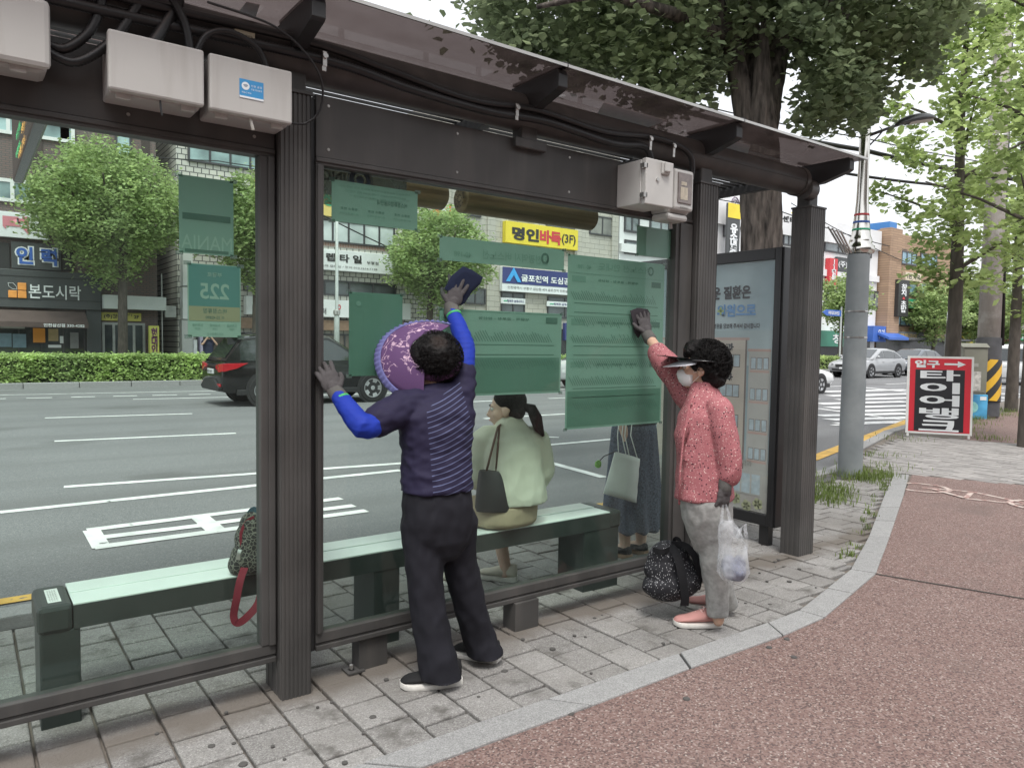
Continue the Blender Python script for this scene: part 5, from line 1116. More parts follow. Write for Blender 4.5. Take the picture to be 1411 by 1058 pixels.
msk = mth('GREATER_THAN', latc, mth('ADD', mth('MULTIPLY', mth('SUBTRACT', sp.outputs[2], 1.0), -.10), -.004)); topm = mth('LESS_THAN', sp.outputs[2], mth('ADD', mth('MULTIPLY', latc, 1.0), 1.235)); rgt = mth('LESS_THAN', mth('SUBTRACT', sp.outputs[2], 1.33), mth('MULTIPLY', mth('SUBTRACT', latc, .10), -3.0))
fac = mth('MULTIPLY', mth('MULTIPLY', mth('MULTIPLY', line, msk), topm), rgt)
mx = n.new('ShaderNodeMix'); mx.data_type = 'RGBA'; mx.inputs[6].default_value = (.019, .016, .042, 1); mx.inputs[7].default_value = (.105, .12, .22, 1); lk(fac, mx.inputs[0]); lk(mx.outputs[2], b.inputs['Base Color'])
mb = MB(); mb.loft([ring(D(px, py, dp), rv, fv, hw, hd) for px, py, dp, hw, hd in ((602, 674, 3.24, .160, .122), (602, 655, 3.24, .157, .115), (602, 625, 3.25, .157, .112), (601, 595, 3.25, .168, .116), (600, 570, 3.26, .182, .122), (600, 552, 3.27, .165, .105), (601, 538, 3.29, .10, .08), (602, 528, 3.30, .065, .062))])
limb(mb, [D(612, 552, 3.29), sR, D(637, 512, 3.375)], [.07, .072, .06]); limb(mb, [D(590, 562, 3.24), sL, D(522, 580, 3.07)], [.078, .076, .068])
remesh('shirt', mb, .0075, sm, A1, 3, wrinkle(.008, 10, 1.6, 1.3, .7))
blue = fabric('sleeve_blue', (.012, .034, .31), .12, .7, .1, 300)
mb = MB(); limb(mb, [D(637, 520, 3.36), eR, wR+(eR-wR)*.12], [.052, .046, .034]); remesh('arm_sleeve', mb, .006, blue, A1, 4, wrinkle(.003, 14, 2.2, 4))
mb = MB(); limb(mb, [D(525, 580, 3.09), eL, wL+(eL-wL)*.12], [.055, .050, .035]); remesh('arm_sleeve', mb, .005, blue, A1, 6, wrinkle(.003, 14, 2.2, 6))
glv = fabric('glove_grey', (.085, .078, .08), .15, .9, .4, 700); cuffm = fabric('cuff_grey', (.11, .105, .10), .15, .9, .5, 400)
def glove(par, wr, d, nrm, side, el, L_=.178, trim=True, **k):
    mb = MB(); hand(mb, wr, d, nrm, side, L_, rr=.0096, **k); g_ = remesh('glove', mb, .0030, glv, par, 2, wrinkle(.0012, 60))
    mb = MB(); ax = (V(wr)-V(el)).normalized(); limb(mb, [V(wr)-ax*.05, V(wr)+ax*.012], [.036, .034], 16); remesh('cuff', mb, .004, cuffm, g_, 2)
    if not trim: return g_
    mb = MB(); mb.tube([V(wr)-ax*.058, V(wr)-ax*.046], [.0375, .0375], 16); mb.build('cuff_trim', M('trim_green', (.05, .35, .12), .7), g_, smooth=True)
    return g_
glove(A1, wR, D(634, 383, 3.57)-wR, -FV*.6-V((0, 1, 0))*.6, -1, eR, curl=.10, spread=.36)
glove(A1, wL, D(441, 498, 3.13)-wL, -FV+UP*.2+RV*.2, 1, eL, curl=.38, spread=.15, thumb_in=.25)
soleW = M('sole_white', (.70, .68, .64), .6, var=.08, scale=30); shoeB = fabric('shoe_black', (.014, .014, .015), .2, .8, .3, 400)
tl, hl_ = G(556, 952), G(640, 944); so1 = shoe(A1, (hl_.x, hl_.y+.03, 0), (tl.x, tl.y+.03, 0), .098, .105, shoeB, soleW)
tr_, hr_ = G(630, 903), G(694, 914); so2 = shoe(A1, (hr_.x-.01, hr_.y+.03, 0), (tr_.x, tr_.y+.03, 0), .098, .105, shoeB, soleW)
mb = MB(); q = D(597, 935, 2.97); c0 = so1[1]+so1[2]*.10; la = so1[3]
e0 = c0+la*.052+V((0, 0, .05)); mb.tube([e0-so1[2]*.03+V((0, 0, .012)), e0+V((0, 0, -.006)), e0+so1[2]*.05+V((0, 0, .012))], [.003, .009, .002], 6, flat=.4); mb.build('shoe_mark', soleW, so1[0], smooth=True)
# hair, thinning at the crown
hm = bpy.data.materials.new('thin_hair'); hm.use_nodes = True; n = hm.node_tree.nodes; lk = hm.node_tree.links.new; b = n['Principled BSDF']; b.inputs['Roughness'].default_value = .6; b.inputs['Specular IOR Level'].default_value = .2
tc = n.new('ShaderNodeTexCoord'); cp = P(.015, -.055, .115); vd = n.new('ShaderNodeVectorMath'); vd.operation = 'DISTANCE'; vd.inputs[1].default_value = cp; lk(tc.outputs['Object'], vd.inputs[0])
nz = n.new('ShaderNodeTexNoise'); nz.inputs['Scale'].default_value = 70; nz.inputs['Detail'].default_value = 6; lk(tc.outputs['Object'], nz.inputs['Vector'])
mr = n.new('ShaderNodeMapRange'); mr.inputs[1].default_value = .01; mr.inputs[2].default_value = .045; mr.inputs[3].default_value = .07; mr.inputs[4].default_value = 0; lk(vd.outputs['Value'], mr.inputs[0])
mu = n.new('ShaderNodeMath'); mu.operation = 'MULTIPLY'; lk(mr.outputs[0], mu.inputs[0]); m2 = n.new('ShaderNodeMath'); m2.operation = 'MULTIPLY'; m2.inputs[1].default_value = 1.7; lk(nz.outputs[0], m2.inputs[0]); lk(m2.outputs[0], mu.inputs[1])
mx = n.new('ShaderNodeMix'); mx.data_type = 'RGBA'; mx.inputs[6].default_value = (.007, .006, .006, 1); mx.inputs[7].default_value = (.36, .22, .16, 1); lk(mu.outputs[0], mx.inputs[0]); lk(mx.outputs[2], b.inputs['Base Color'])
bp = n.new('ShaderNodeBump'); bp.inputs['Strength'].default_value = .8; bp.inputs['Distance'].default_value = .01; lk(nz.outputs[0], bp.inputs['Height']); lk(bp.outputs[0], b.inputs['Normal'])
mb = MB(); mb.ball(P(0, -.03, .035), V((.100, .108, .098)), 24, 16, rot=Rm); mb.ball(P(0, -.055, -.05), V((.085, .07, .075)), 20, 12, rot=Rm); mb.ball(P(.0, -.04, -.095), V((.075, .055, .05)), 16, 10, rot=Rm); mb.ball(P(0, -.085, -.075), V((.075, .05, .06)), 16, 10, rot=Rm); mb.ball(P(.045, -.04, -.10), V((.05, .055, .05)), 16, 10, rot=Rm)
ha = remesh('hair', mb, .006, hm, A1, 3, lambda p, nn: .010*noise.noise(p*22)+.006*noise.noise(p*60))
mb = MB(); curls(mb, P(0, -.033, .02), (.102, .110, .105), Rm, 1500, .032, .0014, 5, lambda v: v.y < .35 and (v-V((.1, -.25, .9)).normalized()).length > .5); mb.build('curl', hairm, ha, smooth=True)
# sun hat: wide floral brim with a ruffled edge and a band round the back of the head
fl = bpy.data.materials.new('floral_purple'); fl.use_nodes = True; n = fl.node_tree.nodes; lk = fl.node_tree.links.new; b = n['Principled BSDF']; b.inputs['Roughness'].default_value = .8
tc = n.new('ShaderNodeTexCoord'); nz = n.new('ShaderNodeTexNoise'); nz.inputs['Scale'].default_value = 26; nz.inputs['Detail'].default_value = 2
lk(tc.outputs['Object'], nz.inputs['Vector']); r = n.new('ShaderNodeValToRGB'); e = r.color_ramp.elements; e[0].position = .47; e[0].color = (0, 0, 0, 1); e[1].position = .50; e[1].color = (1, 1, 1, 1); e2 = e.new(.53); e2.color = (0, 0, 0, 1); lk(nz.outputs[0], r.inputs[0])
n2 = n.new('ShaderNodeTexNoise'); n2.inputs['Scale'].default_value = 11; lk(tc.outputs['Object'], n2.inputs['Vector']); r2 = n.new('ShaderNodeValToRGB'); r2.color_ramp.elements[0].position = .50; r2.color_ramp.elements[1].position = .54; lk(n2.outputs[0], r2.inputs[0])
vo = n.new('ShaderNodeTexVoronoi'); vo.inputs['Scale'].default_value = 22; lk(tc.outputs['Object'], vo.inputs['Vector']); r3 = n.new('ShaderNodeValToRGB'); r3.color_ramp.elements[0].position = .16; r3.color_ramp.elements[0].color = (1, 1, 1, 1); r3.color_ramp.elements[1].position = .22; r3.color_ramp.elements[1].color = (0, 0, 0, 1); lk(vo.outputs['Distance'], r3.inputs[0])
ad = n.new('ShaderNodeMath'); ad.operation = 'MAXIMUM'; lk(r.outputs[0], ad.inputs[0]); lk(r3.outputs[0], ad.inputs[1]); mu = n.new('ShaderNodeMath'); mu.operation = 'MULTIPLY'; lk(ad.outputs[0], mu.inputs[0]); lk(r2.outputs[0], mu.inputs[1]); 
mx = n.new('ShaderNodeMix'); mx.data_type = 'RGBA'; mx.inputs[6].default_value = (.095, .042, .125, 1); mx.inputs[7].default_value = (.58, .40, .50, 1); lk(mu.outputs[0], mx.inputs[0]); lk(mx.outputs[2], b.inputs['Base Color'])
def brim(mb, r0, r1, droop, a0, a1, th=.003, ruff=0., nr=8, na=60, cy=.0, cz=.03):
    top, bot = [], []
    for j in range(nr+1):
        u = j/nr; row, row2 = [], []
        for i in range(na+1):
            a = a0+(a1-a0)*i/na; rr = r0+(r1*(1-.16*abs(math.sin(a*.5))**2)-r0)*u
            ut = (rr-.085)/.17; zz = cz+.02-droop*ut*ut+ruff*math.sin(i*1.55)*u-.05*ut*abs(math.sin(a))**2
            p = P(rr*math.sin(a)*.94, cy+rr*math.cos(a), zz); row.append(p); row2.append(p-Rm @ V((0, 0, th)))
        top.append(row); bot.append(row2)
    k = len(mb.v); W_ = na+1; mb.v += [tuple(p) for r_ in top for p in r_]+[tuple(p) for r_ in bot for p in r_]; off = W_*(nr+1)
    for j in range(nr):
        for i in range(na):
            q = j*W_+i; f1 = (k+q, k+q+1, k+q+W_+1, k+q+W_); mb.f.append(f1); mb.m.append(0); mb.f.append(tuple(x+off for x in f1[::-1])); mb.m.append(0)
    for i in range(na):
        for j in (0, nr): q = j*W_+i; mb.f.append((k+q, k+q+1, k+q+1+off, k+q+off)); mb.m.append(0)
mb = MB(); brim(mb, .080, .230, .055, R(-100), R(100), cz=.045); hat = mb.build('sun_hat', fl, A1, smooth=True)
mb = MB(); brim(mb, .220, .256, .055, R(-99), R(99), .002, .006, 3, 130, 0, .047); mb.build('ruffle', fabric('ruffle_lilac', (.13, .13, .30), .1), hat, smooth=True)
mb = MB(); mb.tube([P(.112*math.sin(R(a)), -.02+.118*math.cos(R(a)), .025-.035*math.sin(R((a-85)/190*180)) if 85 <= a <= 275 else .025) for a in range(70, 291, 10)], .015, 10, flat=.45); mb.build('hat_band', fabric('band_purple', (.10, .045, .11), .1), hat, smooth=True)
# cloth under her hand
clo = fabric('cloth_navy', (.012, .018, .045), .25, .8, .3, 200)
def flatcloth(pts, Y, th, label, seed, mat=clo, amp=.006):
    from mathutils.geometry import tessellate_polygon
    q = [PY(x, y, Y) for x, y in pts]; mb = MB(); c = sum(q, V())/len(q); N = 6; rings = []
    for j in range(N+1):
        s_ = j/N
        rings.append([c.lerp(p, s_)+V((0, -(th+amp*(noise.noise(V((p.x*30*s_, p.z*30*s_, seed)))))*(1 if j < N else .3), 0)) for p in q])
    mb.loft(rings, cap=False); back = [p for p in q]; k = len(mb.v); mb.v += [tuple(p) for p in back]; M_ = len(q)
    for i in range(M_): mb.f.append((k-M_+i, k-M_+(i+1) % M_, k+(i+1) % M_, k+i)); mb.m.append(0)
    mb.f.append(tuple(range(k, k+M_))); mb.m.append(0)
    o = mb.build('cleaning_cloth', mat, None, smooth=True, auto=True); return tag(o, label, 'cloth', 'cloths held against the glass')
flatcloth([(612, 398), (622, 380), (638, 367), (650, 372), (665, 382), (661, 392), (650, 402), (640, 418), (634, 421), (628, 410)], 3.043, .010, 'dark navy cloth under the raised grey glove of the hatted woman', 1)
o = flatcloth([(868, 428), (880, 424), (892, 426), (896, 432), (893, 446), (886, 456), (879, 466), (874, 458), (872, 444)], 3.043, .008, 'small dark cloth under the gloved hand of the woman in pink', 4, fabric('cloth_dark', (.04, .035, .04), .2))
# ------------------------------------------------------------ woman in pink (B)
B1 = thing('person', 'woman in speckled pink blouse with black visor and white mask touching the timetable', 'person', (3.1, 2.5, 0), group='women at the bus shelter')
fB = (-RV*.93+FV*.33).normalized(); rB = V((fB.y, -fB.x, 0))
hc = D(964, 507, 3.90); look = (-RV*.94+FV*.25+UP*.05); upB = UP+RV*.12
mb = MB(); P, Rm = head(mb, hc, look, upB, 1.0)
sF, eF, wF = D(950, 545, 4.02), D(917, 499, 4.10), D(892, 461, 4.30); sN, eN, wN = D(992, 566, 3.77), D(1002, 625, 3.73), D(999, 668, 3.72)
spec_ = ((974, 715, 3.90, .10, .075), (972, 680, 3.89, .12, .09), (970, 640, 3.88, .125, .10), (968, 600, 3.89, .125, .10), (969, 572, 3.90, .125, .09), (971, 552, 3.90, .085, .07), (970, 535, 3.90, .055, .055))
mb.loft([ring(D(a, b_, c), rB, fB, w_, d_) for a, b_, c, w_, d_ in spec_]); limb(mb, [D(973, 550, 3.90), hc-UP*.05], [.056, .05])
limb(mb, [sF, eF, wF], [.044, .036, .027]); limb(mb, [sN, eN, wN], [.046, .037, .028])
hN, kN, aN = D(985, 705, 3.86), D(986, 775, 3.88), D(990, 848, 3.91); hF, kF, aF = D(966, 705, 3.95), D(980, 775, 4.02), D(1003, 832, 4.13)
for h_, k_, a_ in ((hN, kN, aN), (hF, kF, aF)): limb(mb, [h_, k_, a_], [.068, .050, .036]); limb(mb, [a_, V((a_.x, a_.y, .05))], [.034, .03])

remesh('body', mb, .008, skin, B1, 4); eyes(B1, P, Rm)
gt = fabric('trousers_grey', (.30, .30, .29), .18, .85, .35, 250, 40)
mb = MB(); mb.loft([ring(D(a, b_, c), rB, fB, w_, d_) for a, b_, c, w_, d_ in ((973, 660, 3.88, .15, .12), (973, 690, 3.88, .165, .13), (974, 710, 3.89, .158, .128), (976, 735, 3.90, .13, .105), (978, 758, 3.92, .085, .075))])
limb(mb, [D(984, 715, 3.86), D(985, 765, 3.88), D(988, 810, 3.90), D(989, 847, 3.91)], [.096, .080, .062, .053], 18, True); limb(mb, [D(968, 715, 3.96), D(981, 765, 4.02), D(994, 805, 4.08), D(1003, 834, 4.13)], [.096, .078, .062, .056], 18, True)
remesh('trousers', mb, .008, gt, B1, 4, wrinkle(.006, 13, .5, 2.2, .7))
# blouse: pink ground with dark and pale specks
pm = bpy.data.materials.new('speckled_pink'); pm.use_nodes = True; n = pm.node_tree.nodes; lk = pm.node_tree.links.new; b = n['Principled BSDF']; b.inputs['Roughness'].default_value = .8; b.inputs['Specular IOR Level'].default_value = .2
tc = n.new('ShaderNodeTexCoord'); base = None
def specks(scale, thr, colr, prev, seed, dens):
    mp = n.new('ShaderNodeMapping'); mp.inputs['Location'].default_value = (seed, seed*2, 0); lk(tc.outputs['Object'], mp.inputs[0])
    vo = n.new('ShaderNodeTexVoronoi'); vo.inputs['Scale'].default_value = scale; lk(mp.outputs[0], vo.inputs['Vector'])
    l = n.new('ShaderNodeMath'); l.operation = 'LESS_THAN'; l.inputs[1].default_value = thr; lk(vo.outputs['Distance'], l.inputs[0])
    s_ = n.new('ShaderNodeSeparateColor'); lk(vo.outputs['Color'], s_.inputs[0]); g2 = n.new('ShaderNodeMath'); g2.operation = 'LESS_THAN'; g2.inputs[1].default_value = dens; lk(s_.outputs[0], g2.inputs[0])
    m_ = n.new('ShaderNodeMath'); m_.operation = 'MULTIPLY'; lk(l.outputs[0], m_.inputs[0]); lk(g2.outputs[0], m_.inputs[1])
    mx = n.new('ShaderNodeMix'); mx.data_type = 'RGBA'; lk(m_.outputs[0], mx.inputs[0]); mx.inputs[7].default_value = (*colr, 1)
    if prev is None: mx.inputs[6].default_value = (.33, .118, .130, 1)
    else: lk(prev, mx.inputs[6])
    return mx.outputs[2]
q = specks(150, .36, (.46, .22, .225), None, 0, .55); q = specks(66, .25, (.05, .02, .03), q, 3, .6); q = specks(80, .22, (.65, .5, .46), q, 7, .45); lk(q, b.inputs['Base Color'])
mb = MB(); mb.loft([ring(D(a, b_, c), rB, fB, w_, d_) for a, b_, c, w_, d_ in ((970, 684, 3.88, .165, .150), (970, 670, 3.88, .162, .143), (969, 640, 3.88, .152, .134), (967, 600, 3.89, .152, .136), (968, 572, 3.90, .150, .118), (971, 552, 3.90, .115, .095), (969, 534, 3.90, .066, .070), (967, 527, 3.90, .060, .064))])
limb(mb, [D(968, 560, 3.95), sF, D(922, 506, 4.09), D(906, 487, 4.16)], [.075, .078, .070, .056]); limb(mb, [D(988, 565, 3.83), sN, eN, D(1005, 655, 3.725)], [.068, .066, .064, .056])
def bw(p, nn):
    return wrinkle(.011, 8, .7, 5.5)(p, nn)
bl = remesh('blouse', mb, .0075, pm, B1, 3, bw)
mb = MB(); mb.tube([D(962, 530, 3.86), D(950, 560, 3.80), D(942, 600, 3.77), D(937, 650, 3.76), D(936, 695, 3.76)], .006, 6)
for k in range(5): c = D(953-k*2.6, 556+k*26, 3.79-k*.008); mb.ball(c, .006, 8, 6)
for k in range(4): mb.tube([D(966-k*5, 548+k*5, 3.80), D(955-k*5, 578+k*6, 3.775), D(946-k*3, 606+k*5, 3.765)], .0035, 5)
mb.build('placket', pm, bl, smooth=True)
glove(B1, wF, D(884, 428, 4.33)-wF, -V((0, 1, 0))-FV*.4, -1, eF, trim=False, curl=.12, spread=.38)
g2 = glove(B1, wN, V((0, 0, -1))-RV*.08, -FV*.9+RV*.5, -1, eN, trim=False, curl=.62, spread=.16, thumb_in=.2)
ax = (wN-eN).normalized(); mb = MB(); mb.tube([wN-ax*.066, wN-ax*.052], [.037, .037], 18); wa = mb.build('watch', M('watch_gold', (.5, .40, .25), .3, .7), B1, smooth=True)
mb = MB(); cq = wN-ax*.059-FV*.036+RV*.012; mb.lathe([(0, -.006), (.016, -.006), (.016, .003), (0, .003)], cq, 'y', 16); mb.build('dial', M('watch_face', (.65, .63, .58), .2), wa)
pk = fabric('shoe_pink', (.50, .255, .235), .1, .85, .3, 400)
tn, hn = G(938, 866), G(1000, 867); s1 = shoe(B1, (hn.x+.02, hn.y+.05, 0), (tn.x, tn.y+.05, 0), .098, .105, pk, soleW)
tf, hf = G(953, 838), G(1018, 846); s2 = shoe(B1, (hf.x+.01, hf.y+.05, 0), (tf.x, tf.y+.05, 0), .098, .105, pk, soleW)
mb = MB(); so_, he, d_, la_, L_ = s1
for k in range(4): c = he+d_*L_*(.42+.085*k); z_ = .088-.014*k; mb.tube([c-la_*.024+UP*(z_-.006), c+d_*.01+UP*(z_+.004), c+la_*.024+UP*(z_-.006)], .0032, 6)
mb.tube([he+d_*L_*.40+UP*.095-la_*.02, he+d_*L_*.36+UP*.108, he+d_*L_*.40+UP*.095+la_*.025], .003, 6); mb.build('lace', fabric('lace_rose', (.65, .45, .42), .1), so_, smooth=True)
hb = MB(); hb.ball(P(0, -.040, .045), V((.098, .112, .098)), 24, 16, rot=Rm); hb.ball(P(0, -.070, -.02), V((.088, .075, .085)), 20, 12, rot=Rm); hb.ball(P(0, .02, .085), V((.075, .070, .06)), 18, 10, rot=Rm)
ha = remesh('hair', hb, .006, hairm, B1, 2, lambda p, nn: .012*noise.noise(p*20)+.008*noise.noise(p*48))
mb = MB(); curls(mb, P(0, -.038, .03), (.105, .115, .115), Rm, 2200, .030, .0015, 9, lambda v: v.y < .55 and not (v.z < -.35 and v.y > -.35)); mb.build('curl', hairm, ha, smooth=True)
# face mask and straps
mb = MB(); rings = []
for j, (z, y, w_) in enumerate(((-.012, .094, .030), (-.022, .112, .044), (-.040, .116, .058), (-.060, .110, .060), (-.082, .098, .052), (-.100, .078, .036))):
    rings.append([P(w_*math.sin(R(a)), .02+(y-.02)*math.cos(R(a))**.8 if abs(a) < 88 else .02, z) for a in range(-86, 87, 12)]+[P(w_*.93*math.sin(R(a)), .018+(y-.024)*math.cos(R(a))**.8, z) for a in range(86, -87, -12)])
mb.loft(rings); msk_ = mb.build('face_mask', fabric('mask_white', (.74, .74, .74), .04, .7, .1, 300), B1, smooth=True)
mb = MB()
for sg in (1, -1):
    for z0 in (-.025, -.08): mb.tube([P(sg*.056, .03, z0), P(sg*.072, .005, (z0-.02)/2), P(sg*.083, -.022, -.02)], .0016, 6)
mb.build('ear_loop', soleW, msk_)
# visor: black peak with pale lining, band across the hair
vb = M('visor_black', (.012, .012, .013), .18, var=.2, spec=.6)
def peak(r0, r1, z, a, mat, nm, par, tilt=.0, th=.003):
    mb = MB(); P2 = P
    rings = []
    for i in range(25):
        t = R(-a+2*a*i/24); ro = r0+(r1-r0)*(math.cos(t*90/a*R(1)*0+t*1.0)**.6 if abs(t) < R(89) else 0)
        top_in = P(r0*.86*math.sin(t), .0+r0*math.cos(t), z); top_out = P(max(r0, ro)*.80*math.sin(t), ro*math.cos(t)+.0, z-tilt*(ro-r0)*8)
        rings.append([top_in, top_out, top_out-Rm @ V((0, 0, th)), top_in-Rm @ V((0, 0, th))])
    mb.loft(rings); return mb.build(nm, mat, par, smooth=True, auto=True)
vz = peak(.098, .225, .040, 84, vb, 'visor', B1, -.012); peak(.099, .190, .033, 82, M('visor_lining', (.60, .60, .64), .35), 'lining', vz, .055)
mb = MB(); mb.tube([P(.108*math.sin(R(a)), -.012+.118*math.cos(R(a)), .036) for a in range(-150, 151, 10)], .016, 8, flat=.4); mb.build('visor_band', vb, vz, smooth=True)
# clear carrier bag hanging from her hand
pb_ = bpy.data.materials.new('clear_plastic'); pb_.use_nodes = True; n = pb_.node_tree.nodes; lk = pb_.node_tree.links.new; b = n['Principled BSDF']; b.inputs['Base Color'].default_value = (.86, .88, .91, 1); b.inputs['Roughness'].default_value = .22
o_ = n['Material Output']; tp = n.new('ShaderNodeBsdfTransparent'); tl_ = n.new('ShaderNodeBsdfTranslucent'); tl_.inputs[0].default_value = (.85, .87, .9, 1); m1 = n.new('ShaderNodeMixShader'); m1.inputs[0].default_value = .5; lk(b.outputs[0], m1.inputs[1]); lk(tl_.outputs[0], m1.inputs[2])
tc = n.new('ShaderNodeTexCoord'); nz = n.new('ShaderNodeTexNoise'); nz.inputs['Scale'].default_value = 14; nz.inputs['Detail'].default_value = 5; lk(tc.outputs['Object'], nz.inputs['Vector']); mr = n.new('ShaderNodeMapRange'); mr.inputs[1].default_value = .35; mr.inputs[2].default_value = .7; mr.inputs[3].default_value = .07; mr.inputs[4].default_value = .62; lk(nz.outputs[0], mr.inputs[0])
m2 = n.new('ShaderNodeMixShader'); lk(mr.outputs[0], m2.inputs[0]); lk(tp.outputs[0], m2.inputs[1]); lk(m1.outputs[0], m2.inputs[2]); lk(m2.outputs[0], o_.inputs[0])
T = thing('carrier_bag', 'clear plastic carrier bag with grey bundle hanging from the gloved hand', 'bag', D(1008, 800, 3.70))
mb = MB(); rings = []; dpt = 3.68
for i, (py, hw, cx_) in enumerate(((716, 7, 1002), (724, 12, 1004), (738, 16, 1007), (755, 19, 1009), (772, 21, 1010), (788, 21, 1011), (797, 17, 1011), (803, 9, 1012))):
    c = D(cx_, py, dpt); h_ = hw/277
    rings.append([c+(RV*math.cos(2*math.pi*k/28)+FV*math.sin(2*math.pi*k/28)*.75)*h_*(1+.22*noise.noise(V((math.cos(k*.224)*3, math.sin(k*.224)*3, i*.5)))) for k in range(28)])
mb.loft(rings, cap=False); k = len(mb.v); mb.f.append(tuple(range(k-28, k))); mb.m.append(0); bag = mb.build('film', pb_, T, smooth=True)
mb = MB()
for dx_ in (-4, 5): mb.tube([D(1000+dx_*1.5, 722, dpt), D(999+dx_, 708, dpt-.01), D(998+dx_*.4, 695, dpt+.01)], [.012, .009, .006], 8, flat=.3)
mb.tube([D(1014, 745, dpt), D(1020, 730, dpt-.02), D(1026, 722, dpt-.03), D(1029, 745, dpt-.02), D(1026, 770, dpt-.02)], [.012, .010, .010, .010, .01], 8, flat=.25); mb.build('handle', pb_, T, smooth=True)
mb = MB(); mb.ball(D(1013, 787, dpt), (.055, .05, .045)); mb.ball(D(1003, 778, dpt+.01), (.03, .03, .05)); mb.ball(D(1018, 776, dpt), (.035, .03, .04)); remesh('bundle', mb, .008, fabric('bundle_grey', (.16, .17, .22), .5, scale=18), T, 2, wrinkle(.008, 20))
# ------------------------------------------------------------ seated woman with ponytail (C)
C1 = thing('person', 'woman with black ponytail and cream blouse seated on the bench looking left', 'person', (2.6, 3.45, .47), group='women at the bus shelter')
st = PY(700, 716, 3.40); dC = 4.20
def DC(px, py, dd=0): return D(px, py, dC+dd)
rC, fC = V((.97, .22, 0)).normalized(), V((-.22, .97, 0)).normalized()
hc = DC(697, 563, .02); look = (-RV*.95+FV*.12-UP*.05); mb = MB(); P, Rm = head(mb, hc, look, UP+RV*.05, .98)
mb.loft([ring(DC(a, b_, c), rC, fC, w_, d_) for a, b_, c, w_, d_ in ((700, 712, .02, .17, .14), (701, 690, .02, .165, .13), (703, 660, .02, .14, .10), (705, 630, .02, .15, .105), (706, 605, .02, .14, .08), (706, 592, .02, .09, .06), (704, 580, .02, .06, .055))]); limb(mb, [DC(704, 586, .02), hc-UP*.05], [.040, .044])
sl_, el_, wl_ = DC(668, 605, -.02), DC(660, 648, .05), DC(656, 668, .28); sr_, er_, wr_ = DC(740, 606, .08), DC(748, 650, .16), DC(735, 672, .38)
limb(mb, [sl_, el_, wl_], [.038, .034, .026]); limb(mb, [sr_, er_, wr_], [.045, .036, .026]); hand(mb, wl_, FV-RV*.1, UP, -1, .16, .4); hand(mb, wr_, FV-RV*.4, UP, 1, .16, .4)
ft_ = G(668, 792); k1 = V((ft_.x+.02, 3.80, .46)); a1 = V((ft_.x+.04, 3.70, .09)); k2 = V((ft_.x-.22, 3.82, .46)); a2 = V((ft_.x-.24, 3.78, .09))
h1, h2 = DC(712, 706, .08), DC(688, 706, .04)
for h_, k_, a_ in ((h1, k1, a1), (h2, k2, a2)): limb(mb, [h_, k_, a_], [.085, .055, .036]); limb(mb, [a_, V((a_.x, a_.y, .05))], [.034, .03])
remesh('body', mb, .008, skin2, C1, 4); eyes(C1, P, Rm, .98)
mb = MB(); mb.tube([P(-.016, .094, -.065), P(0, .097, -.064), P(.016, .094, -.065)], [.002, .005, .002], 6); mb.build('lips', M('lip_rose', (.42, .14, .12), .4), C1, smooth=True)
mb = MB(); mb.ball(P(0, -.026, .045), V((.082, .098, .080)), 22, 14, rot=Rm); mb.ball(P(0, -.06, -.015), V((.072, .055, .055)), 18, 10, rot=Rm); ha = remesh('hair', mb, .006, hairm, C1, 4)
mb = MB(); pt = [P(0, -.105, .01), P(0, -.15, -.005), P(-.005, -.175, -.06), P(-.008, -.19, -.12), P(-.01, -.215, -.165)]; mb.tube(pt, [.022, .032, .036, .028, .008], 12); mb.ball(P(0, -.11, .012), .022*1.0, 10, 8); mb.build('ponytail', hairm, ha, smooth=True)
crm = fabric('blouse_cream', (.56, .56, .46), .05, .8, .1, 300)
mb = MB(); mb.loft([ring(DC(a, b_, c), rC, fC, w_, d_) for a, b_, c, w_, d_ in ((712, 690, .02, .185, .15), (711, 675, .02, .185, .15), (708, 645, .02, .182, .14), (707, 615, .02, .182, .13), (706, 600, .02, .165, .11), (705, 588, .02, .10, .085), (703, 578, .02, .07, .068), (702, 574, .02, .066, .064))])
limb(mb, [DC(685, 605, 0), sl_, el_, wl_+(el_-wl_)*.2], [.07, .072, .066, .045]); limb(mb, [DC(725, 605, .05), sr_, er_, wr_+(er_-wr_)*.2], [.07, .072, .070, .045])
remesh('blouse', mb, .008, crm, C1, 3, wrinkle(.007, 8, .9, 9.1))
skm = fabric('skirt_tan', (.36, .29, .20), .08, .85, .15, 300)
mb = MB(); mb.loft([ring(V((DC(a, b_, 0).x, DC(a, b_, 0).y, z_))+fC*o_2, rC, fC, w_, d_) for a, b_, z_, w_, d_, o_2 in ((702, 680, .60, .165, .14, 0), (701, 700, .55, .185, .17, .03), (700, 715, .50, .195, .19, .05), (700, 718, .478, .185, .18, .06))])
limb(mb, [h1, k1], [.11, .085]); limb(mb, [h2, k2], [.11, .085]); limb(mb, [k1, V((k1.x, k1.y, .38))], [.085, .08]); limb(mb, [k2, V((k2.x, k2.y, .38))], [.085, .08]); sk_ = remesh('skirt', mb, .009, skm, C1, 5, wrinkle(.004, 8))
for v in sk_.data.vertices:
    if v.co.y < 3.56 and v.co.z < .475: v.co.z = .475
shw = fabric('shoe_cream', (.55, .52, .44), .1, .8, .3, 300)
shoe(C1, (a1.x+.05, a1.y-.05, 0), (a1.x-.10, a1.y+.16, 0), .095, .11, shw, soleW); shoe(C1, (a2.x+.03, a2.y-.05, 0), (a2.x-.11, a2.y+.16, 0), .095, .11, shw, soleW)
T = thing('shoulder_bag', 'black shoulder bag with brown straps carried by the seated woman', 'bag', DC(678, 705, -.12))
bagb = M('bag_black', (.018, .018, .02), .5, var=.2, bump=.1)
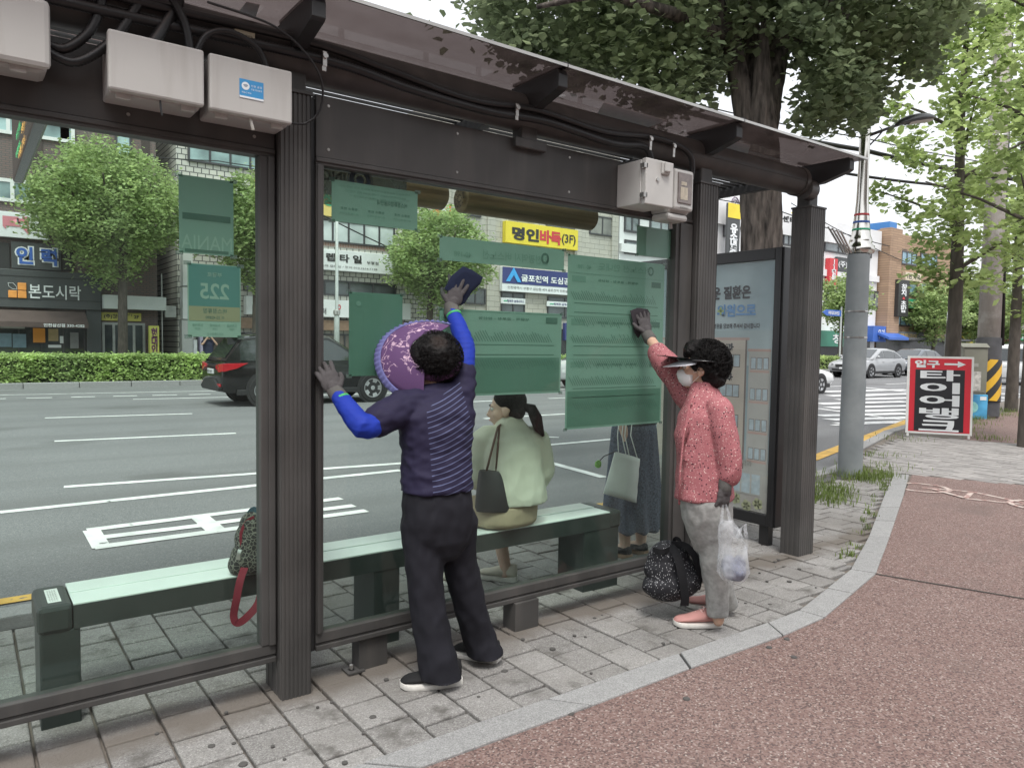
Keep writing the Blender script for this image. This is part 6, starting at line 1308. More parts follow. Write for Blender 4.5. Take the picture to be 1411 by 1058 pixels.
mb = MB(); c0, c1 = DC(676, 648, -.12), DC(679, 703, -.12)
mb.loft([ring(c0.lerp(c1, u), RV, FV, w_, d_, 20, 3.5) for u, w_, d_ in ((0, .062, .03), (.06, .068, .035), (.5, .085, .055), (.9, .098, .06), (1, .092, .055))]); mb.build('bag_body', bagb, T, smooth=True, auto=True)
for dx_ in (0, 7):
    mb = MB(); mb.tube([DC(670+dx_*1.9, 650, -.13), DC(679+dx_, 615, -.14), DC(686+dx_*.3, 588, -.10), DC(692, 582, .02)], .009, 8, flat=.5); mb.build('strap', M('strap_brown', (.10, .055, .035), .6), T, smooth=True)
# ------------------------------------------------------------ person in denim skirt half hidden by the timetable (D)
D1 = thing('person', 'person in long denim skirt half hidden behind the tall green timetable', 'person', (3.78, 3.62, 0), group='women at the bus shelter')
bx, by = 3.80, 3.66; mb = MB(); rD, fD = V((1, 0, 0)), V((0, 1, 0))
P, Rm = head(mb, (bx, by+.02, 1.52), (-.3, 1, -.05), UP, .97)
mb.loft([ring((bx, by, z), rD, fD, w_, d_) for z, w_, d_ in ((.84, .165, .12), (.95, .15, .105), (1.1, .14, .10), (1.25, .165, .11), (1.34, .13, .085), (1.39, .055, .055))]); limb(mb, [(bx, by, 1.36), (bx, by+.01, 1.47)], [.052, .048])
for s_ in (1, -1): limb(mb, [(bx+s_*.085, by, .84), (bx+s_*.09, by, .46), (bx+s_*.08, by-.02, .09)], [.08, .055, .038]); limb(mb, [(bx+s_*.08, by-.02, .07), (bx+s_*.08, by+.13, .03)], [.035, .028])
lw = V((bx-.14, by-.06, .86)); limb(mb, [(bx-.17, by, 1.3), (bx-.21, by-.05, 1.06), lw], [.045, .036, .027]); limb(mb, [(bx+.17, by, 1.3), (bx+.20, by+.06, 1.06), (bx+.10, by+.20, 1.0)], [.045, .036, .027]); hand(mb, lw, (0, 0, -1), (-1, 0, 0), 1, .165, .8)
remesh('body', mb, .009, skin2, D1, 4)
mb = MB(); mb.ball(P(0, -.026, .04), V((.086, .1, .085)), 20, 12, rot=Rm); mb.ball(P(0, -.06, -.06), V((.08, .06, .1)), 18, 10, rot=Rm); remesh('hair', mb, .008, hairm, D1, 3)
den = M('denim', (.055, .07, .10), .85, var=.25, scale=90, bump=.4, bscale=500, c2=(.10, .125, .165))
mb = MB(); mb.loft([ring((bx, by, z), rD, fD, w_, d_, 28, 2.1) for z, w_, d_ in ((1.0, .155, .11), (.9, .18, .135), (.6, .20, .16), (.35, .215, .18), (.2, .225, .19))]); remesh('skirt', mb, .009, den, D1, 2, lambda p, nn: .014*math.sin(math.atan2(p.y-by, p.x-bx)*9+noise.noise(p*4)*2)*max(0, min(1, (1.0-p.z)/.6)))
mb = MB(); mb.loft([ring((bx, by, z), rD, fD, w_, d_) for z, w_, d_ in ((.94, .175, .13), (1.1, .165, .12), (1.25, .18, .125), (1.34, .14, .10), (1.39, .07, .07))]); limb(mb, [(bx-.15, by, 1.3), (bx-.20, by-.03, 1.1)], [.07, .06]); limb(mb, [(bx+.15, by, 1.3), (bx+.19, by+.04, 1.1)], [.07, .06]); remesh('top', mb, .009, fabric('top_charcoal', (.04, .045, .05), .2), D1, 3, wrinkle(.005, 9))
for s_ in (1, -1): shoe(D1, (bx+s_*.08, by-.07, 0), (bx+s_*.09-.02, by+.16, 0), .09, .09, shoeB, M('sole_brown', (.25, .16, .10), .7))
T = thing('tote_bag', 'white cloth tote bag with green charm hanging beside the denim skirt', 'bag', (3.64, 3.5, .45))
tm = fabric('tote_cloth', (.80, .82, .79), .06, .8, .2, 250)
q0, q1 = PY(848, 622, 3.46), PY(882, 632, 3.46); b0, b1_ = PY(832, 680, 3.46), PY(877, 693, 3.46)
mb = MB(); rings = []
for j in range(9):
    u = j/8; a, b_ = q0.lerp(b0, u), q1.lerp(b1_, u); bulge = .025+.035*math.sin(math.pi*min(1, u*.8+.1)); rr = []
    for k in range(12): w_ = k/11; rr.append(a.lerp(b_, w_)+V((0, -bulge*math.sin(math.pi*w_)+.008*noise.noise(V((w_*5, u*6, 1))), 0)))
    for k in range(11, -1, -1): w_ = k/11; rr.append(a.lerp(b_, w_)+V((0, bulge*.6*math.sin(math.pi*w_)+.006, 0)))
    rings.append(rr)
mb.loft(rings); mb.build('bag_body', tm, T, smooth=True)
for i, (u, tx) in enumerate(((.12, 851), (.42, 857), (.55, 861), (.88, 869))):
    mb = MB(); mb.tube([q0.lerp(q1, u), PY(tx, 600, 3.48), PY(tx+2, 580, 3.52)], .0045, 6, flat=.6); mb.build('strap', tm, T, smooth=True)
mb = MB(); c = PY(824, 640, 3.44); mb.ball(c, .022, 12, 8); mb.ball(c+V((.004, 0, .018)), .012); mb.ball(c+V((-.012, 0, .014)), .010); mb.ball(c+V((.016, 0, .012)), .010); ch = mb.build('charm', fabric('charm_green', (.28, .55, .16), .2), T, smooth=True); mb = MB(); mb.tube([c+V((.01, 0, .02)), c+V((.05, 0, .05)), q0], .003, 6); mb.build('cord', inkb, ch)
# ------------------------------------------------------------ far passer-by taking a photograph (E)
ex = PY(287, 480, 29.9); ez = .0; E1 = thing('person', 'person in navy shirt holding a phone to the face beyond the hedge', 'person', (ex.x, 29.9, 0))
mb = MB(); P, Rm = head(mb, (ex.x, 29.9, 1.58), (0, -1, 0), UP, 1.05); xs = ex.x
mb.loft([ring((xs, 29.9, z), rD, fD, w_, d_) for z, w_, d_ in ((.85, .17, .12), (1.0, .16, .11), (1.25, .19, .12), (1.38, .16, .10), (1.45, .06, .06))]); limb(mb, [(xs, 29.9, 1.4), (xs, 29.9, 1.55)], [.06, .055])
for s_ in (1, -1): limb(mb, [(xs+s_*.09, 29.9, .86), (xs+s_*.1, 29.9, .47), (xs+s_*.1, 29.92, .08)], [.09, .06, .04]); limb(mb, [(xs+s_*.2, 29.9, 1.36), (xs+s_*.27, 29.7, 1.25), (xs+s_*.05, 29.72, 1.55)], [.05, .04, .03]); hand(mb, (xs+s_*.05, 29.72, 1.55), (-s_*.2, 0, 1), (s_, .3, 0), 1, .17, .5)
remesh('body', mb, .012, skin, E1, 3)
mb = MB(); mb.loft([ring((xs, 29.9, z), rD, fD, w_, d_) for z, w_, d_ in ((.85, .19, .14), (1.0, .18, .13), (1.25, .205, .14), (1.39, .17, .11), (1.45, .08, .08))]); 
for s_ in (1, -1): limb(mb, [(xs+s_*.18, 29.9, 1.36), (xs+s_*.24, 29.78, 1.29)], [.07, .06])
remesh('shirt', mb, .014, fabric('shirt_navy', (.03, .035, .07), .2), E1, 2)
mb = MB()
for s_ in (1, -1): limb(mb, [(xs+s_*.09, 29.9, .9), (xs+s_*.1, 29.9, .47), (xs+s_*.1, 29.92, .06)], [.11, .085, .08])
remesh('trousers', mb, .014, tr, E1, 2)
mb = MB(); mb.ball(P(0, -.02, .05), V((.09, .105, .085)), 18, 10, rot=Rm); mb.build('hair', hairm, E1, smooth=True)
mb = MB(); mb.box(xs-.04, xs+.04, 29.70, 29.71, 1.5, 1.66); o = mb.build('phone', blackp); tag(o, 'black phone held up by the person beyond the hedge', 'phone')
# ------------------------------------------------------------ bags on ground and bench
dash = bpy.data.materials.new('dashed_black'); dash.use_nodes = True; n = dash.node_tree.nodes; lk = dash.node_tree.links.new; b = n['Principled BSDF']; b.inputs['Roughness'].default_value = .75
tc = n.new('ShaderNodeTexCoord'); mp = n.new('ShaderNodeMapping'); mp.inputs['Scale'].default_value = (1, 1, .45); mp.inputs['Rotation'].default_value = (0, .5, 0); lk(tc.outputs['Object'], mp.inputs[0]); vo = n.new('ShaderNodeTexVoronoi'); vo.inputs['Scale'].default_value = 125; lk(mp.outputs[0], vo.inputs['Vector']); l = n.new('ShaderNodeMath'); l.operation = 'LESS_THAN'; l.inputs[1].default_value = .23; lk(vo.outputs['Distance'], l.inputs[0]); mx = n.new('ShaderNodeMix'); mx.data_type = 'RGBA'; mx.inputs[6].default_value = (.012, .012, .016, 1); mx.inputs[7].default_value = (.42, .42, .44, 1); lk(l.outputs[0], mx.inputs[0]); lk(mx.outputs[2], b.inputs['Base Color'])
T = thing('backpack', 'black backpack with white dashes standing on the pavers by the woman in pink', 'backpack', (3.30, 2.87, 0), group='backpacks')
c0 = G(922, 832); Rb = Matrix((RV, FV, UP)).transposed()
def K(px, py, dd=0): return D(px, py, 4.05+dd)
mb = MB(); mb.ball(K(922, 806), V((.145, .10, .085)), rot=Rb); mb.ball(K(923, 785), V((.140, .095, .10)), rot=Rb); mb.ball(K(921, 765), V((.115, .08, .075)), rot=Rb); mb.ball(K(935, 800, -.03), V((.12, .08, .09)), rot=Rb)
bp_ = remesh('pack_body', mb, .008, dash, T, 4, wrinkle(.010, 9, 1, 2))
for v in bp_.data.vertices: v.co.z = max(v.co.z, .004)
stp = fabric('strap_black', (.012, .012, .014), .2, .8, .3, 300)
def strap(par, pts, w_, mat, nm='strap'):
    """flat webbing: a thin ribbon lying broad side to the front"""
    mb = MB(); P_ = [V(p) for p in pts]; q = []
    for i in range(len(P_)-1):
        p0, p1, p2, p3 = P_[max(i-1, 0)], P_[i], P_[i+1], P_[min(i+2, len(P_)-1)]
        for k in range(5): u = k/5; q.append(.5*((2*p1)+(p2-p0)*u+(2*p0-5*p1+4*p2-p3)*u*u+(3*p1-p0-3*p2+p3)*u**3))
    q.append(P_[-1]); rings = []
    for i, p in enumerate(q):
        t = (q[min(i+1, len(q)-1)]-q[max(i-1, 0)]).normalized(); wd2 = t.cross(FV)
        wd2 = wd2.normalized() if wd2.length > .2 else RV.copy(); nn = wd2.cross(t).normalized()
        rings.append([p+wd2*w_+nn*.0022, p+wd2*w_-nn*.0022, p-wd2*w_-nn*.0022, p-wd2*w_+nn*.0022])
    mb.loft(rings); return mb.build(nm, mat, par, smooth=True, auto=True)
strap(T, [K(924, 752, -.06), K(934, 768, -.12), K(940, 795, -.14), K(944, 820, -.13), K(943, 834, -.11)], .022, stp); strap(T, [K(926, 750, -.03), K(945, 752, -.08), K(958, 768, -.09), K(964, 790, -.07), K(960, 812, -.05)], .018, stp); strap(T, [K(928, 752), K(930, 742, -.02), K(936, 744, -.03), K(938, 754, -.03)], .010, stp, 'grab_handle')
strap(T, [K(900, 757, -.05), K(912, 760, -.09), K(922, 757, -.07)], .014, stp, 'flap_edge')
leo = M('leopard', (.02, .02, .018), .8, var=.2); n, lk, b = nodes_of(leo); tc = n.new('ShaderNodeTexCoord'); vo = n.new('ShaderNodeTexVoronoi'); vo.feature = 'DISTANCE_TO_EDGE'; vo.inputs['Scale'].default_value = 60; lk(tc.outputs['Object'], vo.inputs['Vector']); l = n.new('ShaderNodeMath'); l.operation = 'LESS_THAN'; l.inputs[1].default_value = .07; lk(vo.outputs['Distance'], l.inputs[0]); mx = n.new('ShaderNodeMix'); mx.data_type = 'RGBA'; mx.inputs[6].default_value = (.018, .018, .018, 1); mx.inputs[7].default_value = (.16, .155, .13, 1); lk(l.outputs[0], mx.inputs[0]); lk(mx.outputs[2], b.inputs['Base Color'])
T = thing('backpack', 'patterned backpack with red straps on the bench beside the dark post', 'backpack', (1.0, 3.4, .472), group='backpacks')
def K2(px, py, dd=0): return D(px, py, 3.28+dd)
mb = MB(); mb.ball(K2(345, 768), V((.085, .075, .085)), rot=Rb); mb.ball(K2(348, 745), V((.075, .07, .10)), rot=Rb); mb.ball(K2(350, 722), V((.06, .06, .06)), rot=Rb); mb.ball(K2(330, 778, -.02), V((.045, .05, .055)), rot=Rb); bq = remesh('pack_body', mb, .007, leo, T, 4, wrinkle(.006, 12))
for v in bq.data.vertices: v.co.z = max(v.co.z, .4745)
rs = fabric('strap_red', (.16, .012, .025), .15, .7, .2, 300); strap(T, [K2(337, 782, -.08), K2(331, 800, -.12), K2(326, 825, -.13), K2(322, 848, -.12), K2(327, 858, -.12), K2(340, 850, -.11), K2(356, 830, -.08), K2(362, 800, -.06)], .016, rs); strap(T, [K2(333, 752, -.06), K2(332, 735, -.06), K2(340, 718, -.05), K2(350, 712, -.05)], .006, rs, 'piping'); strap(T, [K2(331, 757, -.07), K2(329, 763, -.075), K2(328, 771, -.075)], .008, steel, 'zip_pull'); strap(T, [K2(344, 708, -.02), K2(350, 702, -.02), K2(358, 708, -.02)], .014, fabric('handle_blue', (.05, .1, .13), .4, scale=40), 'grab_handle')
# ================================================================== street furniture on the right
conc = M('pole_paint', (.20, .225, .235), .7, var=.12, scale=3, c2=(.235, .255, .262), bump=.15, bscale=60)
chrome = M('chrome', (.62, .60, .56), .16, metal=1., var=.12, scale=2, stretch=(6, 6, .4))
T = thing('street_lamp', 'grey lamp pole with shiny striped upper shaft and a single curved lamp head', 'street lamp', (8.35, 4.55, 0))
lx, ly = 8.35, 4.55
s = MB(); s.lathe([(0, -.05), (.135, -.05), (.128, 1.2), (.120, 2.575), (0, 2.575)], (lx, ly, 0), seg=28); pl_ = s.build('pole', conc, T, smooth=True, auto=True)
s = MB(); s.lathe([(.10, 2.575), (.145, 2.59), (.16, 2.63), (.15, 2.67), (.12, 2.70), (.125, 2.73), (.115, 2.76), (.10, 2.80), (.088, 2.95), (.074, 3.08), (.066, 3.2), (.058, 3.6), (.052, 6.5), (0, 6.5)], (lx+.03, ly, 0), seg=28); sh = s.build('upper_shaft', chrome, T, smooth=True)
for z_, r_0, mt in ((3.03, .083, t_red), (2.945, .092, t_blu), (2.86, .098, t_grn)):
    s = MB(); s.lathe([(r_0-.006, z_-.012), (r_0+.001, z_-.012), (r_0-.002, z_+.012), (r_0-.006, z_+.012)], (lx+.03, ly, 0), seg=28); s.build('stripe', mt, sh, smooth=True)
for z_ in (1.62, 1.92): s = MB(); s.lathe([(.12, z_-.008), (.1285, z_-.008), (.1285, z_+.008), (.12, z_+.008)], (lx, ly, 0), seg=24); s.build('band', steel, T)
s = MB(); c = V((lx, ly, 1.0)); s.box(-.045, .045, -.14, -.118, .62, 1.12, mat=Matrix.Translation((lx, ly, 0)) @ Matrix.Rotation(R(68), 4, 'Z')); s.build('hatch', conc, T, bevel=.004)
hd_ = Matrix.Rotation(R(-32), 4, 'Z')
a0 = V((lx+.06, ly-.02, 3.93)); dr = (D(1290, 148, 8.75)-D(1195, 190, 8.6)); dr.z = 0; dr.normalize()
s = MB(); s.tube([a0, a0+dr*.25+UP*.10, a0+dr*.40+UP*.155], [.018, .016, .016], 8); s.tube([a0-UP*.13, a0+dr*.13+UP*.0, a0+dr*.20+UP*.085], .009, 6); s.build('arm', M('arm_dark', (.08, .08, .085), .4, metal=.5), T, smooth=True)
s = MB(); pts = []; 
for u, w_, hz in ((0, .03, .02), (.1, .055, .045), (.3, .09, .07), (.55, .105, .075), (.8, .095, .06), (.95, .06, .035), (1, .02, .012)):
    c = a0+dr*(.36+.50*u)+UP*(.150+.16*u-.05*u*u); la = V((-dr.y, dr.x, 0)); up2 = (UP-dr*.3).normalized(); pts.append([c+la*(w_*math.cos(t))+up2*(hz*math.sin(t)*(1 if math.sin(t) > 0 else .35)) for t in [2*math.pi*k/20 for k in range(20)]])
s.loft(pts); lh = s.build('lamp_head', M('lamp_shell', (.055, .057, .06), .3, var=.1, spec=.7), T, smooth=True)
s = MB(); pts = []
for u, w_ in ((.28, .06), (.4, .08), (.65, .085), (.88, .06)):
    c = a0+dr*(.36+.50*u)+UP*(.150+.16*u-.05*u*u)-(UP-dr*.3).normalized()*.018; la = V((-dr.y, dr.x, 0)); pts.append([c-la*w_, c-la*w_*.5-UP*.018, c+la*w_*.5-UP*.018, c+la*w_])
s.loft(pts, closed=False, cap=False); s.build('lens', M('lamp_lens', (.6, .6, .58), .1, spec=.8), lh, smooth=True)
for k in range(4): s = MB(); a = V((lx-.16-.02*k, ly+.02*k, 2.58)); s.tube([a, a+V((-.14, .06+.02*k, .24))+UP*.02*k], .011, 6); s.build('stay_tube', steel, T)
# tyre-shop A-frame sign
BL = G(1247, 600); _w = BL.to_2d().normalized(); X_ = V((_w.y, -_w.x, 0))+V((_w.x, _w.y, 0))*.10; X_.normalize(); wd_ = .99; BR = BL+X_*wd_; N_ = V((X_.y, -X_.x, 0)); Z_ = (UP-N_*.10).normalized(); H_ = 1.38
T = thing('advert_board', 'standing red and black tyre shop board with white frame at the drive corner', 'sign board', (BL+BR)/2)
def SB(name, u0, u1, v0, v1, th, off, mat, par): 
    mb = MB(); q = [BL+X_*(u*wd_)+Z_*(v*H_)+N_*off for u, v in ((u0, v0), (u1, v0), (u1, v1), (u0, v1))]; mb.prism(q, N_*th); return mb.build(name, mat, par, bevel=.003)
fr_ = SB('frame', 0, 1, .04, 1, .03, 0, M('frame_enamel', (.72, .72, .70), .4, var=.05), T)
rd = SB('panel', .04, .965, .065, .975, .004, .0302, M('board_red', (.60, .028, .045), .35, var=.05, scale=2), T); bk_ = SB('black_field', .125, .87, .075, .835, .003, .0345, M('board_black', (.02, .02, .024), .35, var=.1, scale=2), rd)
for u in (.02, .94): SB('leg', u, u+.035, 0, .045, .025, .002, M('frame_enamel', (.72, .72, .70), .4), T)
def bt(s_, u, v, w_, h_, mt, par, bold=.04): return text_mesh('lettering', s_, mt, BL+X_*(u*wd_)+Z_*(v*H_)+N_*.038, X_, Z_, w=w_*wd_, h=h_*H_, parent=par, bold=bold, lift=.004)
for k, ch in enumerate('타이어뱅크'): bt(ch, .50, .765-.155*k, .60, .135, t_wh, bk_, .03)
bt('입구', .30, .905, .38, .095, t_wh, rd, .05)
mb = MB(); q = [(.56, .895), (.56, .918), (.76, .918), (.76, .945), (.88, .906), (.76, .868), (.76, .895)]; mb.prism([BL+X_*(u*wd_)+Z_*(v*H_)+N_*.036 for u, v in q], N_*.003); mb.build('arrow', t_wh, rd)
mb = MB(); 
for u in (.06, .94): mb.tube([BL+X_*(u*wd_)+Z_*(.93*H_), BL+X_*(u*wd_)-N_*.55], .014, 6)
mb.tube([BL+X_*(.06*wd_)-N_*.42+UP*.32, BL+X_*(.94*wd_)-N_*.42+UP*.32], .01, 6); mb.build('rear_stay', M('stay_dark', (.05, .05, .05), .5), T, smooth=True)
# concrete utility pole with wraps, cabinet and post
T = thing('utility_pole', 'weathered concrete utility pole with black wrap and hazard striped foot', 'utility pole', (18.2, 6.9, 0))
cw = M('weathered_concrete', (.27, .245, .225), .9, var=.18, scale=3, bump=.3, bscale=40, stretch=(2, 2, .4)); stained(cw, 3, .5, .7, (.38, .36, .34))
p0 = V((18.25, 6.88, 0)); tp_ = D(1386, -40, 16.9); s = MB(); s.tube([p0-UP*.1, p0.lerp(tp_, .5), tp_], [.24, .20, .16], 22); s.build('shaft', cw, T, smooth=True)
s = MB(); s.tube([p0+UP*.02, p0.lerp(tp_, 1.75/tp_.z)], [.262, .252], 22); wr_ = s.build('wrap', M('wrap_dark', (.055, .055, .06), .6, var=.2), T, smooth=True, auto=True)
hz = bpy.data.materials.new('hazard_stripes'); hz.use_nodes = True; n = hz.node_tree.nodes; lk = hz.node_tree.links.new; b = n['Principled BSDF']; tc = n.new('ShaderNodeTexCoord'); mp = n.new('ShaderNodeMapping'); mp.inputs['Rotation'].default_value = (R(35), R(35), 0); lk(tc.outputs['Object'], mp.inputs[0]); wv = n.new('ShaderNodeTexWave'); wv.bands_direction = 'Z'; wv.inputs['Scale'].default_value = 1.15; lk(mp.outputs[0], wv.inputs['Vector']); rr = n.new('ShaderNodeValToRGB'); rr.color_ramp.interpolation = 'CONSTANT'; rr.color_ramp.elements[0].color = (.02, .02, .02, 1); rr.color_ramp.elements[1].position = .5; rr.color_ramp.elements[1].color = (.62, .36, .02, 1); lk(wv.outputs[0], rr.inputs[0]); lk(rr.outputs[0], b.inputs['Base Color'])
s = MB(); s.tube([p0+UP*.35, p0.lerp(tp_, 1.25/tp_.z)], [.274, .268], 22); s.build('hazard_band', hz, T, smooth=True, auto=True)
s = MB(); q = RV*.30; s.tube([p0+q+UP*1.6, p0.lerp(tp_, .5)+RV*.235, tp_+RV*.19], [.035, .035, .035], 8); s.build('conduit', blackp, T, smooth=True)
for z_ in (6.3, 8.2): s = MB(); c = p0.lerp(tp_, z_/tp_.z); s.tube([c-UP*.03, c+UP*.03], [.205, .205], 20); s.tube([c+RV*.18, c+RV*.5], .012, 5); s.build('clamp', steel, T, smooth=True)
T = thing('control_box', 'grey green roadside control box on a blue plinth behind the tyre board', 'control box', (17.5, 6.9, 0))
RB = Matrix.Translation(G(1340, 576)) @ Matrix.Rotation(R(-52), 4, 'Z')
cg = M('box_olive', (.20, .20, .165), .6, var=.12, scale=3)
s = MB(); s.box(-.24, .24, 0, .40, .52, 1.55, mat=RB); cb = s.build('body', cg, T, bevel=.01)
s = MB(); s.prism([RB @ V(p) for p in ((-.27, -.04, 1.55), (.27, -.04, 1.55), (.27, .2, 1.64), (-.27, .2, 1.64))], RB.to_3x3() @ V((0, .24, 0))); s.build('lid', cg, T, bevel=.008)
s = MB(); s.box(-.22, .22, -.012, -.001, .56, 1.50, mat=RB); dr_ = s.build('door', cg, T, bevel=.004)
s = MB(); s.box(-.10, .12, -.020, -.0125, .60, 1.02, mat=RB); s.build('poster_remnant', M('torn_paper', (.50, .49, .46), .8, var=.4, scale=14, detail=8), dr_)
s = MB(); s.box(-.04, .06, -.020, -.0125, 1.12, 1.2, mat=RB); s.build('plate', M('plate_grey', (.33, .33, .3), .5), dr_)
bl_ = M('plinth_blue', (.03, .19, .40), .5, var=.35, scale=2.2, c2=(.08, .33, .55))
s = MB(); s.box(-.27, .27, -.03, .43, -.02, .5199, mat=RB); pq_ = s.build('plinth', bl_, T, bevel=.01)
s = MB(); s.lathe([(0, -.003), (.13, -.003), (.13, 0)], (0, 0, 0), 'y', 24); s.v = [tuple(RB @ V((v[0]-.04, v[1]-.031, v[2]+.24))) for v in s.v]; s.build('round_print', M('print_mint', (.25, .52, .50), .5, var=.4, scale=9), pq_)
s = MB(); s.box(.12, .24, -.036, -.031, .40, .48, mat=RB); s.build('label', t_wh, pq_)
pb0 = G(1368, 567); T = thing('bollard_post', 'slim grey steel post standing right of the hazard striped pole', 'post', pb0)
s = MB(); s.lathe([(0, -.05), (.055, -.05), (.055, 1.80), (.03, 1.83), (0, 1.83)], pb0, seg=14); po_ = s.build('shaft', M('galvanised', (.25, .26, .27), .6, var=.25, scale=12), T, smooth=True, auto=True)
s = MB(); s.box(pb0.x-.12, pb0.x+.12, pb0.y-.12, pb0.y+.12, -.02, .015); s.build('base_plate', cg, T)
# slim lamp pole across the road in front of the tiled building, with street sign posts
def slim(px, Y, h, label, r0=.07):
    c = PY(px, 440, Y); T = thing('slim_pole', label, 'pole', (c.x, Y, 0), group='slim steel poles across the road'); s = MB(); s.lathe([(0, -.1), (r0*1.7, -.1), (r0*1.6, 2.4), (r0, 2.6), (r0*.8, h), (0, h)], (c.x, Y, 0), seg=12); s.build('shaft', M('pole_pale', (.42, .45, .44), .5, var=.1), T, smooth=True); s = MB(); s.lathe([(r0*1.2, 2.5), (r0*2.0, 2.55), (r0*2.0, 2.7), (r0*1.2, 2.75)], (c.x, Y, 0), seg=12); s.build('collar', steel, T); return T
slim(464, 29.0, 9.0, 'slim pale steel pole in front of the white reptile shop sign')
slim(1306, 27.9, 4.6, 'slim pale steel pole beside the young ginkgo trunk across the junction', .09)
sp_ = PY(1150, 431, 27.6); T = thing('street_sign', 'small blue arrow street sign left of the grey lamp pole', 'sign', sp_)
q0, q1 = PY(1134, 427, 27.6), PY(1159, 435, 27.6); s = MB(); zc = (q0.z+q1.z)/2; s.prism([(q0.x, 27.6, zc), (q0.x+.5, 27.6, q0.z+.05), (q1.x, 27.6, q0.z+.05), (q1.x, 27.6, q1.z-.05), (q0.x+.5, 27.6, q1.z-.05)], (0, .06, 0)); so_ = s.build('blade', t_blu, T)
text_mesh('lettering', '부평대로283번길', t_wh, ((q0.x+q1.x)/2+.2, 27.59, zc), (1, 0, 0), (0, 0, 1), w=(q1.x-q0.x)*.6, h=.25, parent=so_, bold=.02)
s = MB(); s.tube([(q1.x+.1, 27.65, -.1), (q1.x+.1, 27.65, q0.z+.3)], .06, 8); s.build('post', M('pole_pale', (.42, .45, .44), .5), T)
# overhead cables
def cable(pts, r0, label, grp='overhead street cables'):
    P = [V(p) for p in pts]; q = []
    for a, b in zip(P, P[1:]):
        for k in range(12): u = k/12; p = a.lerp(b, u); p.z -= 4*u*(1-u)*.012*(b-a).length; q.append(p)
    q.append(P[-1]); s = MB(); s.tube(q, r0, 6); o = s.build('overhead_cable', blackp, None, smooth=True); return tag(o, label, 'cable', grp)
cable([D(930, 150, 13), D(1190, 207, 15), D(1420, 250, 17)], .045, 'thickest black overhead cable bundle crossing the lamp pole')
cable([D(930, 136, 13), D(1190, 190, 15), D(1420, 232, 17)], .012, 'thin overhead wire just above the thick cable bundle'); cable([D(1100, 225, 15), D(1190, 243, 15.5), D(1420, 262, 17)], .03, 'black overhead cable level with the shelter roof corner')
cable([PY(960, 268, 31.2), PY(1060, 285, 31.2), PY(1250, 345, 31.2)], .035, 'overhead wire in front of the youth football banner'); cable([PY(1090, 280, 31), PY(1250, 362, 31)], .03, 'overhead wire sloping down across the white building')
cable([PY(380, 262, 30.5), PY(560, 352, 30.5), PY(700, 350, 30.5)], .03, 'overhead wire sloping over the white reptile shop sign'); cable([PY(100, 205, 30.8), PY(300, 222, 30.8), PY(450, 240, 30.8)], .02, 'overhead wire across the dark brick building')
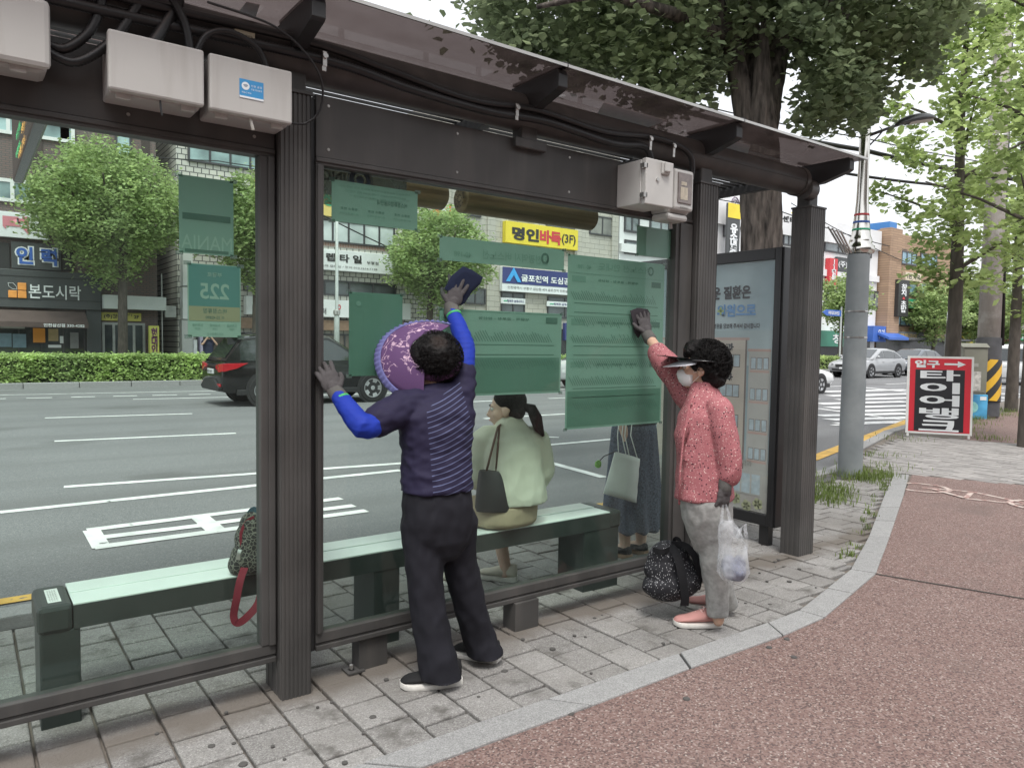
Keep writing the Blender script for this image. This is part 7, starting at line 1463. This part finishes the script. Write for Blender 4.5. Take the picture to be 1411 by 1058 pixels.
# ================================================================== vehicles
tyre = M('tyre', (.018, .018, .019), .85, var=.15); rimm = M('rim_alloy', (.55, .56, .57), .28, metal=.85); cglass = M('car_glass', (.018, .024, .026), .05, var=.1, spec=.9, coat=.5); darkp = M('car_trim', (.02, .02, .021), .55); redl = M('tail_red', (.42, .012, .02), .15, var=.1, coat=.6); lampc = M('lamp_clear', (.62, .64, .66), .12, coat=.5); platem = M('plate_white', (.66, .68, .68), .4)
def paint_(nm, c, r=.22): return M(nm, c, r, metal=.0, var=.06, scale=2, coat=.9)
def car(label, paintm, x0, yc, zg, L_, W_, prof, roof, belt, wb, rw, rear=True, yaw=0., group='vehicles on the road', two=None, name='car', cat='car', plate=None, tall=False):
    """prof: (x, z_bottom, z_top) of the lower body from tail to nose; roof: (x, z) outline of the glasshouse from tail to cowl"""
    T = thing(name, label, cat, (x0, yc, zg), yaw, group)
    loc = Matrix.Translation((x0, yc, zg)) @ Matrix.Rotation(yaw, 4, 'Z')
    h = W_/2; mb = MB(); rings = []
    n_ = len(prof)
    for i, (x, zb, zt) in enumerate(prof):
        e = min(i, n_-1-i); k = (.86, .95, .99, 1.0)[min(e, 3)]
        half = [(0, zb), (h*k*.86, zb), (h*k*.97, zb+.10), (h*k, zb+(zt-zb)*.45), (h*k*.985, zb+(zt-zb)*.75), (h*k*.945, zt-.03), (h*k*.88, zt), (h*k*.45, zt+.012), (0, zt+.015)]
        ring_ = [loc @ V((x, y, z)) for y, z in half]+[loc @ V((x, -y, z)) for y, z in half[-2:0:-1]]
        rings.append(ring_)
    mb.loft(rings)
    hb, ht = h*.93, h*.74; xs = [p[0] for p in roof]
    zr = max(z for x, z in roof)
    def yy(z): return hb+(ht-hb)*max(0, min(1, (z-belt)/(zr-belt)))
    g = []
    for i, (x, z) in enumerate(roof):
        hh = [(yy(belt-.04), belt-.04), (yy(belt+(z-belt)*.55), belt+(z-belt)*.55), (yy(z-.05) if z-.05 > belt else hb, max(z-.05, belt-.03)), (yy(z)*.90, z), (yy(z)*.45, z+.02), (0, z+.025)]
        g.append([loc @ V((x, y, zz)) for y, zz in hh]+[loc @ V((x, -y, zz)) for y, zz in hh[-2::-1]])
    mb.loft(g)
    body = mb.build('body', paintm, T, smooth=True); body.data.set_sharp_from_angle(angle=R(38))
    if two:
        for sg in (1, -1):
            s = MB(); s.box(.5, L_-.6, sg*h*.992, sg*h*1.004, .3, .62, mat=loc); s.build('side_panel', two, body)
    # side windows split by pillars
    def zat(x):
        for (a, za), (b, zb) in zip(roof, roof[1:]):
            if a <= x <= b: return za+(zb-za)*(x-a)/max(1e-6, b-a)
        return belt
    xa, xb = roof[0][0], roof[-1][0]; cuts = [xa+.32*(1 if not tall else .5)]+[xa+(xb-xa)*t for t in (.30, .62)]+[xb-.30]
    for sg in (1, -1):
        for a, b in zip(cuts, cuts[1:]):
            top, bot = [], []
            for k in range(9):
                x = a+.03+(b-a-.06)*k/8; z1 = zat(x)-.11; z0 = belt+.02
                if z1 > z0+.03: top.append((x, z1)); bot.append((x, z0))
            if len(top) < 2: continue
            pts = [(x, z) for x, z in bot]+[(x, z) for x, z in top[::-1]]
            s = MB(); s.prism([loc @ V((x, sg*(yy(z)+.012), z)) for x, z in pts], loc.to_3x3() @ V((0, -sg*.02, 0))); s.build('window', cglass, T)
        for x in cuts[1:3]:
            s = MB(); s.box(x+.10, x+.28, sg*h*.985, sg*h*1.012, belt-.20, belt-.165, mat=loc); s.build('door_handle', paintm if not two else darkp, T, bevel=.008)
        s = MB(); mx_ = xb-.42; s.ball(loc @ V((mx_, sg*(h+.07), belt+.09)), (.07, .09, .075), 12, 8); s.build('mirror', paintm, T, smooth=True)
        s = MB(); s.box(.35, L_-.35, sg*h*.94, sg*h*1.002, prof[n_//2][1]-.02, prof[n_//2][1]+.12, mat=loc); s.build('sill', darkp, T, bevel=.02)
    # screens
    def screen(i0, i1, nm, ins=.07):
        (xa_, za_), (xb_, zb_) = roof[i0], roof[i1]; d = V((xb_-xa_, 0, zb_-za_)); nrm = V((-(zb_-za_), 0, xb_-xa_)).normalized(); nrm = nrm if nrm.z > 0 else -nrm
        q = []
        for t, sgn in ((.1, -1), (.1, 1), (.88, 1), (.88, -1)): z = za_+(zb_-za_)*t; x = xa_+(xb_-xa_)*t; q.append(loc @ (V((x, sgn*(yy(z)*.90-ins), z))+nrm*.028))
        s = MB(); s.prism(q, loc.to_3x3() @ (-nrm*.015)); s.build(nm, cglass, T)
    screen(0, 1, 'rear_window'); screen(len(roof)-2, len(roof)-1, 'windscreen')
    # wheels
    for wx in wb:
        for sg in (1, -1):
            s = MB(); s.lathe([(0, -.02), (rw*1.16, -.02), (rw*1.16, .0)], (0, 0, 0), 'y', 28); s.v = [tuple(loc @ V((v[0]+wx, sg*(h*1.003)+v[1]*sg, v[2]+rw+.02))) for v in s.v]; s.build('wheel_arch', darkp, T)
            s = MB(); tw = .21; prf = [(rw*.66, -tw/2), (rw*.93, -tw/2), (rw, -tw/2+.03), (rw, tw/2-.03), (rw*.93, tw/2), (rw*.66, tw/2)]; s.lathe(prf, (0, 0, 0), 'y', 32, cap=False); s.v = [tuple(loc @ V((v[0]+wx, v[1]+sg*(h-tw/2+.02), v[2]+rw))) for v in s.v]; wh = s.build('wheel', tyre, T, smooth=True, auto=True)
            s = MB(); s.lathe([(0, -.03), (rw*.60, -.03), (rw*.69, .05), (rw*.69, .055), (rw*.6, .055), (rw*.58, -.02), (0, -.015)], (0, 0, 0), 'y', 30)
            for k in range(5):
                for d_ in (-.16, .16):
                    a = k*1.2566+d_; c_, s_ = math.cos(a), math.sin(a); w2 = .022
                    q = [(c_*rw*.1-s_*w2, .02, s_*rw*.1+c_*w2), (c_*rw*.1+s_*w2, .02, s_*rw*.1-c_*w2), (c_*rw*.64+s_*w2*1.5, .045, s_*rw*.64-c_*w2*1.5), (c_*rw*.64-s_*w2*1.5, .045, s_*rw*.64+c_*w2*1.5)]
                    s.prism(q, (0, .015, 0), 0)
            s.lathe([(0, .05), (.06, .05), (.06, .03)], (0, 0, 0), 'y', 14); s.v = [tuple(loc @ V((v[0]+wx, sg*(h-tw/2+.02)+sg*(v[1]+tw/2-.065), v[2]+rw))) for v in s.v]; s.build('rim', rimm, wh, smooth=True, auto=True)
            s = MB(); s.lathe([(0, -.04), (rw*.58, -.04)], (0, 0, 0), 'y', 24); s.v = [tuple(loc @ V((v[0]+wx, sg*(h-tw/2+.02)+sg*(v[1]+tw/2-.07), v[2]+rw))) for v in s.v]; s.build('hub', darkp, wh)
    return T, loc, h
SUVP = [(0, .42, .88), (.04, .36, .98), (.14, .32, 1.04), (.5, .30, 1.06), (1.4, .28, 1.04), (2.8, .28, 1.03), (3.5, .28, 1.02), (3.7, .28, 1.01), (4.2, .30, .94), (4.5, .32, .86), (4.64, .36, .74), (4.70, .42, .62)]
SUVR = [(.10, 1.05), (.52, 1.60), (1.0, 1.66), (2.0, 1.68), (2.6, 1.64), (3.62, 1.02)]
blk_p = paint_('paint_black', (.006, .0065, .007), .14); blk_p.node_tree.nodes['Principled BSDF'].inputs['Coat Weight'].default_value = .35
rx, ry = 4.92, 19.05; S = 1.06
T, loc, h = car('glossy black SUV with red tail lamps driving behind the glass wall', blk_p, rx, ry, -.15, 4.7, 1.88, [(x*S, a*S, b*S) for x, a, b in SUVP], [(x*S, z*S) for x, z in SUVR], 1.03*S, (.95*S, 3.68*S), .365*S, name='parked_car' if 0 else 'suv_car', cat='car')
def pz(nm, poly, d, mat, T=T, loc=loc): s = MB(); s.prism([loc @ V(p) for p in poly], loc.to_3x3() @ V(d)); return s.build(nm, mat, T, bevel=.006)
hh = h*.985
for sg in (-1, 1):
    pz('tail_light', [(-.015, sg*h*.55, 1.02), (-.02, sg*h*.80, 1.03), (.02, sg*h*.975, 1.045), (.02, sg*h*.975, .86), (-.03, sg*h*.80, .84), (-.03, sg*h*.52, .93)], (.10, 0, 0), redl)
    pz('tail_light', [(.05, sg*h*.985, 1.05), (.62, sg*h*1.0, 1.06), (.35, sg*h*1.0, .93), (.05, sg*h*.985, .855)], (0, sg*.012, 0), redl)
    pz('reflector', [(-.03, sg*h*.55, .56), (-.02, sg*h*.85, .56), (-.02, sg*h*.85, .49), (-.03, sg*h*.6, .49)], (.1, 0, 0), redl)
    pz('headlight', [(4.62, sg*h*.95, .80), (4.70, sg*h*.95, .86), (4.9, sg*h*.7, .78), (4.92, sg*h*.6, .70), (4.7, sg*h*.95, .70)], (0, -sg*.03, 0), lampc)
    pz('exhaust', [(-.03, sg*h*.55, .44), (-.03, sg*h*.75, .44), (-.03, sg*h*.73, .38), (-.03, sg*h*.57, .38)], (.2, 0, 0), rimm)
    pz('roof_rail', [(.75, sg*h*.66, 1.76), (2.5, sg*h*.66, 1.79), (2.55, sg*h*.66, 1.76), (2.5, sg*h*.66, 1.81), (.75, sg*h*.66, 1.79)], (0, .03, 0), darkp)
pz('spoiler', [(.30, -h*.70, 1.70), (.62, -h*.72, 1.765), (.62, h*.72, 1.765), (.30, h*.70, 1.70)], (0, 0, .045), blk_p)
pz('bumper', [(-.05, -h*.86, .46), (-.06, -h*.4, .66), (-.06, h*.4, .66), (-.05, h*.86, .46), (-.03, h*.8, .38), (-.03, -h*.8, .38)], (.2, 0, 0), darkp)
q = pz('number_plate', [(-.03, -.24, .90), (-.03, .24, .90), (-.03, .24, .78), (-.03, -.24, .78)], (.06, 0, 0), platem); text_mesh('lettering', '38수 3427', inkb, loc @ V((-.036, 0, .84)), (0, -1, 0), (0, 0, 1), w=.4, h=.085, parent=q, bold=.02, lift=.006)
SEDP = [(0, .45, .80), (.05, .36, .92), (.2, .30, .98), (.7, .26, .99), (1.5, .24, .96), (2.7, .24, .94), (3.2, .24, .93), (3.6, .25, .88), (4.1, .27, .80), (4.35, .30, .72), (4.46, .34, .62), (4.5, .40, .55)]
SEDR = [(.25, .98), (1.0, 1.38), (1.6, 1.45), (2.3, 1.44), (3.45, .92)]
def front(T, loc, h, L_, z0, grille=darkp, plate=True):
    for sg in (-1, 1): pz('headlight', [(L_-.52, sg*h*.96, z0+.14), (L_-.18, sg*h*.80, z0+.12), (L_-.04, sg*h*.60, z0+.05), (L_-.08, sg*h*.78, z0-.03), (L_-.40, sg*h*.97, z0)], (.06, 0, .012), lampc, T, loc)
    pz('grille', [(L_-.02, -h*.5, z0+.04), (L_-.02, h*.5, z0+.04), (L_+.0, h*.45, z0-.12), (L_+.0, -h*.45, z0-.12)], (.03, 0, 0), grille, T, loc); pz('lower_grille', [(L_-.02, -h*.7, z0-.2), (L_-.02, h*.7, z0-.2), (L_-.02, h*.65, z0-.3), (L_-.02, -h*.65, z0-.3)], (.04, 0, 0), darkp, T, loc)
    if plate: pz('number_plate', [(L_+.02, -.24, z0-.12), (L_+.02, .24, z0-.12), (L_+.02, .24, z0-.22), (L_+.02, -.24, z0-.22)], (.02, 0, 0), platem, T, loc)
def tails(T, loc, h, z0, z1, mat=redl):
    for sg in (-1, 1): pz('tail_light', [(-.01, sg*h*.66, z1), (.0, sg*h*.93, z1), (.0, sg*h*.93, z0), (-.01, sg*h*.70, z0)], (.12, 0, 0), mat, T, loc)
    pz('number_plate', [(-.02, -.24, z0), (-.02, .24, z0), (-.02, .24, z0-.11), (-.02, -.24, z0-.11)], (.05, 0, 0), platem, T, loc)
silver = paint_('paint_silver', (.34, .35, .36), .3); slate = paint_('paint_slate', (.06, .075, .09)); steelb = paint_('paint_steelblue', (.12, .16, .21)); whitep = paint_('paint_white', (.66, .67, .67), .3)
sc_ = 1.12
def scaled(p): return [tuple(q*sc_ for q in r_) for r_ in p]
c = G(1214, 520, -.15); T, loc, h = car('silver sedan coming toward the crossing just right of the grey lamp pole', silver, 43.6, 21.6, -.15, 4.5*sc_, 1.78*sc_, scaled(SEDP), scaled(SEDR), .96*sc_, (.9*sc_, 3.55*sc_), .33*sc_, yaw=math.pi); front(T, loc, h, 4.5*sc_, .70)
T, loc, h = car('dark slate car queued behind the silver sedan', slate, 50.5, 22.4, -.15, 4.5*sc_, 1.78*sc_, scaled(SEDP), scaled(SEDR), .96*sc_, (.9*sc_, 3.55*sc_), .33*sc_, yaw=math.pi); front(T, loc, h, 4.5*sc_, .70)
c = G(1280, 524, -.15); T, loc, h = car('steel blue SUV whose roof shows above the red tyre board', steelb, 51.0, 18.4, -.15, 4.7*sc_, 1.88*sc_, scaled(SUVP), scaled(SUVR), 1.03*sc_, (.95*sc_, 3.68*sc_), .365*sc_, yaw=math.pi, name='suv_car'); front(T, loc, h, 4.7*sc_, .85)
VANP = [(0, .45, .98), (.04, .36, 1.05), (.15, .32, 1.08), (.8, .30, 1.08), (2.0, .28, 1.07), (3.2, .28, 1.06), (3.9, .28, 1.04), (4.3, .30, .98), (4.7, .32, .88), (4.95, .36, .74), (5.05, .42, .62)]
VANR = [(.03, 1.07), (.16, 1.80), (.5, 1.90), (2.5, 1.93), (3.3, 1.86), (4.3, 1.03)]
c = G(1397, 531, -.15); T, loc, h = car('white van seen from behind at the right picture edge', whitep, c.x-.3, c.y+.1, -.15, 5.05, 1.92, VANP, VANR, 1.07, (1.0, 4.0), .34, yaw=R(4), tall=True, name='van', cat='van'); tails(T, loc, h, .98, 1.45)
c0_ = PY(772, 540, 20.5); taxi = paint_('paint_taxi', (.64, .65, .66), .3); T, loc, h = car('white car with orange flank showing between two green timetables', taxi, c0_.x+.2, 20.4, -.15, 4.5, 1.78, SEDP, SEDR, .96, (.9, 3.55), .33, two=M('flank_orange', (.75, .36, .03), .3, coat=.6)); tails(T, loc, h, .68, .88)
c0_ = PY(1137, 530, 14.9); T, loc, h = car('white car mostly hidden behind the shelter end post', whitep, c0_.x-4.5, 15.4, -.15, 4.5, 1.8, SEDP, SEDR, .96, (.9, 3.55), .33); tails(T, loc, h, .68, .88)
